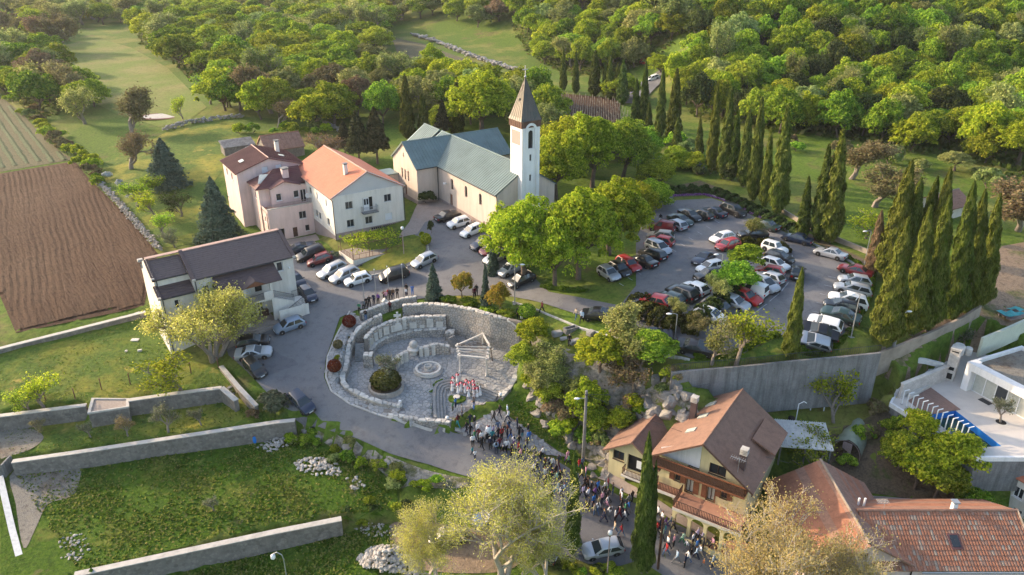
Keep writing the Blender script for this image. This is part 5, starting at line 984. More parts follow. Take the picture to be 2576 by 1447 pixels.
def tablets(parent,line,zt,side,w,items,base=0):
 P=[Vector(p[:2])for p in line];S=[0]
 for a,b in zip(P,P[1:]):S.append(S[-1]+(b-a).length)
 for f,wd,z0,z1 in items:
  u=f*S[-1];k=min(max(int(np.searchsorted(S,u))-1,0),len(P)-2);p=P[k].lerp(P[k+1],(u-S[k])/(S[k+1]-S[k]));d=(P[k+1]-P[k]).normalized();n=Vector((-d.y,d.x))*side;q=p+n*(w/2+.03)
  mb=MB();a=q-d*wd/2;b=q+d*wd/2;mb.hexa([(a.x,a.y,z0),(b.x,b.y,z0),(b.x+n.x*.14,b.y+n.y*.14,z0),(a.x+n.x*.14,a.y+n.y*.14,z0),(a.x,a.y,z1),(b.x,b.y,z1),(b.x+n.x*.12,b.y+n.y*.12,z1),(a.x+n.x*.12,a.y+n.y*.12,z1)]);t=mb.build('tablet','slab',parent);ln=MB()
  for i in range(int((z1-z0-.15)/.09)):
   z=z1-.1-i*.09;a2=a+d*.06+n*.145;b2=b-d*(.06+.1*(i%3))+n*.145
   if(b2-a2).dot(d)>.05:ln.add([(a2.x,a2.y,z-.025),(b2.x,b2.y,z-.025),(b2.x,b2.y,z),(a2.x,a2.y,z)],[(0,1,2,3)])
  if ln.f:ln.build('inscription','coping',t)
ML=[tuple(p[:2])for p in smooth_line(MEM,4)]
tablets(mem,ML,None,-1,.5,[(.06,.5,-5.75,-4.65),(.115,.35,-5.6,-4.95),(.18,.6,-5.5,-4.5),(.25,.42,-5.4,-4.3),(.33,.75,-5.3,-4.25),(.44,1.1,-5.2,-4.35),(.545,.45,-5.1,-3.8),(.64,.85,-5.1,-4.3),(.735,.6,-5.1,-4.75),(.825,.8,-5.05,-3.9),(.93,.85,-5.1,-4.3)])
_m=smooth_line(MEM,3);_n=[]
for k in range(len(_m)):
 t=(_m[min(k+1,len(_m)-1)]-_m[max(k-1,0)])[:2];t/=np.linalg.norm(t);_n.append(np.array([_m[k][0]+t[1]*.5,_m[k][1]-t[0]*.5,-5.85+(.72*k/len(_m))]))
stone_wall('memorial_ledge','stone ledge under the tablets of the memorial wall',_n,.55,-7.0,False,.34,50,0,-1)
for nm,x,y,lab in(('end_pillar',415,720,'square fieldstone pillar at left end of memorial wall'),('end_pillar',1205,500,'square fieldstone pillar at right end of memorial wall')):
 c=at(*pz(x,y),-5.2);r=thing(nm,lab,'pillar');ln=[(c[0]-.55,c[1]-.35),(c[0]+.55,c[1]-.35)]
 strip_wall('wall_core',[(c[0]-.55,c[1]),(c[0]+.55,c[1])],.9,lambda x,y,s:-7.2,lambda x,y,s:-5.2,'mortar',r,None);clad(r,[(c[0]-.57,c[1]),(c[0]+.57,c[1])],lambda x,y,s:-7.2,lambda x,y,s:-5.2,-1,.9,.34,20);cap_stones(r,[(c[0]-.58,c[1]),(c[0]+.58,c[1])],lambda x,y,s:-5.2,.95,single=8)
def pcross():
 c=at(*pz(703,425),-4.3);r=thing('stone_cross','white stone cross on a stepped plinth by the memorial wall','cross',(c[0],c[1],-4.4),.2);MB().box(-.5,-.4,-.6,.5,.4,0).box(-.35,-.3,0.001,.35,.3,.25).build('cross_plinth','slab',r);MB().box(-.13,-.1,.25,.13,.1,1.75).box(-.45,-.1,1.15,-.131,.1,1.42).box(.131,-.1,1.15,.45,.1,1.42).build('cross_shaft','slab',r)
pcross()
for nm,pts,lab,tb in(('inner_wall',[(662,800,-5.6),(690,745,-5.55),(740,708,-5.5),(800,690,-5.45)],'short curved wall left of the stone globe',[(.35,.5,-6.9,-5.45),(.62,.5,-6.85,-5.4),(.88,.5,-6.8,-5.35)]),('inner_wall',[(905,655,-5.45),(980,645,-5.4),(1060,622,-5.2),(1130,628,-5.3),(1205,645,-5.5)],'short curved wall right of the stone globe',[(.06,.4,-6.7,-5.4),(.24,.55,-6.6,-5.4),(.45,.45,-6.5,-5.05)])):
 P=[at(*pz(x,y),z)for x,y,z in pts];w=stone_wall(nm,lab,P,.45,-7.3,True,.33,40,4,-1);tablets(w,[tuple(p[:2])for p in smooth_line(P,4)],None,-1,.45,tb)
def globe():
 c=at(*pz(858,745),-6.8);r=thing('stone_globe','polished stone globe on a round drum pedestal','sculpture',(c[0],c[1]+.3,-6.9),0);MB().lathe([(.52,0),(.5,.1),(.5,.95),(.55,1.0)],seg=20).build('drum','slab',r,40);MB().lathe([(.62,1.0),(.82,1.06),(.82,1.2),(.45,1.32)],seg=24).build('disc','slab',r,40);MB().ball((0,0,1.72),.5,20,12).build('globe','coping',r,60)
globe()
def fountain():
 c=at(*pz(995,868),-6.85);r=thing('fountain','round white stone fountain basin with carved bowl','fountain',(c[0],c[1],-6.95),0)
 def ring(r0,r1,z0,z1,nm,m):
  mb=MB();n=40
  for i in range(n):
   a,b=2*math.pi*i/n,2*math.pi*(i+1)/n;pts=[(r0*math.cos(a),r0*math.sin(a)),(r1*math.cos(a),r1*math.sin(a)),(r1*math.cos(b),r1*math.sin(b)),(r0*math.cos(b),r0*math.sin(b))];mb.prism(pts,z0,z1)
  mb.build(nm,m,r)
 ring(1.25,1.52,0,.42,'basin_rim','slab');ring(1.56,1.62,0,.22,'outer_ring','slab');ring(1.66,1.74,0,.2,'outer_ring','coping');MB().lathe([(1.25,.1),(1.24,.12)],seg=30).build('basin_floor','paving',r);MB().lathe([(.55,.12),(.5,.25),(.25,.3),(.25,.4),(.45,.55),(.46,.72),(.38,.72),(.34,.5)],seg=18).build('bowl','coping',r,40)
fountain()
def paving(name,poly,cell,off,single,mats=('flag_a','flag_b'),zf=None,bed='mortar',seed=1,bedname=None):
 base=drape(bedname or name,poly,bed,off-.03,.8,kind='structure',zf=zf);a=np.array(poly);x0,y0=a.min(0);x1,y1=a.max(0);f=zf or hz;rs=random.Random(seed)
 cells=[]
 for c in stone_cells(x1-x0,y1-y0,cell,rs,1.25):
  xs=np.array([p[0]+x0 for p in c]);ys=np.array([p[1]+y0 for p in c])
  if inpoly(xs,ys,poly).mean()>.55 and inpoly(np.array([xs.mean()]),np.array([ys.mean()]),poly)[0]:cells.append(c)
 cells.sort(key=lambda c:c[0][1])
 stones('flagstone',base,cells,lambda u,v,d:(x0+u,y0+v,f(x0+u,y0+v)+off+(d if d>0 else-.02)),.02,.012,mats,rs,single)
mt['flag_a']=M('flagstone_pale',(0.36,0.35,0.335),.8,.4,3.5,bump=.2,detail_scale=9);mt['flag_b']=M('flagstone_grey',(0.29,0.288,0.285),.8,.4,3.5,bump=.2,detail_scale=9)
_pc=np.mean(PLAZA_XY,0);PLAZA_IN=[tuple(_pc+(np.array(p)-_pc)*.985)for p in PLAZA_XY]
paving('plaza_paving',PLAZA_IN,.46,.06,280,seed=2)
OUTER=[p[:2]for p in LEFT_WALL]
outer_px=[(880,785),(845,850),(824,900),(820,950),(833,985),(880,1018),(950,1045),(1040,1070),(1120,1085)]
strip=gpoly(outer_px);inner=[tuple(p)for p in OUTER[1:]]+[tuple(p[:2])for p in FRONT_WALL[1:4]]
paving('pavement',strip+[tuple(p)for p in inner[::-1]],.45,.16,60,seed=3)
paving('street_paving',gpoly([(1142,1086),(1180,1070),(1255,1030),(1275,1045),(1330,1085),(1400,1135),(1435,1152),(1400,1150),(1310,1134),(1230,1122),(1180,1103)]),.45,.16,120,seed=4)
def kerb(name,label,pts,h=.16,w=.16,px=True,mat='kerb',st=.9):
 L=resample([tuple(G(*p)[:2])for p in pts]if px else pts,st,False);r=thing(name,label,'kerb');mb=MB()
 for i in range(len(L)-1):
  a,b=Vector(L[i]),Vector(L[i+1]);d=(b-a).normalized();n=Vector((-d.y,d.x))*w/2;b2=b-d*.015
  q=[a-n,b2-n,b2+n,a+n];m2=MB();z=[hz(p.x,p.y)for p in q];m2.hexa([(p.x,p.y,zz-.2)for p,zz in zip(q,z)]+[(p.x,p.y,zz+.07+h)for p,zz in zip(q,z)]);m2.build('kerbstone',mat,r)if i<60 else mb.add(m2.v,m2.f)
 if mb.f:o=mb.build('kerbstones',mat,r);o['kind']='stuff'
kerb('kerb','kerb of the pavement curving round the plaza',outer_px,.1,.18,mat='coping')
kerb('kerb','pale kerb round the house garden in the forecourt',[(905,702),(960,690),(1010,680),(1060,655),(1078,635),(1075,605)])
kerb('kerb','kerb between the drive and the plaza garden',[(1290,762),(1340,778),(1400,803),(1460,828),(1540,850),(1640,885),(1735,908)])
kerb('kerb','long kerb along the right side of the car park',[(1790,493),(1850,515),(1920,552),(2000,592),(2060,622),(2130,655),(2190,690)])
def step_arc(name,label,pts,n,wd,up,dz,flip=1):
 r=thing(name,label,'steps');b3=smooth_line([at(*pz(x,y),z)for x,y,z in pts],5);base=[np.array(p[:2])for p in b3];zs=[p[2]+up for p in b3]
 T=[(base[min(i+1,len(base)-1)]-base[max(i-1,0)])for i in range(len(base))];N=[np.array([-t[1],t[0]])/np.linalg.norm(t)*flip for t in T]
 for k in range(n):
  mb=MB();a=[b+nn*wd*k for b,nn in zip(base,N)];c=[b+nn*(wd*(k+1)-.02)for b,nn in zip(base,N)]
  for i in range(len(base)-1):
   q=[(*a[i],zs[i]),(*a[i+1],zs[i+1]),(*c[i+1],zs[i+1]),(*c[i],zs[i])];mb.prism(q,lambda p:p[2]-1.2,lambda p:p[2]-dz*k)
  mb.build('step','step_stone',r)
mt['step_stone']=M('step_stone',(.24,.24,.235),.85,.3,3,bump=.2)
step_arc('plaza_steps','curved grey steps sweeping through the plaza floor',STEP_LINE,4,.36,.09,.12,-1)
step_arc('front_steps','broad curved steps from the plaza down to the street',[(1220,1375,-8.8),(1340,1325,-8.7),(1440,1270,-8.6),(1550,1235,-8.5),(1665,1212,-8.4)],5,.38,.14,.1,-1)
for lab,x0,y0,x1,y1 in(('dark stairs between plaza side wall and memorial wall',335,610,335,790),('grey stairs beside the right end of the inner wall',1215,545,1290,670)):
 a,b=at(*pz(x0,y0),-5.3)[:2],at(*pz(x1,y1),-6.7)[:2];steps_block('plaza_stair',lab,a,b,9,1.1,-5.3,.15,'step_stone')
for x,y,z,lab in((725,1195,-7.55,'white globe lamp on the left gate wall of the plaza'),(1180,1350,-7.95,'white globe lamp on the front wall of the plaza'),(1692,1125,-7.2,'white globe lamp on the right wall end of the plaza')):
 p=at(*pz(x,y),z);r=thing('globe_lamp',lab,'lamp',(p[0],p[1],z),0);MB().lathe([(.1,0),(.12,.05),(.07,.12)],seg=10).build('lamp_foot','metal_dark',r);MB().ball((0,0,.3),.2,12,8).build('lamp_globe','lamp_white',r,60)
p=at(*pz(722,1265),-8.2);r=thing('threshold_slab','pale stone slab lying in the plaza gateway','slab',(p[0],p[1],hz(p[0],p[1])),1.4);MB().box(-.5,-.16,.06,.5,.16,.5).build('slab_block','slab',r)
def round_bed():
 c=at(*pz(592,1045),-7.2);r=thing('round_planter','low round stone planter holding the clipped bush','planter',(c[0],c[1],hz(c[0],c[1])),0);mb=MB();n=26
 for i in range(n):
  a,b=2*math.pi*i/n,2*math.pi*(i+.93)/n;q=[(rr*math.cos(t),rr*math.sin(t))for rr,t in((1.75,a),(2.0,a),(2.0,b),(1.75,b))];MB().prism(q,-.2,.42).build('planter_stone','stone',r)
 MB().lathe([(1.76,.2),(1.75,.3)],seg=26).build('planter_soil','shade_soil',r);return c
BED=round_bed()
def mill():
 c=at(*pz(1275,1132),-7.9);z=hz(c[0],c[1]);r=thing('grass_disc','round patch of turf with a millstone in the lower plaza','lawn',(c[0],c[1],z),0);MB().lathe([(1.05,0),(1.0,.13),(.1,.15)],seg=28).build('turf','lushgrass',r);m=thing('millstone','pale round millstone lying on the turf disc','millstone',(c[0]-.05,c[1]+.02,z+.14),0);MB().lathe([(.38,0),(.4,.06),(.38,.14),(.08,.14)],seg=20).build('stone_disc','slab',m)
mill()
def pergola():
 r=thing('pergola','white stone pergola with round columns over the plaza','pergola');z=-7.2;top=-4.75
 base={k:at(*pz(*v),-7.15)for k,v in dict(a=(1305,905),b=(1560,932),c=(1285,800),d=(1330,845),e=(1585,800),f=(1525,690)).items()}
 for k in 'abcef':
  p=base[k];zz=hz(p[0],p[1])+.06;MB().lathe([(.17,0),(.17,.3),(.1,.36),(.095,top-zz-.2),(.15,top-zz-.1),(.15,top-zz)],(p[0],p[1],zz),12).build('column','slab',r,40)
 def beam(p,q,nm='beam',h=.16,w=.1,z=top):
  p=Vector((p[0],p[1]));q=Vector((q[0],q[1]));d=(q-p).normalized();p=p-d*.3;q=q+d*.3;n=Vector((-d.y,d.x))*w;MB().prism([tuple(p-n),tuple(q-n),tuple(q+n),tuple(p+n)],z,z+h).build(nm,'slab',r)
 beam(base['a'],base['b']);beam(base['c'],base['a']);beam(base['b'],base['e']);beam(base['c'],base['f'],z=top+.002);beam(base['f'],base['e'],z=top+.003)
 for t in(.25,.5,.75):beam(base['a']*(1-t)+base['c']*t,base['b']*(1-t)+base['e']*t,'rafter',.12,.06,top+.165)
 mb=MB();rs=random.Random(3)
 for i in range(9):
  t=rs.random();s=base['a']*(1-t)+base['c']*t;e=base['b']*(1-t)+base['e']*t;mb.tube([(s[0]+(e[0]-s[0])*k/6+rs.uniform(-.2,.2),s[1]+(e[1]-s[1])*k/6+rs.uniform(-.25,.25),top+.2+rs.uniform(0,.25))for k in range(7)],.03,4)
 b=base['e'];mb.tube([(b[0]+.4,b[1]-.6,z),(b[0]+.35,b[1]-.4,z+1.2),(b[0]+.1,b[1]-.2,top+.2)],.06,5);mb.build('vine_stem','bark',r)
pergola()
# retaining walls on the right
def retaining():
 r=thing('retaining_wall','tall grey concrete retaining wall below the car park lawn','wall');P=[at(*p)for p in[(1689,936,-.85),(1760,930,-.85),(1860,922,-.85),(2000,908,-.75),(2120,897,-.65),(2215,887,-.55)]];line=[tuple(p[:2])for p in P];zt=lerpz(P);n=len(line);L=resample(line,3.0,False)
 for i in range(len(L)-1):
  a,b=Vector(L[i]),Vector(L[i+1]);d=(b-a).normalized();q=Vector((-d.y,d.x))*.17;b2=b-d*.02;z1=zt(0,0,i/(len(L)-1));z2=zt(0,0,(i+1)/(len(L)-1))
  for k in range(3):lo,hi=[(-6.8,-4.2),(-4.19,-2.5),(-2.49,None)][k];MB().hexa([(p.x,p.y,lo)for p in(a-q,b2-q,b2+q,a+q)]+[(p.x,p.y,hi if hi is not None else zz)for p,zz in((a-q,z1),(b2-q,z2),(b2+q,z2),(a+q,z1))]).build('concrete_panel','concrete',r)
 fr=place('fence',None,r);pts=[(p[0],p[1],zt(0,0,i/(len(L)-1)))for i,p in enumerate(L)];railing(fr,pts,.9,.25,'metal_dark',.015)
 lw=thing('lower_retaining_wall','stained lower concrete wall behind the yellow house','wall');Q=[at(*p)for p in[(1722,990,-3.3),(1800,975,-3.3),(1880,962,-3.3),(1960,948,-3.3)]];strip_wall('wall_body',[tuple(p[:2])for p in Q],.5,lambda x,y,s:-7.5,lambda x,y,s:-3.3,'concrete',lw,2)
 MB().prism([tuple(Q[0][:2]),tuple(Q[-1][:2]),(Q[-1][0]+.4,Q[-1][1]+1.6),(Q[0][0]-.2,Q[0][1]+1.6)],-6,-3.4).build('ledge_fill','gravel',lw)
retaining()
ground_wall('boundary_wall','brown rendered wall climbing beside the cypress row',[(2210,885,-2.2),(2280,862,-1.8),(2400,812,-1.2),(2466,772,-.3),(2490,748,.2)],.3,2.5,'plinth',None)if 0 else None
def bwall(name,label,pts,w,below,mat):
 P=[at(*p)for p in pts];zt=lerpz(P);r=thing(name,label,'wall');strip_wall('wall_body',[tuple(p[:2])for p in P],w,lambda x,y,s:zt(x,y,s)-below,zt,mat,r,1.5);return r
mt['rendered_brown']=M('weathered_render',(.34,.28,.22),.9,.3,.8,bump=.2)
bwall('boundary_wall','weathered brown wall climbing beside the cypress grove',[(2208,888,-1.6),(2280,860,-1.2),(2350,830,-.8),(2420,798,-.4),(2468,768,.2)],.3,3.0,'rendered_brown')
bwall('grove_wall','low brown wall behind the cypress row at the car park',[(1960,520,1.0),(2020,555,.9),(2080,585,.8),(2140,610,.8),(2215,640,.8),(2290,690,.6)],.25,1.6,'rendered_brown')
mt['pale_green']=M('pale_green_render',(.55,.57,.46),.9,.1,1)
bwall('plot_wall','pale green rendered wall with white coping at right edge',[(2472,850,-1.0),(2520,831,-.8),(2600,795,-.4)],.3,2.4,'pale_green');bwall('white_block_row','row of white concrete blocks on bare earth',[(2275,896,-3.1),(2330,903,-3.2),(2375,914,-3.6)],.3,.6,'whitewash')
VZ=-5.5;vv=zm(3500,1380,3.4446)
def villa():
 o=Vector(tuple(at(*vv(1320,620),VZ)));o2=Vector(tuple(at(*vv(1920,950),VZ)));d=(o2-o);yaw=math.atan2(d.y,d.x);L4=d.length
 T=thing('villa_terrace','pale paved villa terrace with white edge walls','terrace');pool=[tuple(at(*vv(*p),VZ)[:2])for p in((722,962),(1110,905),(1740,1392),(1300,1428))]
 vs,fs=cdt(VILLA_XY,[pool]);MB().add([(v.x,v.y,VZ)for v in vs],[tuple(f)for f in fs]).build('terrace_paving','terrace_stone',T)
 zl=lambda x,y,s:VZ-.42;EDGE=[tuple(p)for p in(VILLA_XY[-2],VILLA_XY[-1],VILLA_XY[0],VILLA_XY[1],VILLA_XY[2])];strip_wall('terrace_footing',EDGE,.2,lambda x,y,s:VZ-4,lambda x,y,s:VZ-.421,'concrete',T,None)
 strip_wall('terrace_edge',EDGE,.3,zl,lambda x,y,s:VZ+.06,'plaster_white',T,None)
 dk=[Vector(tuple(at(*vv(*p),VZ+.06)))for p in((455,765),(770,587),(1180,888),(705,965))];D_=thing('wooden_deck','brown timber deck between the white posts and pool','deck')
 for i in range(14):
  f0,f1=i/14,(i+.93)/14;a0,a1=dk[0].lerp(dk[1],f0),dk[0].lerp(dk[1],f1);b0,b1=dk[3].lerp(dk[2],f0),dk[3].lerp(dk[2],f1);MB().hexa([(p.x,p.y,VZ+.004)for p in(a0,b0,b1,a1)]+[(p.x,p.y,VZ+.09)for p in(a0,b0,b1,a1)]).build('deck_board','deck_wood',D_)
 P=thing('swimming_pool','blue-lined swimming pool with dark green water at the bottom','pool');n=4;c=np.mean(pool,0)
 lip=[tuple(c+(np.array(p)-c)*1.0)for p in pool];mb=MB()
 for i in range(4):
  j=(i+1)%4;mb.add([(*lip[i],VZ),(*lip[j],VZ),(*lip[j],VZ-1.6),(*lip[i],VZ-1.6)],[(0,1,2,3)])
 mb.build('pool_lining','pool_blue',P);MB().add([(*p,VZ-1.58)for p in lip],[(0,1,2,3)]).build('pool_floor','pool_blue',P);MB().add([(*tuple(c+(np.array(p)-c)*.999),VZ-.75)for p in pool],[(0,1,2,3)]).build('pool_water','pool_water',P)
 a,b=at(*vv(365,822),VZ),at(*vv(1240,1340),VZ)
 for i in range(14):
  p=a+(b-a)*i/13;r=thing('angled_post','white bent steel post by the pool, %s from the upper end'%('first second third fourth fifth sixth seventh eighth ninth tenth eleventh twelfth thirteenth last'.split()[i]),'post',(p[0],p[1],VZ+.06),0,'white bent posts along the pool');MB().box(-.04,-.04,0,.04,.04,1.6).build('post_shaft','white',r);MB().hexa([(-.04,-.04,1.601),(.55,.1,1.66),(.55,.18,1.66),(-.04,.04,1.601),(-.04,-.04,1.68),(.55,.1,1.74),(.55,.18,1.74),(-.04,.04,1.68)]).build('post_arm','white',r);MB().box(-.1,-.1,0,.1,.1,.03).build('foot_plate','metal_grey',r)
 h=thing('villa','white flat-roofed modern villa with curtained glass doors','house',tuple(o),yaw);m='plaster_white';wl=L4*1.45
 for i in range(6):
  x0=i*L4/4;f=MB();t=.07;f.box(x0,.0,0,x0+t,.12,2.5).box(x0+L4/4-.02,.0,0,x0+L4/4,.12,2.5).box(x0+t,.0,2.42,x0+L4/4-.02,.12,2.5).box(x0+t,0,0,x0+L4/4-.02,.12,.06);w=f.build('glass_door','white_frame',h);MB().add([(x0+t,.06,.06),(x0+L4/4-.02,.06,.06),(x0+L4/4-.02,.06,2.42),(x0+t,.06,2.42)],[(0,1,2,3)]).build('pane','glass' if i==2 else 'curtain',w)
 MB().box(-.75,-.75,0,-.02,.6,3.35).build('pier',m,h);MB().box(-.018,-.75,2.52,wl+.2,.2,3.35).build('roof_band',m,h);MB().box(-.75,.601,0,-.45,8,3.35).box(-.449,7.7,0,wl+.2,8,3.35).build('parapet',m,h);MB().box(wl,.2,0,wl+.2,7.69,3.35).build('side_wall',m,h);MB().box(-.44,.21,2.7,wl-.01,7.69,2.95).build('roof_gravel','gravel',h)
 q=thing('garden_grill','tall stone barbecue chimney beside the villa','barbecue',tuple(at(*vv(1000,490),VZ)),yaw+math.radians(25));MB().box(-.5,0,0,.5,1.0,3.9).build('chimney_stack','slabstone',q);MB().box(-.3,-.03,.25,.3,-.004,.95).box(-.3,-.03,1.35,.3,-.004,1.75).build('fire_door','void',q);MB().box(-.55,-.05,3.902,.55,1.05,4.0).build('stack_cap','slab',q);MB().box(-.35,-.056,3.6,.35,-.052,3.75).build('smoke_slot','void',q)
 A,B=at(*vv(330,735),VZ),at(*vv(950,480),VZ);w=thing('garden_wall','pale split-stone wall beside the pool deck','wall');strip_wall('wall_body',[tuple(A[:2]),tuple(B[:2])],.3,lambda x,y,s:VZ-2,lambda x,y,s:VZ+1.75,'slabstone',w,None,'slab')
 C,D2=at(*vv(470,735),VZ),at(*vv(770,545),VZ);pb=thing('flower_trough','long white planter at the foot of the garden wall','planter');strip_wall('trough_wall',[tuple(C[:2]),tuple(D2[:2])],.45,lambda x,y,s:VZ,lambda x,y,s:VZ+.4,'slab',pb,None);
 mp=at(*vv(1520,780),VZ);dm=thing('door_mat','dark grey door mat on the villa terrace','mat',(mp[0],mp[1],VZ),yaw);MB().box(-.6,-.35,.004,.6,.35,.03).build('mat_top','metal_dark',dm);MB().box(-.63,-.38,.002,.63,.38,.012).build('mat_edge','void',dm)
mt['terrace_stone']=M('terrace_stone',(.60,.55,.50),.7,.1,.8);mt['deck_wood']=M('deck_wood',(.27,.17,.135),.7,.15,3);mt['pool_blue']=M('pool_lining_blue',(.02,.20,.62),.4,.1,1);mt['pool_water']=M('pool_water',(.02,.065,.05),.08,.2,.6,spec=.5);mt['slabstone']=wallstone('split_stone',(.5,.45,.4),(.7,.65,.6),(.5,.46,.42),4)
villa()
# poles and lamps
def lamp_pole(name,label,base,h,style,rz=0,mat='metal_grey',r0=.1,r1=.06,arm=1.0,cat='street lamp',lean=0):
 p=G(*base)if len(base)==2 else Vector(base);r=thing(name,label,cat,tuple(p),rz);MB().tube([(0,0,-.2),(lean*h,0,h)],[r0,r1],8).build('pole',mat,r)
 if style=='arm':MB().tube([(lean*h,0,h-.05),(lean*h-arm*.5,0,h+.1),(lean*h-arm,0,h+.08)],.035,6).build('arm',mat,r);MB().ball((lean*h-arm-.3,0,h+.06),.34,10,6,0,(1,.5,.28)).build('lamp_head','lamp_white',r,60);MB().box(-.25,-.25,0,.25,.25,.06).build('foot_plate',mat,r)
 elif style=='top':MB().tube([(lean*h,0,h),(lean*h,0,h+.15)],.1,8).build('lamp_neck','metal_dark',r);MB().lathe([(.1,.15),(.22,.3),(.2,.55),(.02,.65)],(lean*h,0,h),10).build('lamp_head','lamp_white',r,60)
 elif style=='hook':MB().tube([(0,0,h),(-.1,0,h+.5),(-.5,0,h+.8),(-.9,0,h+.6)],[.05,.045,.04,.03],6).build('arm',mat,r);MB().lathe([(.02,.45),(.2,.3),(.22,0),(.1,-.15)],(-.9,0,h+.15),10).build('lamp_head','lamp_white',r,60)
 elif style=='util':MB().tube([(0,0,h-.9),(-.7,-.2,h-.75)],.04,6).build('arm','metal_grey',r);MB().ball((-.95,-.28,h-.75),.3,10,6,0,(1,.5,.35)).build('lamp_head','lamp_white',r,60);MB().lathe([(r1+.04,-.5),(r1+.06,-.42),(r1+.03,-.35)],(0,0,h),8).build('pole_clamp','metal_dark',r)
 return r
lamp_pole('utility_pole','tall round concrete pole with lamp above the crowd',(1467,1158),8.6,'util',0,'concrete',.2,.13)
lamp_pole('utility_pole','concrete pole with lamp between cypresses and villa',(2240,905),6.6,'util',math.pi,'concrete',.2,.13,lean=0)
lamp_pole('utility_pole','dark wooden pole at the street edge near the bottom',(1655,1432),6.0,'none',0,'wood_dark',.13,.1,cat='pole')
for nm,b,h,st,rz,lab in(('street_lamp',(1698,850),2.9,'arm',0,'grey lamp post at the tip of the hedged island'),('street_lamp',(1807,732),4.8,'arm',.3,'grey lamp post rising from the trees among the parked cars'),('street_lamp',(2141,848),5.2,'arm',.2,'tall lamp post behind the right row of cars'),('street_lamp',(2173,672),5.0,'arm',.2,'lamp post on the verge below the leaning cypresses'),('street_lamp',(1295,765),5.3,'arm',3.1,'lamp post between drive and plaza garden'),('street_lamp',(1016,640),3.6,'top',0,'brown lamp post beside the vine terrace'),('street_lamp',(724,1470),3.0,'hook',0,'hooked lamp post at the bottom edge left of the yellow tree'),('street_lamp',(1527,1452),4.8,'top',0,'lamp post in front of the silver hatchback')):
 lamp_pole(nm,lab,b,h,st,rz,'metal_grey' if st!='top' else 'wood_louvre',.07,.045,.6)
H2=zm(1100,900,4.257)
for i,(bx,by,ty)in enumerate([(1530,1385,850),(1735,1345,770),(1947,1275,715),(2192,1225,680)]):
 p=G(*H2(bx,by));h=(by-ty)/4.257*ZS/19.5/.9;r=thing('flagpole','white flagpole behind the standing men, %s from the left'%('first','second','third','fourth')[i],'flagpole',tuple(p),0,'flagpoles by the plaza');MB().tube([(0,0,0),(0,0,h)],[.06,.035],8).build('pole','metal_grey',r);MB().ball((0,0,h+.05),.08,8,6).build('finial','white',r);MB().box(-.15,-.15,0,.15,.15,.1).build('pole_base','concrete',r)
wr=thing('power_line','thin overhead wires from the concrete pole','wire');a=G(1467,1158)+Vector((0,0,8.2))
for e in((20,66,-1.5),(26,58,-5.2)):
 e=Vector(e);MB().tube([a.lerp(e,t/10)-Vector((0,0,1.2*math.sin(math.pi*t/10)*.5))for t in range(11)],.02,4).build('wire','metal_dark',wr)
 # vegetation
def leaf_cloud(name,C,Nn,size,rs,mat,aspect=1.5):
 n=len(C);Nn=Nn/(np.linalg.norm(Nn,axis=1,keepdims=True)+1e-9);r=rs.normal(size=(n,3));t=np.cross(Nn,r);t/=np.linalg.norm(t,axis=1,keepdims=True)+1e-9;b=np.cross(Nn,t)
 s=size[:,None];v=np.stack([C-t*s*aspect*.5,C-b*s*.5,C+t*s*aspect*.5,C+b*s*.5],1).reshape(-1,3)
 me=bpy.data.meshes.new(name);me.vertices.add(4*n);me.vertices.foreach_set('co',v.ravel());me.loops.add(4*n);me.loops.foreach_set('vertex_index',np.arange(4*n));me.polygons.add(n);me.polygons.foreach_set('loop_start',np.arange(0,4*n,4));me.update(calc_edges=True)
 me.materials.append(mt[mat]);return me
def sph(n,rs):
 d=rs.normal(size=(n,3));return d/np.linalg.norm(d,axis=1,keepdims=True)
def crown(seed,R,Hh,zc,lobes=8,ncl=75,nl=90,ls=.42,mat='leaf_green',cr=.24,flat=1.0):
 rs=np.random.RandomState(seed);lc=sph(lobes,rs)*np.array([R*.52,R*.52,Hh*.5]);lc[:,2]=np.abs(lc[:,2])*1.1-Hh*.2;lc=np.vstack([lc,[[0,0,Hh*.35]]]);lr=rs.uniform(.3,.55,len(lc))*R
 C=[];N=[]
 for k in range(ncl):
  i=rs.randint(len(lc));d=sph(1,rs)[0]
  if d[2]<-.45:d[2]*=-.6
  c=lc[i]+d*lr[i]*np.array([1,1,min(1.0,Hh/R)])*rs.uniform(.75,1.05)
  q=R*cr*rs.uniform(.5,1.5);e=sph(nl,rs);e[:,2]=np.where(e[:,2]<-.3,-e[:,2],e[:,2]);rad=rs.uniform(.5,1.0,(nl,1))**.5
  C.append(c+e*q*rad*np.array([1,1,rs.uniform(.6,1.25)]));N.append(e+sph(nl,rs)*.75+np.array([0,0,.25]))
 C=np.vstack(C);N=np.vstack(N);C[:,2]+=zc;C=C[C[:,2]>.05]if zc<Hh else C;N=N[:len(C)]
 return leaf_cloud('crown',C,N,rs.uniform(.6,1.25,len(C))*ls,rs,mat)
def limbs(mb,base,h,r,spread,n,rs,up=.6):
 top=Vector((rs.uniform(-.3,.3),rs.uniform(-.3,.3),h));mb.tube([base,Vector((0,0,h*.5))+Vector((rs.uniform(-.15,.15),rs.uniform(-.15,.15),0)),top],[r,r*.8,r*.6],7);ends=[]
 for i in range(n):
  a=2*math.pi*(i+rs.random()*.6)/n;e=top+Vector((math.cos(a)*spread,math.sin(a)*spread,spread*up*rs.uniform(.6,1.3)));m=top.lerp(e,.5)+Vector((0,0,spread*.12));mb.tube([top-Vector((0,0,.1)),m,e],[r*.5,r*.32,r*.1],5);ends.append(e)
 return ends
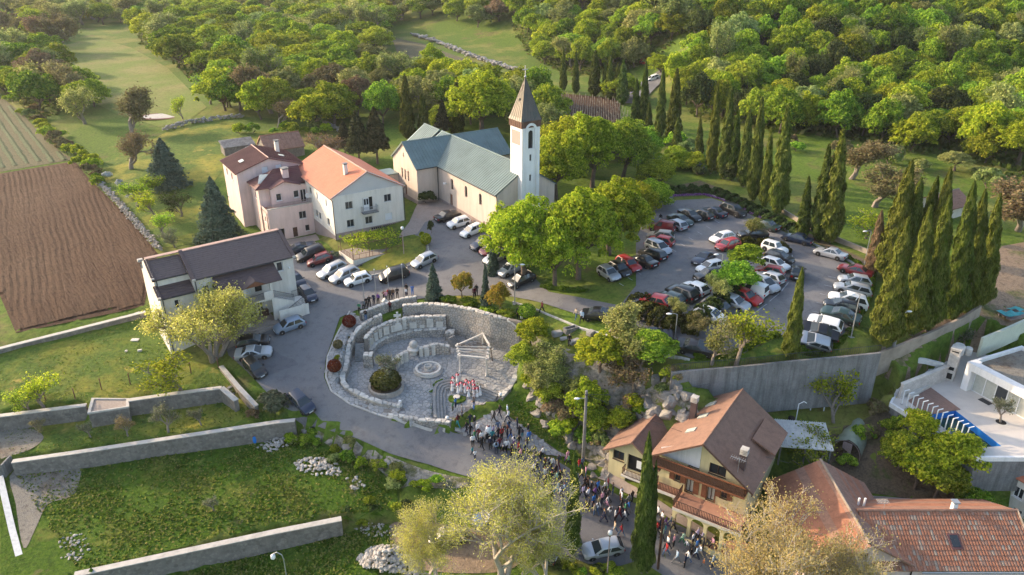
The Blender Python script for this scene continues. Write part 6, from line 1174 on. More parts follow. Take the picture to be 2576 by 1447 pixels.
def branchy(seed,h,trunk,R,levels,nchild,r0,leaf_n,ls,mat,barkm,upb=.45,spread=.9,lr=.35,trunks=1,droop=0):
 rs=random.Random(seed);mb=MB();tips=[]
 def grow_(p,d,ln,r,lv):
  q=p+d*ln*.5+Vector((rs.uniform(-1,1),rs.uniform(-1,1),rs.uniform(-1,1)))*ln*.07;e=p+d*ln+Vector((rs.uniform(-1,1),rs.uniform(-1,1),rs.uniform(-.5,1)))*ln*.1
  mb.tube([p,q,e],[r,r*.85,r*.65],6 if r>.08 else(4 if r>.02 else 3),cap=False)
  if lv<=2:tips.extend([q.lerp(e,t)for t in((.3,.65,1)if lv>0 else(0,.3,.6,1))])
  if lv==0:return
  n=nchild if lv>1 else nchild+1
  for i in range(n):
   ax=Vector((rs.gauss(0,1),rs.gauss(0,1),rs.gauss(0,.6))).normalized();nd=(d+ax*spread*rs.uniform(.6,1.1)+Vector((0,0,upb-droop*(levels-lv)))).normalized();grow_(e if i<n-1 else q,nd,ln*rs.uniform(.62,.85),r*.62,lv-1)
 for t in range(trunks):
  d0=Vector((rs.uniform(-.25,.25)+(t-(trunks-1)/2)*.5,rs.uniform(-.25,.25),1)).normalized();grow_(Vector((t*.15,0,-.2)),d0,trunk,r0,levels)
 T=np.array([tuple(p)for p in tips]);top=T[:,2].max();rad=np.percentile(np.hypot(T[:,0],T[:,1]),92);sx,sz=R/rad,h/top
 for i,v in enumerate(mb.v):mb.v[i]=(v[0]*sx,v[1]*sx,v[2]*sz)
 T*=np.array([sx,sx,sz]);rsn=np.random.RandomState(seed);k=rsn.randint(0,len(T),leaf_n);C=T[k]+rsn.normal(size=(leaf_n,3))*lr;N=rsn.normal(size=(leaf_n,3))+np.array([0,0,.5])
 return mb.mesh('trunk',(barkm,),60),leaf_cloud('crown',C,N,rsn.uniform(.6,1.3,leaf_n)*ls,rsn,mat)
mt['leaf_green']=leafmat('leaf_fresh_green',[(0.091,0.164,0.015),(0.200,0.306,0.028),(0.340,0.441,0.041),(0.487,0.533,0.066)])
mt['leaf_lime']=leafmat('leaf_lime_green',[(0.120,0.194,0.014),(0.267,0.354,0.025),(0.415,0.480,0.035),(0.562,0.572,0.062)],.4,.2)
mt['leaf_sage']=leafmat('leaf_sage',[(0.140,0.183,0.049),(0.234,0.279,0.083),(0.352,0.386,0.124),(0.468,0.472,0.166)],.3)
mt['leaf_olive']=leafmat('leaf_olive_grey',[(0.091,0.111,0.058),(0.156,0.176,0.104),(0.234,0.247,0.156)],.25)
mt['leaf_yellow']=leafmat('leaf_spring_yellow',[(0.317,0.337,0.067),(0.490,0.488,0.107),(0.636,0.613,0.161),(0.680,0.680,0.240)],.4,.08)
mt['leaf_straw']=leafmat('leaf_straw',[(0.370,0.308,0.109),(0.530,0.444,0.169),(0.665,0.554,0.230),(0.517,0.370,0.157)],.4,.08)
mt['leaf_bronze']=leafmat('leaf_bronze',[(0.126,0.098,0.049),(0.224,0.168,0.091),(0.308,0.231,0.126),(0.196,0.196,0.070)],.25)
mt['leaf_dark']=leafmat('leaf_dark_green',[(0.036,0.054,0.018),(0.064,0.090,0.027),(0.100,0.126,0.038)],.15,.25)
mt['leaf_pine']=leafmat('needle_brown_green',[(0.033,0.039,0.018),(0.060,0.063,0.030),(0.098,0.090,0.045)],.12,.2)
mt['leaf_spruce']=leafmat('needle_blue_green',[(0.048,0.075,0.053),(0.083,0.120,0.087),(0.128,0.173,0.128)],.12,.15)
mt['leaf_cypress']=leafmat('cypress_green',[(0.036,0.056,0.011),(0.071,0.099,0.019),(0.114,0.145,0.030),(0.157,0.178,0.045)],.15,.3)
mt['leaf_cypress_gold']=leafmat('cypress_olive',[(0.057,0.079,0.013),(0.107,0.136,0.022),(0.158,0.186,0.035),(0.195,0.207,0.050)],.15,.2)
mt['leaf_gold']=leafmat('leaf_gold_green',[(0.169,0.186,0.021),(0.321,0.287,0.034),(0.456,0.355,0.060),(0.372,0.203,0.051)],.35,.15)
mt['leaf_red']=leafmat('leaf_red',[(0.100,0.020,0.015),(0.170,0.035,0.020),(0.220,0.060,0.030)],.25,.1)
mt['leaf_box']=leafmat('leaf_boxwood',[(0.039,0.044,0.013),(0.072,0.072,0.019),(0.104,0.101,0.029)],.15,.1)
mt['leaf_white']=leafmat('white_blossom',[(0.500,0.500,0.500),(0.700,0.700,0.680),(0.200,0.250,0.120)],.2,.1)
PROTO={}
def trunk_mesh(seed,h,r,spread,n=5,m='bark',up=.6):
 mb=MB();limbs(mb,Vector((0,0,-.4)),h,r,spread,n,random.Random(seed),up);return mb.mesh('trunk',(m,),60)
for i in range(6):PROTO['oak',i]=(trunk_mesh(i,2.6,.26,2.4),crown(100+i,4.0,4.4,4.5,13+i,170,72,.28,'leaf_green',.19),8.6,4.4)
for i in range(3):PROTO['bigoak',i]=(trunk_mesh(20+i,3.2,.4,3.4,7),crown(130+i,4.6,5.2,5.2,17,330,85,.215,'leaf_lime',.15),10.6,5.2)
for i in range(3):PROTO['bush',i]=(trunk_mesh(40+i,.4,.07,.5,4),crown(150+i,1.2,1.0,.85,5,26,60,.22,'leaf_green',.3),2.0,1.35)
def cypress(seed,h,R,n=5200,ls=.2):
 rs=np.random.RandomState(seed);z=rs.beta(1.05,1.35,n)*h;t=z/h;prof=np.minimum(1,(t*7+.25))*(1-t)**.62*1.12;a=rs.uniform(0,2*math.pi,n)
 lump=1+.16*np.sin(a*3+z*1.7+seed)+.12*np.sin(a*5-z*2.9+seed*2);rad=R*prof*lump*rs.uniform(.72,1.04,n)
 C=np.stack([np.cos(a)*rad,np.sin(a)*rad,z+.35],1);N=np.stack([np.cos(a),np.sin(a),np.full(n,.35)],1)+rs.normal(size=(n,3))*.45;s=rs.uniform(.7,1.4,n)*ls
 N/=np.linalg.norm(N,axis=1,keepdims=True);up=np.array([0,0,1.0])+rs.normal(size=(n,3))*.25;up-=N*(up*N).sum(1,keepdims=True);up/=np.linalg.norm(up,axis=1,keepdims=True);b=np.cross(N,up);sz=s[:,None]
 v=np.stack([C-up*sz*1.5,C-b*sz*.55,C+up*sz*1.9,C+b*sz*.55],1).reshape(-1,3)
 me=bpy.data.meshes.new('crown');me.vertices.add(4*n);me.vertices.foreach_set('co',v.ravel());me.loops.add(4*n);me.loops.foreach_set('vertex_index',np.arange(4*n));me.polygons.add(n);me.polygons.foreach_set('loop_start',np.arange(0,4*n,4));me.update(calc_edges=True);me.materials.append(mt['leaf_cypress'])
 tk=MB().tube([(0,0,-.4),(0,0,h*.8)],[R*.16,.03],6).mesh('trunk',('bark_grey',),60);return tk,me,h,R
for i in range(4):PROTO['cypress',i]=cypress(60+i,12,1.25)
for i in range(2):PROTO['bigcypress',i]=cypress(70+i,12,1.7,15000,.135)
def conifer(seed,h,R,n=9000,ls=.3,mat='leaf_spruce',tiers=13,droop=.25,trunk=.06):
 rs=np.random.RandomState(seed);C=[];N=[];mb=MB();mb.tube([(0,0,-.4),(0,0,h*.95)],[R*.07,.03],7);nb=tiers*9
 for k in range(nb):
  t=trunk+(1-trunk)*(k+rs.rand())/nb;z=t*h;a=k*2.4+rs.rand();L=R*(1-t)**.75*rs.uniform(.75,1.1);d=np.array([math.cos(a),math.sin(a),0]);m=max(12,int(n/nb*(.4+1.2*(1-t))))
  if k%3==0 and L>.6:mb.tube([(0,0,z),tuple(d*L*.5+np.array([0,0,z-droop*L*.3])),tuple(d*L*.95+np.array([0,0,z-droop*L*.7]))],[.05,.03,.01],3,cap=False)
  f=rs.beta(1.6,1.0,m);w=rs.normal(size=m)*.22*L*(.4+f*.6);side=np.array([-d[1],d[0],0]);P=d[None]*(f*L)[:,None]+side[None]*w[:,None];P[:,2]=z-droop*L*f**1.5+rs.normal(size=m)*.12*R*.3;C.append(P);N.append(d[None]*.6+np.array([0,0,.7])+rs.normal(size=(m,3))*.5)
 C=np.vstack(C);N=np.vstack(N);return mb.mesh('trunk',('bark',),60),leaf_cloud('crown',C,N,rs.uniform(.6,1.3,len(C))*ls,rs,mat,1.9),h,R
for i in range(2):PROTO['spruce',i]=conifer(80+i,11,4.2,14000,.26)
for i in range(2):PROTO['pine',i]=conifer(84+i,11,4.0,9000,.34,'leaf_pine',8,.1,.3)
PROTO['weeping',0]=conifer(88,5,1.6,5000,.16,'leaf_spruce',9,1.0,.1)
for i in range(3):PROTO['spring',i]=(*branchy(200+i,8,1.7,4.2,4,3,.22,5200,.24,'leaf_sage','bark_grey',.35,.95,.42),8,4.2)
for i in range(3):PROTO['airy',i]=(*branchy(210+i,5,1.1,2.2,4,3,.1,1700,.17,'leaf_green','bark_grey',.4,.85,.3),5,2.2)
for i in range(2):PROTO['bare',i]=(*branchy(220+i,7,1.4,4.0,5,3,.2,4200,.17,'leaf_bronze','bark_grey',.25,1.0,.3),7,4.0)
for i in range(2):PROTO['fgspring',i]=(*branchy(230+i,14,2.6,7.0,6,3,.17,24000,.125,'leaf_yellow','bark_pale',.35,.85,.36,2),14,7.0)
PROTO['hallspring',0]=(*branchy(240,9,1.6,5.4,5,3,.16,22000,.14,'leaf_yellow','bark_grey',.3,.9,.36,3),9,5.4)
PROTO['olive',0]=(*branchy(245,3,.8,1.3,4,3,.09,1500,.1,'leaf_olive','bark_grey',.35,.9,.16),3,1.3)
def ballmesh(seed,n=1500):
 rs=np.random.RandomState(seed);d=sph(n,rs);return leaf_cloud('crown',d*rs.uniform(.88,1.02,(n,1))*.85+np.array([0,0,1.05]),d+rs.normal(size=(n,3))*.4,rs.uniform(.7,1.2,n)*.13,rs,'leaf_red')
PROTO['ball',0]=(MB().tube([(0,0,-.2),(0,0,1.2)],.06,6).mesh('trunk',('bark',)),ballmesh(5),1.9,.85)
NAMES=dict(ball='topiary',oak='broadleaf_tree',bigoak='maple_tree',bush='shrub',cypress='cypress',bigcypress='cypress',spruce='cedar_tree',pine='pine_tree',weeping='weeping_cedar',spring='budding_tree',airy='young_tree',bare='bare_tree',fgspring='plane_tree',hallspring='walnut_tree',olive='olive_tree')
CATS=dict(ball='shrub',bush='shrub',cypress='cypress',bigcypress='cypress',olive='olive tree')
def plant(kind,v,loc,h,R,label,mat=None,group=None,rz=None,barkm=None,lean=None,name=None,sink=0.0):
 tk,cr_,ph,pr=PROTO[kind,v];p=Vector(loc);r=thing(name or NAMES[kind],label,CATS.get(kind,'tree'),(p.x,p.y,p.z-sink),RNG.uniform(0,6.28)if rz is None else rz,group);r.scale=(R/pr,R/pr,h/ph)
 if lean:r.rotation_euler=(lean[1],lean[0],r.rotation_euler[2])
 t=place('trunk',tk,r);c=place('crown',cr_,r)
 if mat:setmat(c,0,mt[mat])
 if barkm:setmat(t,0,mt[barkm])
 return r
def pl(kind,v,px,h,R,label,**k):return plant(kind,v,G(*px),h,R,label,**k)
def hgt(base,top_row):
 p=base;v=-(top_row-CY)/FPX;return p.y*(v*_c-_s)/(_c+v*_s)+CAM_H-p.z
 # woodland
FOREST=[([(1770,90),(1740,-60),(2700,-60),(2700,430),(2560,470),(2480,420),(2380,395),(2250,385),(2130,352),(1960,338),(1850,318),(1765,305),(1700,262),(1690,215),(1730,150)],6.9,('leaf_green','leaf_green','leaf_green','leaf_lime','leaf_sage','leaf_green','leaf_dark'),'leafy green tree in the dense hillside wood','trees of the hillside wood'),([(1280,-40),(1700,-60),(1755,60),(1700,115),(1640,150),(1590,180),(1500,192),(1420,190),(1330,140),(1290,80)],8.5,('leaf_green','leaf_sage','leaf_green','leaf_lime'),'pale green tree in the wood beyond the vineyard','trees beyond the vineyard'),([(350,55),(470,20),(620,30),(760,70),(840,130),(940,165),(960,215),(880,225),(800,195),(760,215),(700,240),(640,235),(560,240),(490,215),(430,160),(350,110)],10.0,('leaf_green','leaf_green','leaf_sage','leaf_lime','leaf_green'),'rounded green tree in the thicket right of the meadow','trees of the meadow thicket'),([(-60,70),(140,80),(165,130),(165,175),(200,225),(150,290),(90,300),(30,250),(-60,200)],9.5,('leaf_green','leaf_sage','leaf_green','leaf_bronze'),'green hedgerow tree left of the meadow','hedgerow trees left of the meadow'),([(640,10),(760,0),(900,20),(990,70),(960,120),(860,110),(780,80),(690,50)],10.5,('leaf_green','leaf_sage','leaf_green'),'green tree in the far thicket above the brown field','far thicket trees'),([(560,238),(700,246),(800,240),(880,262),(1000,262),(1010,335),(900,312),(800,335),(720,335),(640,300),(560,285)],8.5,('leaf_sage','leaf_green','leaf_lime','leaf_bronze'),'loose green tree on the slope behind the houses','trees behind the houses'),([(1000,185),(1120,205),(1300,245),(1390,300),(1420,345),(1330,345),(1180,320),(1060,300),(1000,270)],8.0,('leaf_green','leaf_lime','leaf_sage'),'green tree in the belt behind the church','trees behind the church'),([(190,235),(240,285),(330,330),(400,345),(330,360),(240,345),(190,300)],7.5,('leaf_green','leaf_sage','leaf_bronze'),'small green tree between the field and the meadow','trees by the meadow end'),([(-60,-30),(420,-40),(640,-20),(640,8),(480,25),(330,60),(150,75),(-60,40)],11,('leaf_sage','leaf_green','leaf_sage'),'hazy pale tree in the far top left fields','far trees at top left'),([(700,-40),(1280,-50),(1280,60),(1150,75),(1040,50),(960,70),(880,30)],10,('leaf_green','leaf_sage','leaf_bronze','leaf_green'),'far green tree along the top of the picture','far trees at the top')]
def prj(p):
 x,y,z=p[0],p[1],p[2]-CAM_H;f=y*_c-z*_s;return CX+FPX*x/f,CY-FPX*(y*_s+z*_c)/f
cnt=[]
def flabel(lab,m,h,u,w,poly):
 us=[min(max(p[0],0),2576)for p in poly];ws=[min(max(p[1],0),1447)for p in poly];f=(u-min(us))/(max(us)-min(us));g=(w-min(ws))/(max(ws)-min(ws)+1);c=dict(leaf_green='green',leaf_lime='lime',leaf_sage='sage',leaf_bronze='brownish',leaf_dark='dark')[m]
 t=lab.split(' tree ',1);return('tall ' if h>10.2 else 'low ')+c+' tree '+t[1]+', '+('far ' if g<.33 else 'near ' if g>.66 else 'mid ')+('left' if f<.33 else 'right' if f>.66 else 'centre')
for(poly,sp,mats,lab,grp),fname in zip(FOREST,('broadleaf_tree','woodland_tree','thicket_tree','hedgerow_tree','copse_tree','slope_tree','belt_tree','meadow_tree','field_tree','distant_tree')):
 rs=random.Random(len(lab));W3=[G(x,max(y,-140))for x,y in poly];xs=[w.x for w in W3];ys=[w.y for w in W3];n=0;x0,x1,y0,y1=min(xs),max(xs),min(ys),min(max(ys),470);yy=y0
 row=0
 while yy<y1:
  xx=x0+(sp/2 if row%2 else 0)
  while xx<x1:
   x,y=xx+rs.uniform(-.38,.38)*sp,yy+rs.uniform(-.38,.38)*sp;z=hz(x,y);u,w=prj((x,y,z))
   if inpoly(np.array([u]),np.array([w]),poly)[0]and-70<u<2650:
    ut,wt=prj((x,y,z+9))
    if wt<1447 and w>-25:
     h=rs.uniform(8.0,12.5);R=sp*rs.uniform(.54,.84)if sp<12 else rs.uniform(3.2,5.0);mm=mats[rs.randrange(len(mats))];kind='spring' if(mm in('leaf_bronze','leaf_sage')and rs.random()<.5)else 'oak'
     plant(kind,rs.randrange(3 if kind=='spring' else 6),(x,y,z),h,R,flabel(lab,mm,h,u,w,poly),mm,grp,rs.uniform(0,6.28),sink=1.5 if kind=='oak' else.5,name=fname);n+=1
   xx+=sp
  yy+=sp*.87;row+=1
 cnt.append(n)
def undergrowth():
 rs=np.random.RandomState(12);C=[]
 for(poly,sp,*_r)in FOREST[:2]+[FOREST[2],FOREST[3]]:
  W3=[G(x,max(y,-60))for x,y in poly];xs=[w.x for w in W3];ys=[w.y for w in W3];n=int(min(26000,(max(xs)-min(xs))*(max(ys)-min(ys))*1.1));x=rs.uniform(min(xs),max(xs),n);y=rs.uniform(min(ys),min(max(ys),420),n);m=inpoly(x,y,[tuple(w[:2])for w in W3]);x,y=x[m],y[m];z=np.array([hz(p,q)for p,q in zip(x,y)]);hh=1.2+np.sin(x*.31+2*np.sin(y*.21))*.7;C.append(np.column_stack([x,y,z+rs.uniform(.1,1,len(x))*hh]))
 C=np.vstack(C);N=rs.normal(size=C.shape)*.8+np.array([0,0,.7]);place('undergrowth',leaf_cloud('undergrowth',C,N,rs.uniform(.6,1.4,len(C))*.8,rs,'leaf_under'),None,kind='stuff',label='dense low undergrowth on the floor of the woods',cat='undergrowth')
mt['leaf_under']=leafmat('undergrowth_leaf',[(.05,.075,.015),(.085,.12,.022),(.13,.16,.04),(.15,.12,.06)],.3,.05)
undergrowth()
# single trees and shrubs of the village
LM='leaf_lime'
for v,b,h,R,lab in((0,(1318,712),9.6,5.3,'bright green maple nearest the plaza in the tree clump before the church'),(1,(1395,722),8.6,4.6,'bright green maple at lower right of the clump, over the lawn'),(2,(1455,700),10.2,5.6,'tall bright green maple in the middle of the clump beside the cars'),(0,(1530,640),10.6,5.8,'large green maple at the right of the clump over the red van'),(1,(1280,660),8.6,4.2,'green maple at the left of the clump against the church front'),(2,(1600,560),7.6,4.2,'dark green tree behind the maple clump near the steps')):
 p=G(*b);plant('bigoak',v,p,(hgt(p,{1318:470,1395:515,1455:448,1530:428,1280:505,1600:445}[b[0]])+1.3)*1.02,R*1.08,lab,mat=LM,sink=1.3)
for v,b,h,R,m,lab in((0,(1400,500),11,5.6,LM,'yellow-green tree directly right of the bell tower'),(1,(1490,470),11.5,6.2,LM,'tall yellow-green tree behind the maple clump'),(2,(1570,450),10,5.6,'leaf_green','green tree between yellow-green trees and cypress row'),(0,(1370,400),10.5,5.2,'leaf_sage','pale tree rising behind the church spire'),(1,(1470,380),9,5.0,'leaf_sage','pale green tree in front of the vineyard cypresses'),(2,(1650,470),6.5,4.2,'leaf_green','low green tree above the car park steps'),(0,(1215,345),12,8.2,LM,'great round green oak behind the church transept'),(1,(1120,330),8,4.6,'leaf_green','green tree left of the great oak'),(2,(1010,290),8.5,5.0,'leaf_green','light green tree left of the tall cypress'),(1,(960,235),8,5.2,'leaf_sage','pale willow-like tree by the stone bank'),(0,(945,130),10,7.0,'leaf_green','wide oak standing alone beside the far brown field'),(2,(238,268),8.6,4.6,'leaf_green','single round tree at the near end of the meadow'),(0,(1560,250),8,5.5,LM,'yellow-green tree left of the far road'),(1,(1660,185),7,4.5,LM,'lime green tree beside the far road bend'),(2,(1700,420),5.5,3.4,'leaf_green','small green tree at the head of the car park steps'),(1,(1745,425),5.0,3.0,'leaf_green','round green tree by the path above the flower bed'),(0,(1430,440),11,6.0,LM,'broad yellow-green tree behind the tower trees'),(2,(1530,400),9.5,5.4,LM,'yellow-green tree left of the cypress row'),(1,(1610,400),7.5,4.6,'leaf_green','green tree at the foot of the middle cypresses'),(0,(1640,520),6.0,3.6,'leaf_green','dark green tree at the right edge of the clump')):
 p=G(*b);tip={1400:300,1490:258,1570:275,1370:235,1430:262,1530:290,1215:148}.get(b[0]);plant('bigoak',v,p,(hgt(p,tip)+1.5)if tip else h*1.1,R*1.08,lab,mat=m,sink=1.5)
for v,b,h,R,m,lab in((0,(2560,420),10,6.0,LM,'bright green oak at the right edge below the wood'),(1,(2140,450),7,5.0,'leaf_bronze','brownish half-leafed tree behind the right cypress row'),(2,(2200,520),6.5,5.0,'leaf_bronze','broad brown-twigged tree behind the car park cypresses'),(0,(2560,580),7,6.0,'leaf_bronze','straggly brown tree at the right edge over the yard'),(1,(2400,430),4,3.4,'leaf_sage','small pale tree in the grass below the wood'),(2,(1800,290),5.5,3.6,'leaf_green','green tree at the foot of the wood by the meadow')):
 pl('bigoak' if m!='leaf_bronze' else 'spring',v,b,h,R,lab,mat=m)
for v,b,h,R,lab in((0,(556,612),10.2,4.3,'big blue-green cedar standing beside the hall'),(1,(425,468),8.6,4.4,'blue-green cedar at the edge of the garden')):pl('spruce',v,b,h,R,lab)
for v,b,h,R,lab in((0,(905,415),10,3.6,'dark brown pine left of the church transept'),(1,(950,412),10.5,3.8,'dark pine against the end of the church'),(0,(1115,350),8,2.6,'brown conifer between the two narrow cypresses'),(1,(870,395),7,2.8,'dark pine behind the pale bushy tree')):pl('pine',v,b,h,R,lab)
for v,b,h,R,lab in((0,(330,425),7.5,4.8,'grey leafless tree left of the cedar in the garden'),(1,(830,412),5.5,4.6,'pale brown bare tree behind the red roof'),(0,(700,320),6,4.2,'brown budding tree on the slope behind pink house'),(1,(640,270),5.5,4.0,'grey twiggy tree above the garden wall')):pl('bare',v,b,h,R,lab)
for v,b,h,R,m,lab in((0,(530,262),7,3.6,'leaf_green','slender green tree over the dark garden wall'),(1,(570,270),7,3.6,'leaf_sage','leaning dark-stemmed tree by the garden wall'),(2,(460,300),5,2.0,'leaf_lime','thin yellow-green sapling near the puddle'),(0,(345,520),4.6,2.6,'leaf_green','fruit tree with white-washed stem nearest the field wall'),(1,(388,548),4.4,2.3,'leaf_lime','light fruit tree in the middle of the orchard'),(2,(372,505),4.2,2.4,'leaf_green','fruit tree behind the others in the orchard'),(0,(413,598),4.2,2.0,'leaf_green','dark-stemmed round fruit tree near the hall roof'),(1,(455,545),4.4,2.4,'leaf_dark','glossy magnolia with pale leaves beside the cedar'),(2,(440,622),2.8,1.6,'leaf_olive','small thin tree close behind the hall'),(0,(110,1032),4.4,2.2,'leaf_lime','light green sapling by the fence posts'),(1,(70,1036),3.0,1.5,'leaf_green','smaller sapling left of the light green one'),(2,(455,982),4.2,3.2,'leaf_green','spreading fig tree on the terrace lawn'),(1,(1790,918),5.6,2.3,'leaf_sage','young forked tree left on the car park lawn'),(2,(1850,918),6.2,2.7,'leaf_lime','young yellow-green tree right on the car park lawn'),(0,(2040,1190),4.6,2.5,'leaf_green','bright green small tree behind the tin roof'),(1,(2098,1062),5.6,2.5,'leaf_lime','round yellow-green tree beside the blue shed'),(2,(2410,895),3.2,2.2,'leaf_olive','grey-green tree behind the barbecue'),(1,(1590,985),4.2,2.8,'leaf_bronze','bare-branched tree on the rock above yellow house'),(0,(2180,600),3.6,2.6,'leaf_lime','yellow-green shrub tree beside the verge lamp')):
 pl('airy',v,b,h,R,lab,mat=m)
for v,b,h,R,m,lab in((0,(2300,1230),5.6,3.2,'leaf_lime','leafy bright tree in front of the villa terrace'),(1,(2390,1215),6.0,3.4,'leaf_lime','bright tree right below the pool posts'),(2,(2260,1180),4.6,2.6,'leaf_green','green tree left below the villa terrace'),(3,(2350,1255),5.0,3.0,'leaf_green','low dark tree under the villa terrace trees'),(4,(2300,1125),4.6,2.2,'leaf_lime','narrow yellow-green tree at the terrace corner'),(5,(2440,1300),3.6,2.2,'leaf_green','bush tree beside the cream house')):pl('oak',v,b,h,R,lab,mat=m)
for i,(v,b,h,R,m,lab)in enumerate(((0,(1335,880),4.2,2.4,LM,'tall bright shrub against the plaza back wall end'),(1,(1320,930),3.6,2.2,'leaf_green','leafy shrub hanging over the plaza wall'),(2,(1360,940),3.8,2.4,'leaf_sage','sage green shrub above the rock edge'),(0,(1350,985),3.6,2.0,'leaf_sage','pale shrub on the rock edge right of the plaza'),(1,(1415,990),3.4,2.0,'leaf_sage','silvery shrub left of the concrete pole'),(2,(1475,1060),5.2,2.6,LM,'yellow-green tree behind the concrete pole'),(0,(1440,1050),4.4,2.0,'leaf_sage','leafy tree at left of the concrete pole'),(1,(1525,870),4.4,3.2,'leaf_sage','light tree between drive and rock garden'),(2,(1510,935),4.6,3.2,LM,'bright bushy tree above the rock'),(0,(1570,930),4.6,3.4,'leaf_sage','broad pale tree on the rock top'),(1,(1640,915),4.2,3.0,'leaf_green','green shrub tree at the retaining wall end'),(2,(1560,1078),2.6,1.7,LM,'round yellow-green bush on the rocks'),(0,(1620,945),3.4,2.4,'leaf_bronze','brownish thorn bush on the rock top'),(1,(1390,1020),3.0,1.7,'leaf_green','small green tree on the rock face'),(2,(1500,1090),3.4,1.8,'leaf_green','dark green bush below the pole'))):
 pl('spring' if m=='leaf_sage' or m=='leaf_bronze' else 'oak',v,b,h,R,lab,mat=m,name='slope_tree')
pl('weeping',0,(1092,755),5.0,1.7,'blue weeping cedar at the left of the plaza garden');pl('weeping',0,(1222,778),6.2,1.0,'narrow weeping cedar between the golden shrubs');pl('weeping',0,(1240,690),5.0,1.3,'weeping cedar beside the drive near the maples')
pl('oak',0,(1162,756),4.2,1.7,'golden-green shrub tree left in the plaza garden',mat='leaf_gold');pl('oak',1,(1258,790),4.4,1.7,'golden-orange shrub tree right in the plaza garden',mat='leaf_gold')
for b,h,R,m,lab in(((880,825),1.7,.85,'leaf_red','red ball shrub by the pavement near the hall road'),((843,938),1.7,.8,'leaf_red','red ball shrub on the pavement halfway down the plaza'),((851,878),1.2,.6,'leaf_bronze','small brown ball shrub on the pavement'),((850,910),1.0,.45,'leaf_green','small green cone shrub on the pavement'),((1072,618),1.9,.8,LM,'yellow-green ball shrub in the house garden'),((1062,602),1.3,.5,LM,'small yellow shrub in the house garden'),((1085,590),2.4,.55,'leaf_dark','dark little fir in the house garden'),((1072,512),2.2,1.9,'leaf_dark','round green bush at the transept corner'),((1325,800),1.8,1.1,'leaf_green','clipped green bush at the plaza wall end'),((1340,832),1.6,.9,LM,'bright clipped bush behind the plaza wall'),((1130,762),.9,1.3,'leaf_green','low green ground cover left of the golden shrub'),((1180,768),1.0,1.5,'leaf_green','low juniper cover under the golden shrub'),((1230,788),.9,1.3,'leaf_green','low juniper before the narrow cedar'),((1275,795),.9,1.3,'leaf_green','low juniper under the orange shrub'),((270,450),1.5,1.0,'leaf_white','white flowering bush nearest the field corner'),((302,470),1.5,1.0,'leaf_white','white flowering bush by the garden stones'),((332,500),1.2,.9,'leaf_white','small white bush under the fruit trees'),((640,385),1.6,2.2,'leaf_white','white blossoming bush behind the corrugated shed'),((690,1035),2.6,2.0,'leaf_olive','grey-green bush by the road above the terrace'),((640,1050),1.2,.9,'leaf_bronze','brown scrub by the end of the terrace'),((845,648),1.0,.7,'leaf_olive','grey plant at the corner of the vine terrace')):
 pl(*(('ball',0)if 'ball' in lab or 'clipped' in lab else('bush',RNG.randrange(3))),b,h,R,lab,mat=m,name='shrub')
b=BED;plant('ball',0,(b[0],b[1],hz(b[0],b[1])-.1),2.3,1.75,'wide clipped boxwood filling the round planter','leaf_box');plant('olive',0,(b[0]-.3,b[1]+.6,hz(b[0],b[1])+.3),3.2,1.7,'olive tree growing out of the round planter')
for b,h,R,lab in(((322,1098),2.2,1.0,'small brown-leaved tree below the lookout block'),((424,1088),3.0,1.4,'silver olive on the middle terrace'),((508,1070),2.2,1.0,'little olive near the right end of the middle terrace'),((230,1100),2.0,.9,'thin olive sapling left on the middle terrace'),((540,1285),1.8,.8,'olive sapling alone on the rough terrace'),((95,1095),1.6,.9,'dry bush at the left of the middle terrace')):pl('olive',0,b,h,R,lab,mat='leaf_bronze' if 'brown' in lab or 'dry' in lab else None)
p=at(*vv(1735,1065),VZ);plant('olive',0,(p[0],p[1],VZ),3.0,1.15,'potted olive tree on the villa terrace');r=thing('tree_pit','dark round planting hole under the villa olive','planter',(p[0],p[1],VZ),0);MB().lathe([(.75,.004),(.74,.02)],seg=20).build('pit_ring','slab',r);MB().lathe([(.5,.022),(.49,.03)],seg=20).build('pit_soil','void',r)
tk=pl('fgspring',0,(1262,1462),12.4,4.9,'large pale yellow plane tree with forked trunk at bottom centre',rz=.4);plant('fgspring',1,tuple(at(1105,1490,-13.2)),9.0,3.2,'yellow budding tree left of the large plane tree',rz=2.0);plant('fgspring',1,tuple(at(1365,1475,-13)),7.0,3.4,'low yellow tree right of the large plane tree',rz=1.2)
plant('fgspring',1,tuple(at(1935,1600,-14.5)),14.2,5.8,'straw-coloured plane tree with white branches at lower right','leaf_straw',rz=3.4,barkm='bark_pale');plant('fgspring',0,tuple(at(2085,1640,-14.5)),11.5,3.2,'straw-coloured plane tree in front of the tiled roof','leaf_straw',rz=5.2,barkm='bark_pale')
pl('hallspring',0,(535,908),9.0,5.6,'yellow budding tree hiding the front of the hall',rz=.8)
# cypresses: (foot col, foot row, tip col, tip row, radius)
CY_=[('far row behind the vineyard',[(1417,229,1417,123,1.5),(1448,237,1448,132,1.4),(1495,243,1497,132,1.9),(1522,243,1522,160,1.2),(1533,251,1535,144,1.6),(1553,250,1553,162,1.3),(1565,264,1567,156,1.7)]),('middle row between tower and car park',[(1598,322,1600,203,1.5),(1618,315,1624,162,1.5),(1632,330,1632,256,1.0),(1660,345,1666,175,1.7),(1692,360,1701,181,1.8),(1702,385,1703,299,1.4),(1757,420,1758,303,1.4)]),('tall row along the top of the car park',[(1788,436,1803,213,1.6),(1820,450,1835,232,1.7),(1840,455,1855,283,1.3),(1870,470,1880,285,1.8),(1893,505,1912,255,1.7),(1922,520,1935,330,1.3),(1955,540,1975,275,1.9)]),('pair group at the car park corner',[(2018,600,2030,450,1.4),(2058,605,2078,372,1.7),(2085,610,2112,340,2.0)])]
ORD='first second third fourth fifth sixth seventh eighth ninth tenth eleventh twelfth'.split()
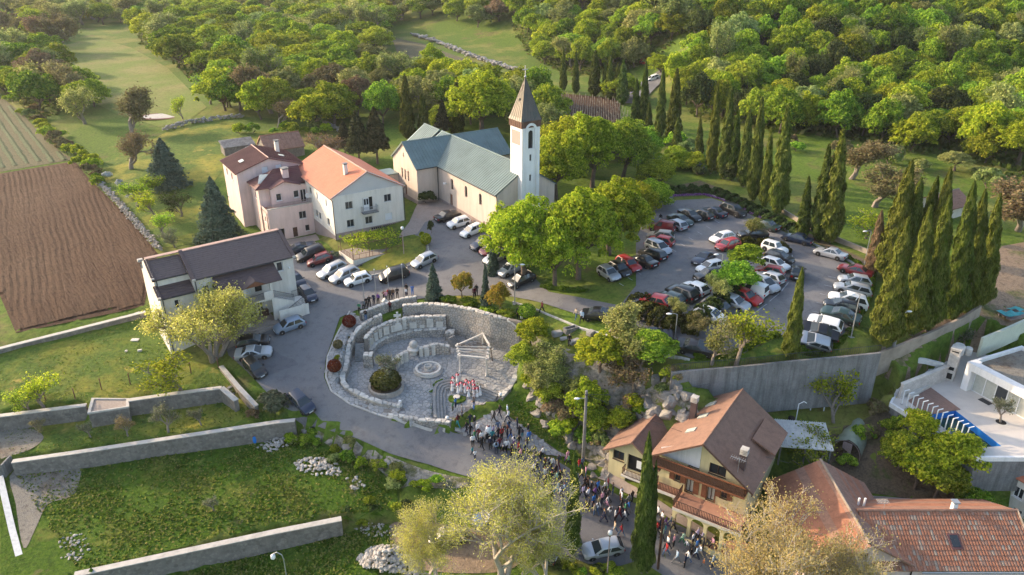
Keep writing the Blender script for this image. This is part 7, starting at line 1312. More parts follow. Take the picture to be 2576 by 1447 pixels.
def cyp(fx,fy,tx,ty,R,lab,kind='cypress',mat='leaf_cypress',grp=None,base=None):
 p=base or G(fx,fy);h=hgt(p,ty);h=max(3,h);d=p+Vector((0,0,h));u,w=prj(d);k=(d-Vector((0,0,CAM_H))).length/FPX;lean=(tx-u)*k/h*.6
 return plant(kind,RNG.randrange(4 if kind=='cypress' else 2),p,h,R*RNG.uniform(.6,.8)*(1 if kind=='cypress' else.88),lab,mat,grp,lean=(lean,0),rz=0)
for place_,L in CY_:
 for i,q in enumerate(L):cyp(*q,'%s cypress from the left in the %s'%(ORD[i],place_),grp='cypresses in the '+place_,mat='leaf_cypress' if RNG.random()<.6 else 'leaf_cypress_gold')
big=[(2223,872,2277,560,2.5),(2292,842,2325,530,2.2),(2330,832,2377,503,2.4),(2392,806,2437,468,2.3),(2430,790,2463,487,2.2),(2466,772,2504,498,2.2),(2232,705,2290,416,2.4),(2268,700,2312,458,2.0),(2300,700,2356,454,1.9),(2338,715,2382,432,2.2),(2196,690,2212,535,1.6)]
for i,q in enumerate(big):cyp(*q,('leaning cypress by the villa wall, %s from left'%ORD[i])if i<6 else('rear group cypress near the verge lamp, %s from left'%ORD[i-6])if i<10 else 'brown dying cypress beside the verge lamp','bigcypress','leaf_cypress_gold' if i!=10 else 'leaf_bronze','cypress grove by the villa')
cyp(1986,908,2013,682,1.35,'lone cypress on the car park lawn above the concrete wall','bigcypress','leaf_cypress_gold');cyp(1614,1440,1624,1101,1.5,'tall double-tipped cypress in front of the yellow house','bigcypress','leaf_cypress');cyp(1628,1440,1648,1170,1.0,'shorter second tip of the cypress before the yellow house','bigcypress','leaf_cypress');cyp(1440,1395,1442,1145,1.15,'slim dark cypress standing in the crowd','bigcypress','leaf_cypress');cyp(1378,1345,1383,1188,.9,'small cypress between plane tree and crowd','bigcypress','leaf_cypress')
for i,(b,t,R,lab)in enumerate((((1027,350),195,1.5,'tall narrow cypress behind the transept roof'),((1067,348),240,1.2,'shorter narrow cypress beside the tall one'),((1152,345),200,1.3,'cypress in front of the great round oak'))):p=G(*b);plant('cypress',i,p,hgt(p,t),R,lab)
# hedges: leafy strips
def hedge(name,label,pts,w,h,mat,dens=260,ls=.13,seed=1,px=True,wob=.25):
 L=resample([tuple(G(*p)[:2])for p in pts]if px else pts,.5,False);rs=np.random.RandomState(seed);C=[];N=[]
 for i in range(len(L)-1):
  a,b=np.array(L[i]),np.array(L[i+1]);d=(b-a)/(np.linalg.norm(b-a)+1e-9);nn=np.array([-d[1],d[0]]);m=int(dens*.5*(w+2*h));u=rs.rand(m);th=rs.uniform(-.1,math.pi+.1,m);rr=rs.uniform(.75,1.05,m)*(1+wob*math.sin(i*1.7+seed));q=a[None]+(b-a)[None]*u[:,None]+nn[None]*(np.cos(th)*w/2*rr)[:,None];z0=hz(a[0],a[1]);z=z0+np.abs(np.sin(th))**.6*h*rr;C.append(np.column_stack([q,z]));N.append(np.column_stack([nn[0]*np.cos(th),nn[1]*np.cos(th),np.sin(th)])+rs.normal(size=(m,3))*.6)
 C=np.vstack(C);N=np.vstack(N);r=thing(name,label,'hedge');place('foliage',leaf_cloud('foliage',C,N,rs.uniform(.7,1.3,len(C))*ls,rs,mat),r)
 mb=MB();[mb.tube([(p[0],p[1],hz(*p)-.1),(p[0]+.05,p[1],hz(*p)+h*.7)],.03,4)for p in L[::2]];mb.build('stems','bark',r)
 return r
mt['leaf_hedge']=leafmat('hedge_green',[(.06,.11,.012),(.10,.17,.018),(.14,.21,.025)],.3,.05)
hedge('hedge','low clipped hedge round the front lawn of the car park',[(1745,903),(1800,900),(1850,893),(1890,872),(1925,852),(1960,848)],.7,.55,'leaf_hedge',420,.11,1);hedge('hedge','low hedge corner around the last silver car',[(2012,886),(2055,893),(2078,884),(2120,855),(2140,830)],.7,.6,'leaf_hedge',420,.11,2);hedge('hedge','low hedge behind the right row of parked cars',[(2150,812),(2180,770),(2192,730),(2196,695)],.6,.6,'leaf_hedge',420,.11,3);hedge('hedge','low hedge along the verge behind the silver sedan',[(2085,630),(2130,650),(2175,678),(2195,692)],.6,.5,'leaf_hedge',400,.12,4);hedge('hedge','low hedge in the grass before the maples',[(1360,722),(1420,732),(1480,733)],.7,.5,'leaf_hedge',400,.12,5)
hedge('flower_hedge','dark shrub bed above the car park with flowers',[(1655,492),(1700,483),(1760,480),(1800,488),(1850,508),(1910,540),(1960,566),(2020,594)],2.0,.8,'leaf_dark',220,.2,6,wob=.4)
mt['flower_purple']=leafmat('purple_flowers',[(.16,.03,.2),(.25,.06,.3),(.4,.35,.45)],.2,.05);hedge('flower_border','border of purple and white flowers round the car park head',[(1640,503),(1700,493),(1770,490),(1810,500),(1860,522),(1920,553),(1975,578)],.5,.25,'flower_purple',260,.1,7)
hedge('hedge','dark overgrown hedge at the tip of the car island',[(1605,775),(1620,795),(1660,815),(1710,832),(1750,828)],2.4,1.5,'leaf_box',200,.2,8,wob=.4);hedge('hedge','dark hedge along the middle of the car island',[(1740,822),(1790,790),(1830,760),(1870,730)],1.8,1.4,'leaf_dark',200,.2,9,wob=.4);hedge('hedge','brownish hedge at the top of the car island',[(1905,615),(1940,625),(1985,640)],1.6,1.1,'leaf_box',220,.18,10);hedge('hedge','low dark hedge beside the white hatchback',[(1830,625),(1860,618),(1895,612)],1.2,.9,'leaf_box',220,.18,11)
for v,b,h,R,m,lab in((0,(1850,745),4.4,3.0,'leaf_green','leafy green tree in the middle of the parked cars'),(1,(1875,690),4.2,2.8,'leaf_green','leafy tree over the upper cars of the island'),(2,(1815,770),3.4,2.0,'leaf_sage','light shrub tree over the white car on the island'),(0,(1700,790),2.0,1.4,'leaf_sage','pale shrub over the green car'),(1,(1900,600),3.4,2.2,'leaf_sage','thin twiggy tree above the black cars'),(2,(1745,840),2.4,1.6,'leaf_bronze','brown-green bush beside the island lamp')):pl('spring' if m!='leaf_green' else 'oak',v,b,h,R,lab,mat=m,name='island_tree')
def scrub(label,pts,n,rmin,rmax,mats,seed,jit,grp,nm='shrub'):
 rs=random.Random(seed);P=[G(*p)for p in pts];k=0
 for i in range(n):
  t=(i+rs.random())/n*(len(P)-1);a=int(min(t,len(P)-2));p=P[a].lerp(P[a+1],t-a);x,y=p.x+rs.uniform(-jit,jit),p.y+rs.uniform(-jit,jit);R=rs.uniform(rmin,rmax);plant('bush',rs.randrange(3),(x,y,hz(x,y)),R*rs.uniform(1.0,1.6),R,label,mats[rs.randrange(len(mats))],grp,name=nm)
scrub('wild green bush in the hedgerow along the field edge',[(0,225),(60,275),(110,320),(150,355),(190,395),(235,440),(260,470)],34,1.0,2.2,('leaf_green','leaf_sage','leaf_lime','leaf_bronze'),5,1.6,'bushes along the field edge')
scrub('low bush on the bank under the road',[(700,1085),(760,1100),(830,1140),(900,1165),(1000,1200),(1080,1215)],26,.5,1.1,('leaf_green','leaf_green','leaf_lime','leaf_sage'),6,1.2,'bushes on the road bank')
scrub('dark scrub bush below the broken terrace wall',[(880,1300),(950,1290),(1010,1290),(1060,1300)],9,.5,.9,('leaf_dark','leaf_green'),7,.8,'scrub by the broken wall')
scrub('garden bush between villa terrace and tiled house',[(2080,1150),(2150,1080),(2200,1060),(2250,1090),(2290,1160),(2380,1240),(2450,1270)],20,.6,1.4,('leaf_green','leaf_bronze','leaf_green'),8,1.5,'bushes below the villa')
scrub('wild bush on the grass behind the church house',[(600,330),(690,340),(760,330),(800,340),(830,300),(880,290)],14,1.0,2.2,('leaf_green','leaf_lime','leaf_sage'),9,2.5,'bushes behind the houses')
scrub('scattered bush in the meadow right of the cypress row',[(1990,360),(2060,380),(2150,400),(2250,420),(2350,420),(2450,460)],16,1.2,2.6,('leaf_green','leaf_sage','leaf_bronze'),10,5,'bushes in the right meadow')
scrub('shrub at the foot of the cypress rows',[(1600,340),(1680,370),(1740,410),(1800,450)],14,1.2,2.4,('leaf_green','leaf_dark','leaf_sage'),12,3,'shrubs between the cypresses')
scrub('green shrub filling the slope behind the church',[(1100,380),(1180,390),(1300,400),(1380,430),(1450,430)],12,1.4,2.8,('leaf_green','leaf_lime','leaf_sage'),13,3,'shrubs behind the church')
scrub('shrub growing along the stone bank',[(800,190),(880,230),(960,230),(1030,180),(1100,190),(1180,200)],14,1.5,3.0,('leaf_green','leaf_sage','leaf_bronze'),14,5,'shrubs along the stone bank')
scrub('leafy bush between the rocks right of the plaza',[(1345,920),(1370,980),(1400,1030),(1440,1075),(1500,1120),(1560,1060),(1640,1000),(1690,985)],26,.8,1.7,('leaf_green','leaf_sage','leaf_lime','leaf_bronze'),16,1.2,'bushes among the rocks')
scrub('weedy bush along the bottom street edge',[(1400,1440),(1480,1445),(1560,1447)],8,.5,1.0,('leaf_dark','leaf_green'),15,.6,'bushes at the bottom edge')
def tufts(name,outline,n,ls,mats,seed):
 P=gpoly(outline);a=np.array(P);rs=np.random.RandomState(seed);x=rs.uniform(a[:,0].min(),a[:,0].max(),n*2);y=rs.uniform(a[:,1].min(),a[:,1].max(),n*2);m=inpoly(x,y,P);x,y=x[m][:n],y[m][:n];nz=np.sin(x*.7+1.3*np.sin(y*.5))+np.sin(y*.9+2*np.sin(x*.33));k=nz+rs.normal(size=len(x))*1.3>-.2;x,y=x[k],y[k]
 z=np.array([hz(p,q)for p,q in zip(x,y)]);q=rs.normal(size=(len(x),3))*np.array([1,1,.3])+np.array([0,0,.8]);o=place(name,leaf_cloud(name,np.column_stack([x,y,z+.08]),q,rs.uniform(.6,1.5,len(x))*ls,rs,mats,1.2),None,kind='stuff',label='tufts of tall green grass on the terraces',cat='grass')
mt['leaf_grass']=leafmat('grass_blades',[(0.068,0.121,0.016),(0.120,0.182,0.026),(0.210,0.243,0.046),(0.285,0.257,0.091)],.3,.05)
tufts('grass_tufts',[(40,1195),(690,1112),(780,1115),(950,1190),(1000,1280),(850,1300),(690,1332),(200,1440)],14000,.2,'leaf_grass',3);tufts('grass_tufts',[(200,1500),(690,1375),(860,1345),(980,1322),(1000,1400),(900,1447)],7000,.2,'leaf_grass',4);tufts('grass_tufts',[(0,1080),(555,1004),(735,1058),(35,1158)],2500,.13,'leaf_grass',5);tufts('grass_tufts',[(1300,985),(1350,1020),(1430,1120),(1500,1185),(1350,1125),(1270,1045)],3000,.16,'leaf_grass',6);tufts('grass_tufts',[(0,905),(370,805),(430,890),(590,970),(325,1005),(0,1055)],2500,.12,'leaf_grass',7)
def vines():
 r=thing('vineyard_rows','staked vine rows in brown soil beyond the church','vineyard');rs=random.Random(2);a,b,c=G(1300,240),G(1540,262),G(1330,290);n=0
 for i in range(12):
  for j in range(16):
   p=a+(b-a)*(j/15)+(c-a)*(i/9);x,y=p.x,p.y;z=hz(x,y);MB().tube([(x,y,z),(x+rs.uniform(-.1,.1),y,z+1.9)],.06,4).build('stake','bark_pale',r)
vines()
# cars
PAINT={}
def paint(col):
 if col not in PAINT:
  c=dict(black=(.012,.012,.014),navy=(.012,.022,.05),white=(.78,.78,.77),silver=(.42,.44,.47),grey=(.2,.21,.21),red=(.42,.02,.02),darkred=(.19,.015,.02),green=(.02,.045,.04),blue=(.06,.12,.24),beige=(.4,.37,.3),steel=(.22,.28,.36))[col]
  m,n,l=newmat('car_paint_'+col);p=n.new('ShaderNodeBsdfPrincipled');o=n.new('ShaderNodeOutputMaterial');l.new(p.outputs[0],o.inputs[0]);p.inputs['Base Color'].default_value=(*c,1);p.inputs['Roughness'].default_value=.35;p.inputs['Metallic'].default_value=.35 if col in('silver','steel','grey','beige')else 0;p.inputs['Coat Weight'].default_value=.6;p.inputs['Coat Roughness'].default_value=.08;PAINT[col]=m
 return PAINT[col]
mt['car_glass']=M('car_glass',(.03,.04,.045),.06,0,spec=.8);mt['tyre']=M('tyre_rubber',(.02,.02,.02),.85,0);mt['rim']=M('alloy_rim',(.35,.36,.37),.35,0,metal=.8);mt['headlight']=M('headlight_lens',(.75,.77,.8),.1,0,spec=.8);mt['taillight']=M('tail_light_lens',(.4,.01,.01),.2,0,spec=.6);mt['bumper']=M('black_plastic',(.03,.03,.032),.6,0);mt['plate']=M('number_plate',(.75,.76,.78),.5,0)
CT=dict(hatch=(4.1,1.72,1.46,1.0,.75,.35,.5,.92,.82,None),estate=(4.6,1.74,1.48,1.15,.75,.22,.4,.92,.82,None),sedan=(4.55,1.76,1.43,1.2,.8,1.1,.7,.92,.82,.95),mpv=(4.45,1.8,1.66,.85,.95,.2,.35,1.0,.9,None),suv=(4.6,1.88,1.72,1.15,.75,.25,.45,1.08,1.02,None),oldhatch=(3.95,1.66,1.41,1.05,.55,.3,.45,.9,.82,None),van=(4.1,1.7,1.8,.95,.7,.05,.1,1.0,.9,None),jeep=(3.75,1.66,1.62,1.15,.4,.1,.25,1.0,.95,None),coupe=(4.5,1.78,1.36,1.35,.85,.7,1.1,.9,.8,.92))
CARP={}
def car_proto(k):
 L,W_,H,bl,rk,re,rr,bz,hb,tb=CT[k];hw=W_/2;xf,xr=L/2,-L/2;ws0=xf-bl;ws1=ws0-rk;rf1=xr+re+(0 if tb is None else 0);rb=rf1-(rr if tb is None else rr*.9);rb=max(rb,xr+.04)if tb is None else xr+max(.35,re-rr*.4);rf1=rb+rr
 gc=.2;tops=[(xr,(bz-.1)if tb is None else tb-.1,.86),(xr+.12,bz if tb is None else tb,.95)]+([(rb,tb+.02,1)]if tb else[])+[(-.3,bz,1),(ws0,bz,1),(ws0+bl*.4,(bz+hb)/2+.02,.985),(xf-.25,hb-.05,.94),(xf-.06,hb-.18,.84),(xf,hb-.3,.74)]
 if not tb:tops.insert(2,(xr+.5,bz,1))
 mb=MB();rings=[]
 for x,zt,wf in tops:
  w=hw*wf;lo=gc+(.1 if abs(x)>L/2-.1 else 0);rings.append([(x,-w*.9,lo),(x,-w,lo+.18),(x,-w,zt-.2),(x,-w*.93,zt-.03),(x,-w*.5,zt+.015),(x,w*.5,zt+.015),(x,w*.93,zt-.03),(x,w,zt-.2),(x,w,lo+.18),(x,w*.9,lo)])
 n=10;vs=[p for r in rings for p in r];fs=[]
 for i in range(len(rings)-1):
  for j in range(n):fs.append((i*n+j,i*n+(j+1)%n,(i+1)*n+(j+1)%n,(i+1)*n+j))
 fs.append(tuple(range(n)));fs.append(tuple(range((len(rings)-1)*n,len(rings)*n))[::-1]);mb.add(vs,[f[::-1]for f in fs])
 tw,bw=hw*.74,hw*.93;zb=bz-.02;gb=[(ws0,bw*.92),(ws0-.25,bw),(rb+.25,bw),(rb,bw*.92)];rt=H-.06;gt=[(ws1,tw*.92),(ws1-.25,tw),(rf1+.25,tw),(rf1,tw*.92)];bot=[(x,-y,zb)for x,y in gb]+[(x,y,zb)for x,y in gb[::-1]];top=[(x,-y,rt)for x,y in gt]+[(x,y,rt)for x,y in gt[::-1]];rf=[(x*1-(.0),y*.8,H)for x,y,z in top];m=8
 rf=[((x-(ws1+rf1)/2)*.92+(ws1+rf1)/2,y*.85,H)for x,y,z in top]
 mb.add(bot+top+rf,[(i,(i+1)%m,m+(i+1)%m,m+i)[::-1]for i in range(m)]+[(m+i,m+(i+1)%m,2*m+(i+1)%m,2*m+i)[::-1]for i in range(m)]+[tuple(range(2*m,3*m))[::-1]])
 P={};P['body']=mb.mesh('body',('bumper',),38)
 V=Vector
 def panel(a,b,c,d,ins,out):
  a,b,c,d=map(V,(a,b,c,d));nn=(b-a).cross(d-a).normalized();cen=(a+b+c+d)/4;q=[p+(cen-p)*ins+nn*out for p in(a,b,c,d)];return MB().slab(q,.012)
 f=lambda x,y,z:(x,y,z)
 P['windscreen']=panel((ws0,bw*.92,zb),(ws0,-bw*.92,zb),(ws1,-tw*.92,rt),(ws1,tw*.92,rt),.09,.014)
 P['windscreen']=panel((ws0,-bw*.92,zb),(ws0,bw*.92,zb),(ws1,tw*.92,rt),(ws1,-tw*.92,rt),.09,.014)
 P['rear_window']=panel((rb,bw*.92,zb),(rb,-bw*.92,zb),(rf1,-tw*.92,rt),(rf1,tw*.92,rt),.1,.014)
 xm=(ws0+rb)/2;xmt=(ws1+rf1)/2;sw=[]
 if k!='van':
  for s in(-1,1):
   for a,b,at_,bt_ in((ws0-.2,xm,ws1-.18,xmt),(xm,rb+.2,xmt,rf1+.2)):
    q=[(a,s*bw,zb),(b,s*bw,zb),(bt_,s*tw,rt),(at_,s*tw,rt)]
    if s>0:q=[q[1],q[0],q[3],q[2]];q=[(a,s*bw,zb),(at_,s*tw,rt),(bt_,s*tw,rt),(b,s*bw,zb)];q=[q[3],q[0],q[1],q[2]]
    else:q=[(b,s*bw,zb),(a,s*bw,zb),(at_,s*tw,rt),(bt_,s*tw,rt)]
    if s>0:q=[(a,s*bw,zb),(b,s*bw,zb),(bt_,s*tw,rt),(at_,s*tw,rt)]
    pv=panel(*q,.1,.014)
    nn=(V(q[1])-V(q[0])).cross(V(q[3])-V(q[0]))
    if nn.y*s<0:pv=panel(q[1],q[0],q[3],q[2],.1,.014)
    sw.append(pv)
 else:
  for s in(-1,1):
   q=[(ws0-.2,s*bw,zb),(xm+.3,s*bw,zb),(xmt+.4,s*tw,rt),(ws1-.1,s*tw,rt)];nn=(V(q[1])-V(q[0])).cross(V(q[3])-V(q[0]));sw.append(panel(*(q if nn.y*s>0 else(q[1],q[0],q[3],q[2])),.1,.014))
 for nme in('windscreen','rear_window'):P[nme]=P[nme].mesh(nme,('car_glass',))
 P['sw']=[q.mesh('side_window',('car_glass',))for q in sw]
 wr=.31 if k not in('suv','jeep')else.36;wm=MB()
 prof=[(wr*.58,-.005),(wr*.6,.02),(wr*.97,.0),(wr,-.04),(wr,-.18)];seg=14
 for mi,pr in((0,[(wr*.6,.018),(wr*.97,.0),(wr,-.04),(wr,-.18)]),(1,[(.03,.03),(wr*.3,.012),(wr*.6,.016)])):
  o=len(wm.v);wm.lathe(pr,(0,0,0),seg,mi)
 wm.v=[(x,z,y)for x,y,z in wm.v]
 P['wheel']=wm.mesh('wheel',('tyre','rim'));P['wr']=wr
 arch=MB();arch.lathe([(wr*1.22,0),(wr*1.2,.006)],(0,0,0),16);arch.v=[(x,z,y)for x,y,z in arch.v];P['arch']=arch.mesh('wheel_arch',('bumper',))
 hl=MB().hexa([(xf-.22,hw*.5,hb-.33),(xf-.02,hw*.48,hb-.33),(xf-.2,hw*.86,hb-.33),(xf-.42,hw*.9,hb-.33),(xf-.3,hw*.5,hb-.17),(xf-.1,hw*.46,hb-.17),(xf-.28,hw*.86,hb-.16),(xf-.46,hw*.9,hb-.16)]);P['hl']=hl.mesh('headlight',('headlight',))
 tz=(bz if tb is None else tb)-.12;tl=MB().box(xr-.015,hw*.6,tz-.25,xr+.14,hw*.9,tz-.02);P['tl']=tl.mesh('tail_light',('taillight',))
 P['plate']=MB().box(xf-.02,-.26,.42,xf+.02,.26,.54).mesh('number_plate',('plate',));P['bump']=MB().box(xf-.1,-hw*.72,.24,xf+.025,hw*.72,.4).mesh('bumper',('bumper',));P['rbump']=MB().box(xr-.025,-hw*.8,.26,xr+.1,hw*.8,.44).mesh('bumper',('bumper',));P['rplate']=MB().box(xr-.035,-.26,.5,xr+.02,.26,.62).mesh('number_plate',('plate',))
 P['mirror']=MB().box(ws0-.32,0,0,ws0-.2,.16,.12).mesh('mirror',('bumper',));P['dims']=(L,W_,H,hw,bz,ws0);return P
def car(k,col,cx,cy_,cz,yaw,label,pitch=0,roll=0,group='cars parked round the church'):
 if k not in CARP:CARP[k]=car_proto(k)
 P=CARP[k];L,W_,H,hw,bz,ws0=P['dims'];r=thing('parked_car',label,'car',(cx,cy_,cz),yaw,group);r.rotation_euler=(roll,pitch,yaw);r.scale=(.94,.94,.94)
 b=place('body',P['body'],r);setmat(b,0,paint(col));place('windscreen',P['windscreen'],r);place('rear_window',P['rear_window'],r)
 for q in P['sw']:place('side_window',q,r)
 wr=P['wr']
 for sx in(L*.31,-L*.295):
  for s in(-1,1):
   w=place('wheel',P['wheel'],r,(sx,s*(hw+.012),wr),0);w.scale=(1,s,1);a=place('wheel_arch',P['arch'],r,(sx,s*(hw-.002),wr+.02));a.scale=(1,s,1)
 for s in(-1,1):
  for nm in('hl','tl'):q=place('headlight' if nm=='hl' else 'tail_light',P[nm],r);q.scale=(1,s,1)
  q=place('mirror',P['mirror'],r,(0,s*(hw*.93),bz));q.scale=(1,s,1);setmat(q,0,paint(col))
 place('number_plate',P['plate'],r);place('number_plate',P['rplate'],r);place('bumper',P['bump'],r);place('bumper',P['rbump'],r)
 return r
def pxcar(zf,front,rear,k,col,label,n=None):
 a,b=G(*zf(*front)),G(*zf(*rear));d=(a-b);yaw=math.atan2(d.y,d.x);c=(a+b)/2
 L=CT[k][0];u=Vector((math.cos(yaw),math.sin(yaw)));p1,p2=c.xy+u*L*.3,c.xy-u*L*.3;z1,z2=hz(*p1),hz(*p2);v=Vector((-u.y,u.x));z3,z4=hz(*(c.xy+v*.7)),hz(*(c.xy-v*.7))
 car(k,col,c.x,c.y,(z1+z2)/2+.075,yaw,label,-math.atan2(z1-z2,L*.6),math.atan2(z3-z4,1.4))
D_=lambda x,y:(x,y)
P1,P2,P3,Z7,Z5,ZF,HZ1=zm(2100,700,3.215),zm(2500,780,3.215),zm(2700,950,2.862),zm(1500,480,3.215),zm(2000,1200,2.894),zm(2000,0,2.3336),zm(500,880,3.215)
CARS=[(H2,(610,400),(330,485),'coupe','navy','navy coupe beside the small lawn, end of the hall row'),(H2,(430,615),(790,455),'estate','black','black estate second in the row beside the hall'),(H2,(610,705),(940,590),'oldhatch','darkred','dark red old hatchback in the row beside the hall'),(H2,(800,920),(1160,745),'estate','silver','silver estate third from the right in the row before the vine terrace'),(H2,(1000,1000),(1375,830),'estate','silver','silver estate next to the white hatchback by the vine terrace'),(H2,(1225,1045),(1610,930),'oldhatch','white','white old hatchback with sunroof behind the flagpoles'),(H2,(1830,970),(2240,850),'mpv','black','black people carrier at the garden kerb of the vine terrace'),(D_,(1043,676),(1093,653),'hatch','silver','silver hatchback alone at the end of the garden kerb'),(H2,(670,1360),(480,1140),'hatch','navy','dark blue hatchback beside the hall stair'),(H2,(430,1050),(330,960),'hatch','navy','dark car half hidden behind the hall corner'),(HZ1,(1990,1450),(2250,1360),'hatch','steel','blue-silver hatchback in front of the hall porch'),(D_,(682,893),(600,902),'sedan','silver','silver sedan under the yellow budding tree'),(D_,(662,865),(618,872),'hatch','black','dark car behind the silver sedan under the tree'),(D_,(664,955),(625,912),'hatch','black','black car parked at the road edge below the silver sedan'),(D_,(785,1045),(737,998),'hatch','navy','dark blue hatchback alone on the bend of the road'),(Z7,(1075,1235),(800,1320),'sedan','black','black sedan at the church wall'),(Z7,(955,1400),(1205,1330),'oldhatch','white','white old hatchback at the church wall'),(D_,(1166,600),(1212,580),'hatch','white','white small hatchback third along the church wall'),(D_,(1196,630),(1240,608),'sedan','navy','dark blue car left of the maple clump'),(D_,(1216,645),(1258,622),'hatch','darkred','plum car under the left maple branches'),(D_,(1226,668),(1270,645),'hatch','silver','silver car under the lower maple branches'),(D_,(1268,695),(1312,675),'estate','silver','pale car in the shade beneath the maples'),(D_,(1290,725),(1335,705),'hatch','black','dark car hidden behind the maple trunk'),(P1,(1180,1385),(985,1260),'hatch','silver','silver hatchback first in the row beside the maple lawn'),(P1,(1320,1330),(1120,1205),'hatch','black','black hatchback second in the row beside the maple lawn'),(P1,(1465,1280),(1205,1130),'estate','red','bright red estate nose out beside the maples'),(P1,(1385,1110),(1665,1215),'sedan','black','black sedan parked nose in beside the red estate'),(P1,(1500,1020),(1775,1125),'estate','black','black estate tail out in the maple row'),(P1,(1850,1055),(1575,930),'mpv','silver','silver people carrier nose out in the maple row'),(P1,(1600,875),(1875,930),'hatch','red','red hatchback under the maple edge'),(P1,(1600,815),(1885,850),'hatch','grey','grey-green hatchback between the two red cars'),(P1,(1620,705),(1890,750),'van','darkred','dark red boxy van under the maple edge'),(P1,(1830,640),(2045,735),'hatch','silver','silver hatchback next to the dark red van'),(P1,(2145,685),(1850,575),'sedan','green','dark green sedan in the upper car park row'),(P1,(2245,625),(1995,510),'sedan','black','black sedan fourth from the right in the upper row'),(P1,(2180,520),(2375,595),'hatch','black','black hatchback with bright roof in the upper row'),(P1,(2300,490),(2545,565),'sedan','navy','dark sedan next to the big black off-roader'),(P2,(1525,305),(1255,200),'suv','black','big black off-roader at the head of the car park'),(P2,(1660,390),(1955,485),'sedan','green','dark sedan by the flower border'),(P2,(1480,560),(1790,550),'sedan','black','black car behind the twiggy island tree'),(P2,(1100,640),(1385,570),'hatch','white','white hatchback driving at the top of the island'),(P2,(2040,570),(2375,655),'sedan','navy','old navy sedan on the right drive'),(P2,(1220,725),(1410,670),'hatch','red','red car mostly hidden by island leaves'),(P2,(900,930),(1115,810),'coupe','navy','navy coupe driving between the rows'),(P2,(985,1015),(1200,960),'hatch','white','white car nosing out of the island leaves'),(P2,(945,1115),(1195,1060),'hatch','black','black car on the left side of the island'),(P2,(790,1215),(1000,1300),'hatch','white','white hatchback under the pale island shrub'),(P2,(590,1270),(880,1385),'suv','black','dark off-roader with roof bars on the island'),(P2,(460,1345),(710,1435),'hatch','green','green car covered by a pale shrub'),(P2,(260,1385),(530,1450),'hatch','red','faded red car at the lower tip of the island'),(P2,(2050,785),(1785,705),'jeep','white','white boxy jeep at the top of the island'),(P2,(2125,900),(1835,815),'hatch','black','black hatchback below the white jeep'),(P2,(2090,1005),(1760,905),'hatch','white','white hatchback below the black one on the island'),(P2,(1700,1010),(2005,1070),'oldhatch','red','red old hatchback tail out on the right of the island'),(P2,(1715,1080),(1975,1170),'hatch','silver','silver hatchback tail out below the red one'),(P2,(1935,1285),(1615,1140),'mpv','silver','large silver people carrier on the right of the island'),(P2,(1460,1240),(1780,1335),'van','white','white small van with back doors outward'),(P2,(1705,1435),(1365,1290),'estate','red','shiny red estate near the lower island'),(P3,(805,850),(535,745),'hatch','silver','silver hatchback left of the shiny red estate'),(P3,(645,915),(365,805),'estate','black','black estate with chrome window line on the island'),(P3,(545,995),(262,895),'hatch','white','white car last at the lower end of the island'),(P3,(1405,395),(1385,515),'sedan','black','black car driving behind the lone cypress'),(P3,(1635,195),(1905,265),'sedan','silver','silver sedan alone on the right drive'),(P3,(1900,385),(2205,475),'sedan','darkred','red-brown old sedan in the right row'),(P3,(1885,520),(2195,575),'hatch','silver','silver hatchback second in the right row'),(P3,(1845,605),(2185,690),'estate','silver','silver estate third in the right row'),(P3,(1770,735),(2145,835),'suv','white','white off-roader with sunroof in the right row'),(P3,(1710,800),(2065,880),'hatch','black','black car under the white off-roader in the right row'),(P3,(1690,880),(2075,1000),'sedan','green','dark green sedan in the right row'),(P3,(1530,970),(1885,1075),'oldhatch','white','white old car near the hedge corner'),(P3,(1450,1050),(1815,1150),'sedan','black','black sedan behind the lone cypress near the hedge'),(P3,(1430,1165),(1710,1250),'hatch','silver','silver hatchback last in the hedge corner'),(P3,(420,1345),(60,1280),'sedan','black','dark car on the lower drive behind the young trees'),(Z5,(1890,480),(1680,490),'suv','black','dark off-roader leaving on the lower drive'),(Z5,(1260,225),(1050,215),'sedan','black','black car half hidden by the light tree at the drive'),(ZF,(1400,600),(1325,590),'hatch','red','red car on the far road'),(ZF,(1255,845),(1175,835),'hatch','navy','dark car at the near end of the far road'),(ZF,(1385,765),(1470,735),'hatch','white','white car beside the far road'),(ZF,(1620,645),(1520,640),'sedan','black','dark car under the far roadside tree'),(ZF,(950,500),(1050,500),'estate','white','white car in the trees by the vineyard'),(ZF,(1960,360),(2010,355),'hatch','silver','silver car far up the road in the wood'),(D_,(1472,1397),(1557,1380),'hatch','silver','silver hatchback standing below the crowd'),(D_,(1215,1318),(1262,1305),'hatch','blue','blue car under the big plane tree'),(D_,(1105,1360),(1150,1355),'hatch','black','dark car behind the plane tree leaves'),(D_,(1330,1390),(1370,1405),'hatch','navy','navy car below the small cypress'),(D_,(1760,440),(1762,425),'hatch','silver','pale car on the path above the flower bed')]
for c_ in CARS:pxcar(c_[0],c_[1],c_[2],c_[3],c_[4],c_[5])
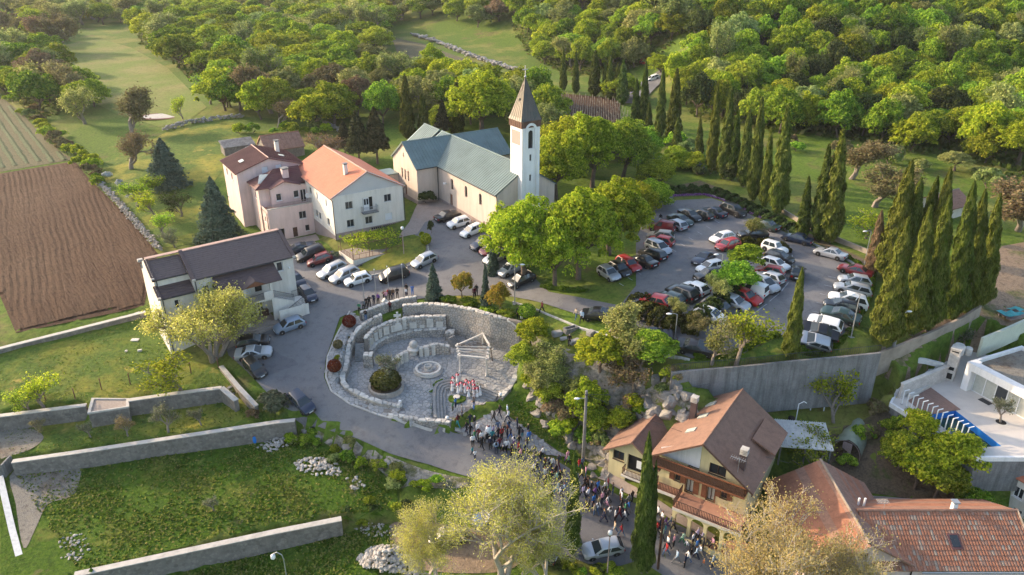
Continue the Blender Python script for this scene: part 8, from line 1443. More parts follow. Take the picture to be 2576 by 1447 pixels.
def bay_lines():
 r=place('parking_lines',None,None,kind='structure');k=0
 mt['line_paint']=M('worn_line_paint',(.4,.4,.4),.8,.4,3)
 for a,b in(((2180,1010),(2300,1050)),):
  pass
 for zf,q in((P3,[((1340,205),(1350,300)),((1350,300),(1310,480)),((1300,520),(1220,620)),((1190,650),(1080,740)),((1050,770),(900,880))]),):
  for s,e in q:
   a,b=G(*zf(*s)),G(*zf(*e));d=(b-a).xy.normalized();n=Vector((-d.y,d.x))*.06;mb=MB();m=8
   for i in range(m):
    p0,p1=a.xy.lerp(b.xy,i/m),a.xy.lerp(b.xy,(i+1)/m);mb.add([(*(p0-n),hz(*p0)+.085),(*(p1-n),hz(*p1)+.085),(*(p1+n),hz(*p1)+.085),(*(p0+n),hz(*p0)+.085)],[(0,1,2,3)])
   mb.build('line','line_paint',r)
 for zf,st,en,n,dx,dy in((P1,(1210,1400),(2440,590),12,60,35),(P3,(1660,870),(1840,470),5,-90,-20)):
  for i in range(n):
   t=i/(n-1);x,y=st[0]+(en[0]-st[0])*t,st[1]+(en[1]-st[1])*t;a,b=G(*zf(x,y)),G(*zf(x+dx,y+dy));d=(b-a).xy.normalized();nn=Vector((-d.y,d.x))*.05;MB().add([(*(a.xy-nn),hz(*a.xy)+.085),(*(b.xy-nn),hz(*b.xy)+.085),(*(b.xy+nn),hz(*b.xy)+.085),(*(a.xy+nn),hz(*a.xy)+.085)],[(0,1,2,3)]).build('line','line_paint',r)
bay_lines()
# people
def person_mesh(pose,robe=False,dress=False,longhair=False):
 V=[(0,0,.93),(0,0,1.12),(0,.0,1.34),(0,.0,1.46),(0,.015,1.55),(0,.02,1.64)];E=[(0,1),(1,2),(2,3),(3,4),(4,5)];R=[(.15,.11),(.135,.1),(.165,.105),(.055,.055),(.085,.1),(.075,.09)]
 st,arm=pose
 def add(p,par,r):V.append(p);E.append((par,len(V)-1));R.append(r);return len(V)-1
 if robe or dress:
  k=add((0,0,.6),0,(.2,.17));k=add((0,0,.3 if robe else.45),k,(.25,.22)if robe else(.2,.18));base=k
  if robe:add((0,0,.06),k,(.29,.25))
  else:
   for s in(-1,1):q=add((s*.09,s*st*.12,.3),k,(.06,.06));q=add((s*.09,s*st*.16,.08),q,(.045,.05));add((s*.09,s*st*.16+.12,.04),q,(.04,.03))
 else:
  for s in(-1,1):
   k=add((s*.1,s*st*.03,.84),0,(.095,.1));k=add((s*.105,s*st*.2+(.04 if st else.02),.48),k,(.068,.075));k=add((s*.105,s*st*.34-(.05*abs(st)if s*st<0 else 0),.09+(.06 if s*st<0 else 0)),k,(.048,.052));add((s*.11,s*st*.34+.13,.045+(.03 if s*st<0 else 0)),k,(.042,.035))
 hands=[]
 for s in(-1,1):
  k=add((s*.19,0,1.39),2,(.07,.07))
  if arm=='down':k=add((s*.235,-s*st*.1-.02,1.13),k,(.05,.05));k=add((s*.235,-s*st*.2+.06,.9),k,(.038,.038));k=add((s*.23,-s*st*.2+.09,.8),k,(.035,.045))
  elif arm=='fold':k=add((s*.245,.04,1.13),k,(.05,.05));k=add((s*.1,.22,1.08),k,(.04,.04));k=add((s*.03,.25,1.09),k,(.04,.04))
  else:k=add((s*.24,.1,1.18),k,(.05,.05));k=add((s*.14,.27,1.36),k,(.038,.038));k=add((s*.08,.3,1.45),k,(.036,.04))
  hands.append(V[k])
 me=bpy.data.meshes.new('p');me.from_pydata(V,E,[]);o=bpy.data.objects.new('p',me);COL.objects.link(o);md=o.modifiers.new('skin','SKIN');md.use_smooth_shade=True;md.branch_smoothing=.3
 for i,d in enumerate(me.skin_vertices[0].data):d.radius=R[i];d.use_root=(i==0)
 sb=o.modifiers.new('sub','SUBSURF');sb.levels=1;sb.render_levels=1
 dg=bpy.context.evaluated_depsgraph_get();ev=o.evaluated_get(dg);nm=bpy.data.meshes.new_from_object(ev);bpy.data.objects.remove(o);nm.name='person';nm.materials.clear()
 for m in('cl_white','cl_navy','skin','hair_dark','shoe'):nm.materials.append(mt[m])
 for p in nm.polygons:
  c=p.center;mi=0
  if c.z>1.47:mi=3 if(c.z>1.6 or c.y<.0 or(longhair and c.y<.04))else 2
  elif min((c-Vector(h)).length for h in hands)<.1:mi=2
  elif c.z<.1 and not robe:mi=4
  elif c.z<.96 and abs(c.x)<.2 and not robe and not dress:mi=1
  elif longhair and c.z>1.2 and c.y<-.05 and abs(c.x)<.12:mi=3
  p.material_index=mi;p.use_smooth=True
 return nm
mt['skin']=M('skin',(.42,.25,.18),.6,0);mt['shoe']=M('shoe',(.03,.028,.028),.6,0)
for nme,c in dict(dark=(.018,.014,.012),brown=(.06,.032,.018),blond=(.42,.3,.15),grey=(.4,.39,.38),ginger=(.25,.08,.03)).items():mt['hair_'+nme]=M('hair_'+nme,c,.6,0)
CLC=dict(white=(.75,.75,.76),black=(.014,.014,.016),navy=(.018,.024,.055),grey=(.17,.175,.185),maroon=(.11,.012,.022),red=(.42,.03,.035),blue=(.04,.16,.46),lightblue=(.33,.44,.58),denim=(.07,.12,.21),jeans=(.075,.13,.24),teal=(.03,.22,.25),green=(.06,.2,.1),mint=(.36,.55,.42),yellow=(.62,.55,.25),pink=(.6,.3,.38),beige=(.46,.37,.27),olive=(.07,.07,.035),purple=(.14,.06,.24),lavender=(.42,.37,.55),khaki=(.29,.25,.16),brown=(.11,.06,.035),orange=(.55,.16,.05),charcoal=(.04,.042,.046))
for k,c in CLC.items():mt['cl_'+k]=M('cloth_'+k,c,.9,.12,9,obj=True)
PM={}
POSES=dict(walk=(1,'down'),walk2=(-1,'down'),stand=(0,'down'),fold=(0,'fold'),phone=(0,'raise'),walkf=(1,'fold'))
def pmesh(pose,kind,lh):
 k=(pose,kind,lh)
 if k not in PM:PM[k]=person_mesh(POSES[pose],kind=='robe',kind=='dress',lh)
 return PM[k]
TAKEN={}
def person(p,shirt,pants,pose,yaw,where,h=1.66,hair='dark',kind='plain',lh=False,extra=''):
 m=pmesh(pose,kind,lh);sc=h/1.72
 word={'robe':'white robe','dress':shirt+' dress'}.get(kind,shirt+' top and '+pants+' trousers')
 lab=('child' if h<1.35 else 'person')+' with '+hair+(' long' if lh else '')+' hair in '+word+extra
 o=place('person',m,None,(p[0],p[1],p[2]),yaw,(sc,sc,sc),None,'person','people at the gathering');setmat(o,0,mt['cl_'+(shirt if kind!='robe' else 'white')]);setmat(o,1,mt['cl_'+pants]);setmat(o,3,mt['hair_'+hair]);o['kind']='thing'
 TAKEN.setdefault((lab,where),[]).append(o);return o
ZA,ZB,ZC=zm(1750,1600,4.257),zm(2100,1750,4.257),zm(2400,1950,4.123)
rp=random.Random(77)
def crowd(zf,items,where,yaw0,spread=.5,lift=.07,poses=('walk','walk2','walkf','stand')):
 for it in items:
  x,y,s,t=it[:4];hr=it[4]if len(it)>4 else rp.choice(('dark','dark','brown','brown','grey'));h=it[5]if len(it)>5 else rp.uniform(1.58,1.76);kind=it[6]if len(it)>6 else 'plain';p=G(*zf(x,y));person((p.x,p.y,p.z+lift),s,t,rp.choice(poses),yaw0+rp.uniform(-spread,spread),where,h,hr,kind,hr in('dark','brown','blond','ginger')and rp.random()<.3)
UP=math.radians(45)
crowd(ZA,[(350,485,'maroon','teal','dark'),(265,215,'green','olive','dark',1.3),(312,155,'blue','navy','dark',1.4),(420,305,'grey','navy','dark'),(620,182,'charcoal','blue','dark'),(1060,325,'black','navy','dark'),(965,405,'black','black','dark'),(1190,300,'lightblue','grey','grey'),(1205,398,'white','navy','dark'),(1360,505,'navy','navy','brown')],'on the plaza steps',UP+.6,.6,.17,('stand','walk','fold'))
crowd(ZA,[(500,610,'black','navy','dark'),(560,470,'navy','navy','dark'),(562,658,'black','black','dark'),(635,500,'black','grey','grey'),(690,625,'white','black','grey'),(632,742,'green','navy','ginger'),(705,722,'maroon','black','dark'),(605,825,'white','black','dark'),(752,770,'white','navy','dark'),(935,742,'teal','navy','brown'),(955,645,'lavender','jeans','dark'),(1032,582,'denim','denim','dark'),(1085,592,'white','lightblue','dark',1.15),(1140,582,'beige','olive','dark'),(1215,568,'denim','jeans','dark'),(1190,652,'navy','navy','ginger',1.65,'dress'),(1245,702,'navy','blue','brown'),(1095,705,'red','black','brown'),(1040,702,'black','navy','dark'),(1302,822,'white','purple','dark'),(1395,662,'black','black','dark'),(1390,817,'black','black','brown'),(1447,655,'navy','teal','dark',1.15),(1545,625,'black','jeans','blond'),(1556,752,'blue','jeans','brown'),(1522,862,'olive','black','dark'),(1650,992,'navy','navy','dark'),(1792,1012,'white','black','dark'),(1752,1102,'black','black','dark')],'in the crowd on the paved street corner',UP,.5,.12)
crowd(ZA,[(1380,932,'red','black','brown'),(1512,905,'grey','black','brown'),(845,765,'black','black','dark'),(975,795,'black','navy','dark'),(762,855,'black','black','brown'),(600,965,'teal','navy','dark',1.3),(642,1032,'white','navy','dark',1.3),(900,860,'navy','black','grey'),(1060,860,'maroon','black','dark'),(1180,900,'white','black','dark'),(1260,960,'black','black','brown'),(1000,930,'lightblue','navy','dark'),(1120,1000,'black','grey','grey'),(1420,1040,'pink','black','dark')],'behind the plane tree leaves',UP,.5,.07)
crowd(ZB,[(402,562,'charcoal','black','grey'),(455,562,'white','black','brown'),(572,522,'charcoal','maroon','dark'),(342,562,'black','black','ginger'),(545,602,'beige','maroon','blond'),(200,612,'navy','navy','grey'),(150,642,'white','black','dark'),(237,832,'black','black','dark'),(342,742,'lightblue','black','ginger'),(520,692,'black','black','dark'),(457,802,'navy','navy','ginger'),(597,782,'black','black','ginger'),(662,742,'yellow','navy','dark'),(337,872,'navy','navy','ginger'),(542,802,'mint','grey','dark'),(162,922,'purple','navy','dark'),(277,1052,'white','navy','dark'),(552,982,'lightblue','teal','dark'),(602,1042,'white','grey','dark'),(667,992,'lightblue','navy','ginger'),(632,1192,'grey','navy','dark'),(722,442,'pink','purple','blond'),(747,502,'green','black','brown')],'in the crowd between the plane tree and the concrete pole',UP+.2,.5,.07)
crowd(ZB,[(917,582,'red','green','dark'),(972,542,'denim','navy','brown'),(967,737,'yellow','black','brown'),(1032,692,'pink','jeans','brown'),(1052,862,'black','black','brown'),(1012,902,'black','black','dark'),(1127,972,'black','black','blond'),(1237,962,'blue','black','dark'),(1207,962,'black','black','dark'),(1357,962,'white','black','dark'),(1412,902,'maroon','jeans','dark'),(1492,992,'charcoal','jeans','brown'),(987,1032,'lavender','black','dark'),(1072,902,'brown','black','brown'),(1072,1082,'white','navy','ginger'),(1037,1282,'black','black','dark'),(1087,1242,'charcoal','black','dark'),(1162,1202,'blue','navy','dark'),(1192,1062,'purple','black','dark'),(1257,1232,'khaki','navy','brown'),(1177,1342,'beige','jeans','brown'),(1232,1312,'white','jeans','dark'),(1307,1152,'pink','navy','grey'),(1352,1052,'black','navy','dark'),(1412,1102,'black','black','dark'),(1402,1202,'white','grey','dark'),(1387,1272,'pink','grey','dark'),(1342,1447,'navy','navy','ginger'),(1442,1392,'white','grey','dark'),(1632,1072,'white','orange','brown'),(1642,1132,'white','navy','dark'),(1632,1282,'black','black','dark'),(1532,1447,'white','black','dark'),(1607,1402,'maroon','maroon','grey'),(1702,1332,'green','navy','dark'),(1757,1302,'blue','grey','dark'),(1762,1182,'grey','navy','dark'),(1817,1122,'black','black','brown'),(1692,1447,'white','navy','brown')],'in the crowd before the yellow house garage',UP+.3,.5,.07)
crowd(ZC,[(952,532,'white','black','dark'),(1017,612,'white','navy','ginger'),(1082,642,'purple','purple','brown',1.25),(1162,662,'grey','jeans','dark'),(1212,742,'black','black','brown'),(977,732,'navy','navy','brown',1.65,'dress'),(932,782,'red','black','dark'),(1072,782,'teal','jeans','dark',1.3),(1022,882,'mint','black','dark'),(1132,932,'khaki','grey','dark'),(992,1042,'denim','jeans','brown'),(1112,1032,'white','navy','ginger'),(1092,1132,'red','jeans','brown'),(1212,992,'pink','black','blond'),(1357,952,'mint','green','dark'),(1602,892,'lavender','black','grey'),(1682,932,'lavender','grey','khaki' if 0 else 'grey'),(1422,1042,'white','grey','dark',1.25),(1522,962,'white','black','brown'),(1262,1262,'lightblue','grey','dark'),(1502,1112,'black','black','dark',1.65,'dress'),(1442,1262,'white','jeans','brown'),(1587,1082,'blue','navy','blond'),(1392,1332,'navy','black','dark'),(1582,1192,'lightblue','navy','brown'),(1642,1172,'white','beige','blond'),(1847,1042,'pink','black','dark'),(2037,1062,'teal','navy','brown',1.3),(1692,1062,'charcoal','black','dark'),(242,782,'beige','jeans','brown'),(347,822,'red','jeans','dark'),(67,592,'navy','navy','blond'),(1702,1342,'orange','grey','blond',1.2),(1852,1332,'lightblue','navy','grey')],'on the street below the yellow house arcade',UP+.5,.5,.07)
crowd(pz,[(1228,1085,'white','white','dark',1.6,'robe'),(1240,1035,'white','white','dark',1.55,'robe'),(1280,1015,'white','white','dark',1.72,'robe'),(1285,1105,'white','white','brown',1.6,'robe'),(1313,1090,'white','white','dark',1.6,'robe'),(1353,1105,'white','white','dark',1.65,'robe'),(1366,1068,'white','white','brown',1.6,'robe'),(1386,1140,'white','white','dark',1.62,'robe'),(1396,1085,'white','white','dark',1.6,'robe'),(1432,1072,'white','white','dark',1.6,'robe'),(1438,1106,'white','white','brown',1.6,'robe'),(1438,1141,'white','white','dark',1.55,'robe'),(1470,1140,'white','white','dark',1.58,'robe'),(1498,1130,'white','white','dark',1.66,'robe')],'of the red-collared servers on the lower plaza',UP+.6,.25,.1,('fold','stand'))
robed=[o for k,v in TAKEN.items()if 'robe' in k[0]for o in v]
mt['red_collar']=M('red_collar',(.5,.015,.04),.8,0)
cape=MB().lathe([(.25,1.27),(.24,1.34),(.17,1.42),(.08,1.45)],seg=14).mesh('collar',('red_collar',),60)
for i,o in enumerate(robed):
 if i!=2:c=place('collar',cape,o);c.scale=(1,.8,1)
crowd(pz,[(1437,1257,'charcoal','blue','dark')],'carrying the wooden cross on the plaza',UP+.6,.1,.1,('fold',))
def carried():
 p=G(*pz(1455,1225));r=thing('wooden_cross','long wooden cross carried behind the robed servers','cross',(p.x,p.y,p.z+.1),.8);MB().tube([(-.1,0,.1),(.25,.5,1.7)],.045,6).build('cross_beam','wood_louvre',r);MB().tube([(-.25,.35,1.3),(.6,.35,1.35)],.045,6).build('cross_arm','wood_louvre',r)
carried()
crowd(pz,[(335,330,'green','black','grey'),(376,302,'grey','black','grey'),(405,282,'black','black','grey'),(432,266,'black','black','dark'),(475,251,'navy','navy','grey'),(518,236,'purple','black','dark'),(575,212,'black','black','dark'),(590,216,'pink','navy','dark'),(617,192,'red','navy','dark'),(634,196,'charcoal','black','dark'),(660,192,'brown','navy','brown'),(700,182,'black','black','dark'),(790,152,'black','black','dark',1.75),(784,164,'white','navy','dark',1.2),(845,152,'blue','blue','dark',1.5)],'watching from the wall by the flagpoles',math.pi,.4,.09,('stand','fold','phone'))
crowd(pz,[(1440,187,'maroon','black','dark'),(1463,158,'charcoal','black','brown'),(1865,382,'black','black','dark'),(1896,382,'black','white','grey'),(1938,382,'navy','navy','grey')],'behind the plaza back wall in the garden',math.pi,.4,.06,('stand','fold'))
for x,y,z,s,t,lab in((397,398,-3.5,'black','jeans','standing on top of the plaza side wall'),(637,395,-5.2,'maroon','black','filming beside the stone cross')):
 p=at(*pz(x,y),z);person((p[0],p[1],z if 'top' in lab else hz(p[0],p[1])+.1),s,t,'phone',math.pi,lab)
crowd(Z5,[(487,162,'maroon','black','dark'),(880,237,'beige','jeans','brown'),(945,274,'lightblue','black','grey'),(1450,257,'lightblue','navy','dark'),(1473,317,'white','black','dark'),(1540,357,'black','black','dark')],'walking on the drive below the car park',2.4,.4,.08,('walk','walk2'))
crowd(Z5,[(800,542,'black','black','grey')],'standing by the old tombs in the garden',3.1,.1,.05,('fold',));crowd(Z7,[(1405,1445,'black','black','dark'),(1520,1445,'white','navy','dark')],'at the church wall by the white cars',2,.4,.08,('stand','fold'));crowd(P1,[(1735,632,'black','white','dark')],'at the upper car park near the maples',0,.1,.08,('stand',));crowd(H2,[(2030,300,'blue','navy','dark')],'on the vine terrace',3,.1,.4,('fold',))if 0 else None
def priest():
 p=G(*ZA(872,655));o=person((p.x,p.y,p.z+.12),'white','black','fold',UP,'in the procession',1.74,'grey','robe');setmat(o,0,mt['cl_black']);c=MB().lathe([(.5,.55),(.42,.9),(.33,1.2),(.24,1.38),(.1,1.46)],seg=16).mesh('cope',('cl_white',),60);q=place('cope',c,o);q.scale=(1,.85,1);k=MB().lathe([(.17,1.38),(.13,1.5),(.06,1.52)],seg=12).mesh('hood',('cl_maroon',),60);place('hood',k,o);TAKEN[[k_ for k_,v in TAKEN.items()if o in v][0]].remove(o);o['label']='priest in long white cope over black cassock walking in the procession'
priest()
ORDW=['foremost','second','third','fourth','fifth','sixth','seventh','eighth','ninth','tenth','eleventh','twelfth','thirteenth','fourteenth']
for(lab,where),L in TAKEN.items():
 L.sort(key=lambda o:-o.location.y)
 for i,o in enumerate(L):
  w=lab.replace('trousers','trousers');t=w+' '+where
  if len(L)>1:t=ORDW[i]+' '+t if len((ORDW[i]+' '+t).split())<=16 else ORDW[i]+' '+t.replace(' and ',', ').replace(' trousers',' legs').replace('in the crowd ','')
  ws=t.split();o['label']=' '.join(ws[:16])if len(ws)>16 else t
  # small things
def tombs():
 for i,(x,y,w,d,h,a,hollow,lab)in enumerate(((820,360,1.7,.75,.5,.5,True,'hollow stone sarcophagus on the plaza garden lawn'),(660,410,1.2,.8,.6,.3,False,'large carved tomb stone left of the sarcophagus'),(865,500,1.3,.7,.5,.6,False,'oblong tomb stone behind the standing man'),(740,455,.9,.6,.25,.2,False,'flat round tomb stone in the grass'),(1050,400,1.0,.8,.5,.9,False,'tomb stone half hidden by the light tree'),(1790,960,.9,.7,1.0,.2,False,'carved standing stone by the retaining wall end'))):
  p=G(*Z5(x,y));r=thing('tomb_stone',lab,'stone',(p.x,p.y,p.z),a)
  if hollow:mb=MB();mb.box(-w/2,-d/2,-.1,w/2,-d/2+.12,h).box(-w/2,d/2-.12,-.1,w/2,d/2,h).box(-w/2,-d/2+.121,-.1,-w/2+.12,d/2-.121,h).box(w/2-.12,-d/2+.121,-.1,w/2,d/2-.121,h);mb.build('stone_sides','concrete',r);MB().box(-w/2+.121,-d/2+.121,-.1,w/2-.121,d/2-.121,.15).build('stone_bottom','concrete',r)
  else:
   bm=bmesh.new();bmesh.ops.create_cube(bm,size=1);bmesh.ops.bevel(bm,geom=bm.edges[:],offset=.12,segments=2,affect='EDGES')
   for v in bm.verts:v.co.x*=w;v.co.y*=d;v.co.z=(v.co.z+.4)*h;v.co+=Vector((math.sin(v.co.y*9)*.03,math.sin(v.co.x*7)*.03,0))
   me=bpy.data.meshes.new('stone_block');bm.to_mesh(me);bm.free();me.materials.append(mt['stone2']);place('stone_block',me,r)
tombs()
def vine_terrace():
 q=[G(*H2(x,y))for x,y in((1085,440),(1330,620),(2205,500))];a=at(*H2(1085,430),-1.8);b=at(*H2(1330,600),-1.8);c=at(*H2(2205,415),-1.8);r=thing('vine_terrace','pale rendered terrace with railing and vine pergola before the house','terrace');d=c+(a-b);pl_=[tuple(p[:2])for p in(b,c,d,a)]
 MB().prism(pl_,-4.2,-1.9).build('terrace_base','plaster_offwhite',r);MB().prism([tuple(np.mean(pl_,0)+(np.array(p)-np.mean(pl_,0))*.97)for p in pl_],-1.899,-1.86).build('terrace_floor','paving',r)
 railing(r,[(*pl_[3],-1.88),(*pl_[0],-1.88),(*pl_[1],-1.88)],.8,.9,'rust',.025)
 pg=place('vine_pergola',None,r);B,C,A=np.array(pl_[0]),np.array(pl_[1]),np.array(pl_[3]);mb=MB()
 for t in(0.02,.33,.66,.98):
  for s in(.05,.9):
   p=B+(C-B)*t+(A-B)*s;mb.tube([(p[0],p[1],-1.9),(p[0],p[1],.3)],.04,5)
  p,e=B+(C-B)*t,B+(C-B)*t+(A-B)*.95;mb.tube([(p[0],p[1],.3),(e[0],e[1],.3)],.03,4)
 for s in(.05,.35,.65,.9):p,e=B+(A-B)*s,C+(A-B)*s;mb.tube([(p[0],p[1],.3),(e[0],e[1],.3)],.03,4)
 mb.build('pergola_frame','rust',pg);rs=np.random.RandomState(4);n=2600;t=rs.rand(n);s=rs.rand(n)*.9+.03;dens=np.sin(t*9+s*5)+rs.normal(size=n)*.8>-.1;t,s=t[dens],s[dens];P=B[None]+(C-B)[None]*t[:,None]+(A-B)[None]*s[:,None];z=.35+rs.normal(size=len(t))*.18-np.where(s<.12,rs.rand(len(t))*1.4,0);place('vine_leaves',leaf_cloud('vine_leaves',np.column_stack([P,z]),rs.normal(size=(len(t),3))+np.array([0,0,1]),rs.uniform(.6,1.3,len(t))*.2,rs,'leaf_lime'),pg)
 MB().box(B[0]+.9,B[1]-.012,-2.9,B[0]+1.2,B[1]+.3,-2.6).build('vent','void',r)
 drape('house_garden',gpoly([(870,690),(960,680),(1010,670),(1055,650),(1072,630),(1070,600),(1030,590),(1010,610),(940,650)]),'grass',.09,.8)
 drape('small_lawn',[tuple(G(*H2(x,y))[:2])for x,y in((640,300),(760,270),(1000,440),(850,480))],'grass',.09,.8)
 drape('house_yard',[tuple(G(*p)[:2])for p in((1000,600),(1030,560),(1050,515),(1110,505),(1160,540),(1220,560),(1245,590),(1200,575),(1120,545),(1070,560),(1050,590))],'paving',.1,.8)
 drape('rear_yard',[tuple(G(*H2(x,y))[:2])for x,y in((180,260),(400,225),(700,165),(760,260),(640,300),(560,330),(260,360))],'paving',.09,.8)
vine_terrace()
def yard_things():
 a=at(2020,1090,-6.4);r=thing('tin_roof_shelter','open shelter with white corrugated tin roof behind yellow house','shed',(a[0],a[1],-9.3),math.radians(-8));rf=place('roof',None,r);slope(rf,(-2.6,-2.0,2.5),(2.6,-2.0,2.5),(2.6,2.0,3.0),(-2.6,2.0,3.0),'whitewash','panel',.22);pb=MB()
 for x in(-2.4,0,2.4):
  for y in(-1.8,1.8):pb.box(x-.07,y-.07,-1.5,x+.07,y+.07,2.6)
 pb.build('shelter_post','concrete',r);MB().box(-2.5,1.9,-1.5,2.5,2.02,2.6).build('back_wall','concrete',r)
 b=G(2155,950);t=thing('tool_shed','small white tool shed with blue door below the retaining wall','shed',(b.x,b.y,b.z),math.radians(-10));wall(t,'plaster_white',(-1.3,0),(1.3,0),rect(2.6,-.5,1.8),[O(.4,0,.8,1.6,'door',m='door_blue')]);wall(t,'plaster_white',(1.3,0),(1.3,1.8),rect(1.8,-.5,1.8));wall(t,'plaster_white',(-1.3,1.8),(-1.3,0),rect(1.8,-.5,1.8));rr=place('roof',None,t);slope(rr,(-1.6,-.4,1.75),(1.6,-.4,1.75),(1.6,2.0,2.25),(-1.6,2.0,2.25),'whitewash','panel',.4)
 c=G(2130,1140);p=thing('polytunnel','crumpled plastic polytunnel greenhouse in the garden','greenhouse',(c.x,c.y,c.z),math.radians(-38));mb=MB();n,m=9,10;rs=random.Random(5);vs=[]
 for i in range(n+1):
  for j in range(m+1):th=math.pi*j/m;k=1+rs.uniform(-.06,.06);vs.append((math.cos(th)*1.5*k,i*.75-.5,math.sin(th)*1.9*k))
 mb.add(vs,[(i*(m+1)+j,i*(m+1)+j+1,(i+1)*(m+1)+j+1,(i+1)*(m+1)+j)for i in range(n)for j in range(m)]);mb.build('plastic_cover','plastic',p,60);hp=MB()
 for i in(0,4,8):hp.tube([(math.cos(math.pi*j/12)*1.42,i*.75-.5,math.sin(math.pi*j/12)*1.82)for j in range(13)],.03,5)
 hp.build('hoop','wood_louvre',p);MB().box(-.45,-.56,0,.45,-.5,1.6).build('door_frame','wood_louvre',p)
 g=G(2035,1010);gh=thing('glass_lean_to','grey glass-roofed lean-to against the concrete wall','shed',(g.x,g.y,g.z),math.radians(-6));fr=MB()
 for x in(-1.4,0,1.4):fr.box(x-.05,-1.0,-.5,x+.05,-.9,1.7)
 fr.build('frame_post','white_frame',gh)
 for i in range(5):MB().slab([(-1.5+i*.6,-1.1,1.7),(-.93+i*.6,-1.1,1.7),(-.93+i*.6,1.2,2.6),(-1.5+i*.6,1.2,2.6)],.04).build('roof_pane','curtain',gh)
 d=G(2000,1068);bs=thing('basketball_hoop','white hoop stand with black bin beside the tin roof','stand',(d.x,d.y,d.z),0);MB().tube([(0,0,0),(0,0,2.6),(.5,0,2.9),(.8,0,2.7)],.05,6).build('hoop_pole','white',bs);MB().lathe([(.35,0),(.35,.9),(.3,.95)],(-.5,0,0),10).build('bin','void',bs)
 e=G(642,1112);br=thing('blue_barrel','blue barrel with rusty lid at the foot of the terrace wall','barrel',(e.x,e.y,e.z),0);MB().lathe([(.28,0),(.32,.3),(.32,.6),(.28,.9)],seg=14).build('barrel_body','pool_blue',br,40);MB().lathe([(.3,.902),(.32,.98),(.05,1.0)],seg=14).build('barrel_lid','rust',br)
 for i,(x,y,w,dd,h,lab)in enumerate(((340,856,.9,.6,.12,'flat stone slab in the lawn nearest the hall'),(568*.62+0,884-0,.5,.3,.25,'small block stone in the upper lawn'),(345,790+0,.8,.5,.15,'pale slab beside the field wall'),(318,885,.3,.25,.2,'tiny white stone on the lawn'))):
  q=G(x,y);s=thing('lawn_stone',lab,'stone',(q.x,q.y,q.z),.4*i);bm=bmesh.new();bmesh.ops.create_cube(bm,size=1);bmesh.ops.bevel(bm,geom=bm.edges[:],offset=.08,segments=1,affect='EDGES')
  for v in bm.verts:v.co.x*=w;v.co.y*=dd;v.co.z=(v.co.z+.45)*h
  me=bpy.data.meshes.new('stone_block');bm.to_mesh(me);bm.free();me.materials.append(mt['slab']);place('stone_block',me,s)
 tp=G(2545,795);tq=thing('tarp_pile','heap of building material under torn teal tarpaulin','pile',(tp.x,tp.y,tp.z),.4);rs=random.Random(9)
 for i in range(9):MB().box(-1.6+rs.uniform(0,.4),-.9+i*.2,.05*i%.3,1.5,-.75+i*.2,.25+.05*(i%4)).build('plank','wood_louvre',tq)
 vs=[(x,y,.48+rs.uniform(0,.25))for x in(-1.7,-.8,0,.8,1.6)for y in(-.9,-.3,.3,.9)];MB().add(vs,[(i*4+j,i*4+j+1,i*4+j+5,i*4+j+4)for i in range(4)for j in range(3)if(i+j)%4!=3]).build('tarpaulin','tarp',tq)
 tn=at(2415,868,-1.9);tk=thing('water_tank','pale round water tanks behind the barbecue','tank',(tn[0],tn[1],-3.0),0);MB().lathe([(.6,0),(.62,1.0),(.5,1.15)],seg=16).build('tank_body','slab',tk,40);MB().lathe([(.4,0),(.4,.8),(.3,.9)],(1.0,-.2,0),14).build('tank_body','slab',tk,40)
 st=thing('car_park_steps','wide grey steps at the upper left of the car park','steps');A,B=G(1632,512),G(1655,490);dv=Vector((-.75,.66))
 for i in range(7):
  p=Vector((A.x+3,A.y))+Vector((0,1))*(i*.45);z=hz(p.x,p.y-.3);MB().box(p.x-3.2,p.y,z-.4,p.x+1.2,p.y+.43,hz(A.x,A.y)+.12+i*.1).build('step','concrete',st)
 hd=thing('house_railing','rusty fence along the terrace edge of the retaining wall','fence')if 0 else None
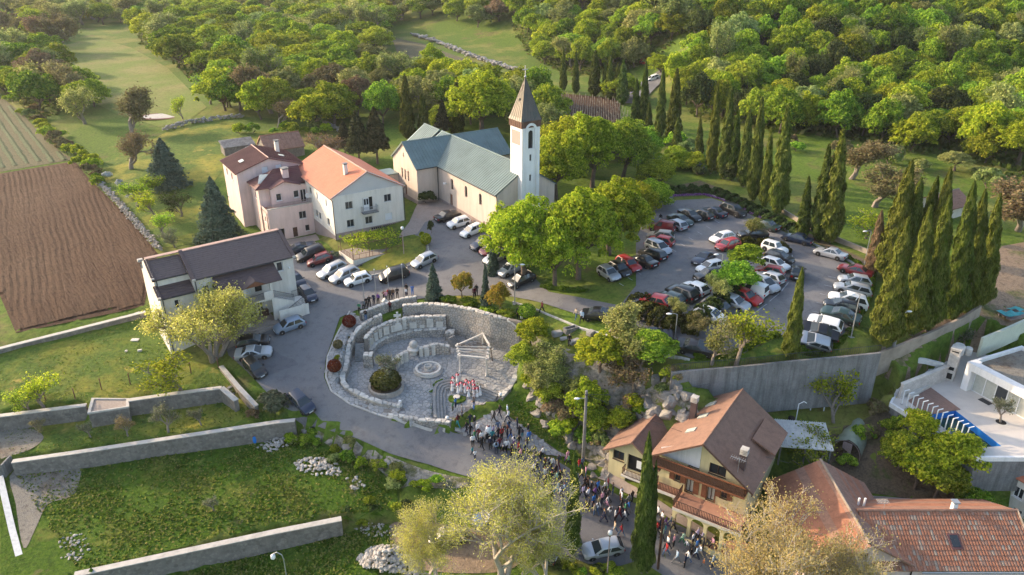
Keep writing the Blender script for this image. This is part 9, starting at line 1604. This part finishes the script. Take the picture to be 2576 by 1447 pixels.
 pu=G(405,293);w_=thing('puddle_patch','whitish dried puddle with reddish rim on the meadow','puddle',(pu.x,pu.y,pu.z),.1);MB().lathe([(4.6,.06),(4.4,.09),(.2,.1)],seg=24).build('rim','soilred',w_);MB().lathe([(3.5,.1),(3.4,.12),(.2,.13)],seg=24).build('dry_mud','coping',w_);w_.scale=(1.2,.8,1)
 hs=thing('garden_hose','yellow hose hanging along the villa terrace edge','hose');pts=[at(*vv(x,y),-5.5-k*.25)for k,(x,y)in enumerate(((300,720),(255,770),(250,830),(290,900),(350,960),(400,990)))];MB().tube([tuple(p)for p in pts],.06,6).build('hose_pipe','hose_yellow',hs);MB().tube([tuple(pts[-1]),tuple(pts[-1]+np.array([.1,-.1,-.1]))],.07,6).build('nozzle','metal_dark',hs)
 rfx=at(2420,560,1.5);rh=thing('red_roof_cottage','small cottage roof of reddish tiles glimpsed behind the cypresses','cottage',(rfx[0],rfx[1]+6,.3),.5);wall(rh,'plaster_offwhite',(-3,-2.5),(3,-2.5),rect(6,-.5,2.4));wall(rh,'plaster_offwhite',(-3,2.5),(-3,-2.5),[(0,-.5),(5,-.5),(5,2.4),(2.5,3.8),(0,2.4)]);wall(rh,'plaster_offwhite',(3,-2.5),(3,2.5),[(0,-.5),(5,-.5),(5,2.4),(2.5,3.8),(0,2.4)]);gable_roof(rh,-3,3,-2.5,2.5,2.4,3.9,'tile_b','course',.4,'x',.3,.3,'tile_c')
mt['door_blue']=M('blue_door',(.08,.3,.62),.6,.1,2);mt['tarp']=M('teal_tarp',(.03,.3,.3),.5,.2,2);mt['hose_yellow']=M('hose_yellow',(.6,.45,.02),.5,0);mt['plastic']=M('translucent_plastic',(.3,.34,.26),.25,.3,.8,spec=.6)
yard_things()
def haze():
 m=bpy.data.materials.new('air');m.use_nodes=True;n,l=m.node_tree.nodes,m.node_tree.links;n.clear();o=n.new('ShaderNodeOutputMaterial');v=n.new('ShaderNodeVolumePrincipled');v.inputs['Color'].default_value=(.9,.92,.95,1);v.inputs['Density'].default_value=HAZE;v.inputs['Anisotropy'].default_value=.3;l.new(v.outputs[0],o.inputs['Volume']);MB().box(-560,-70,-22,560,690,90).build('haze',m,None,kind='stuff',label='thin warm evening haze over the valley',cat='haze')
HAZE=.0001
haze()
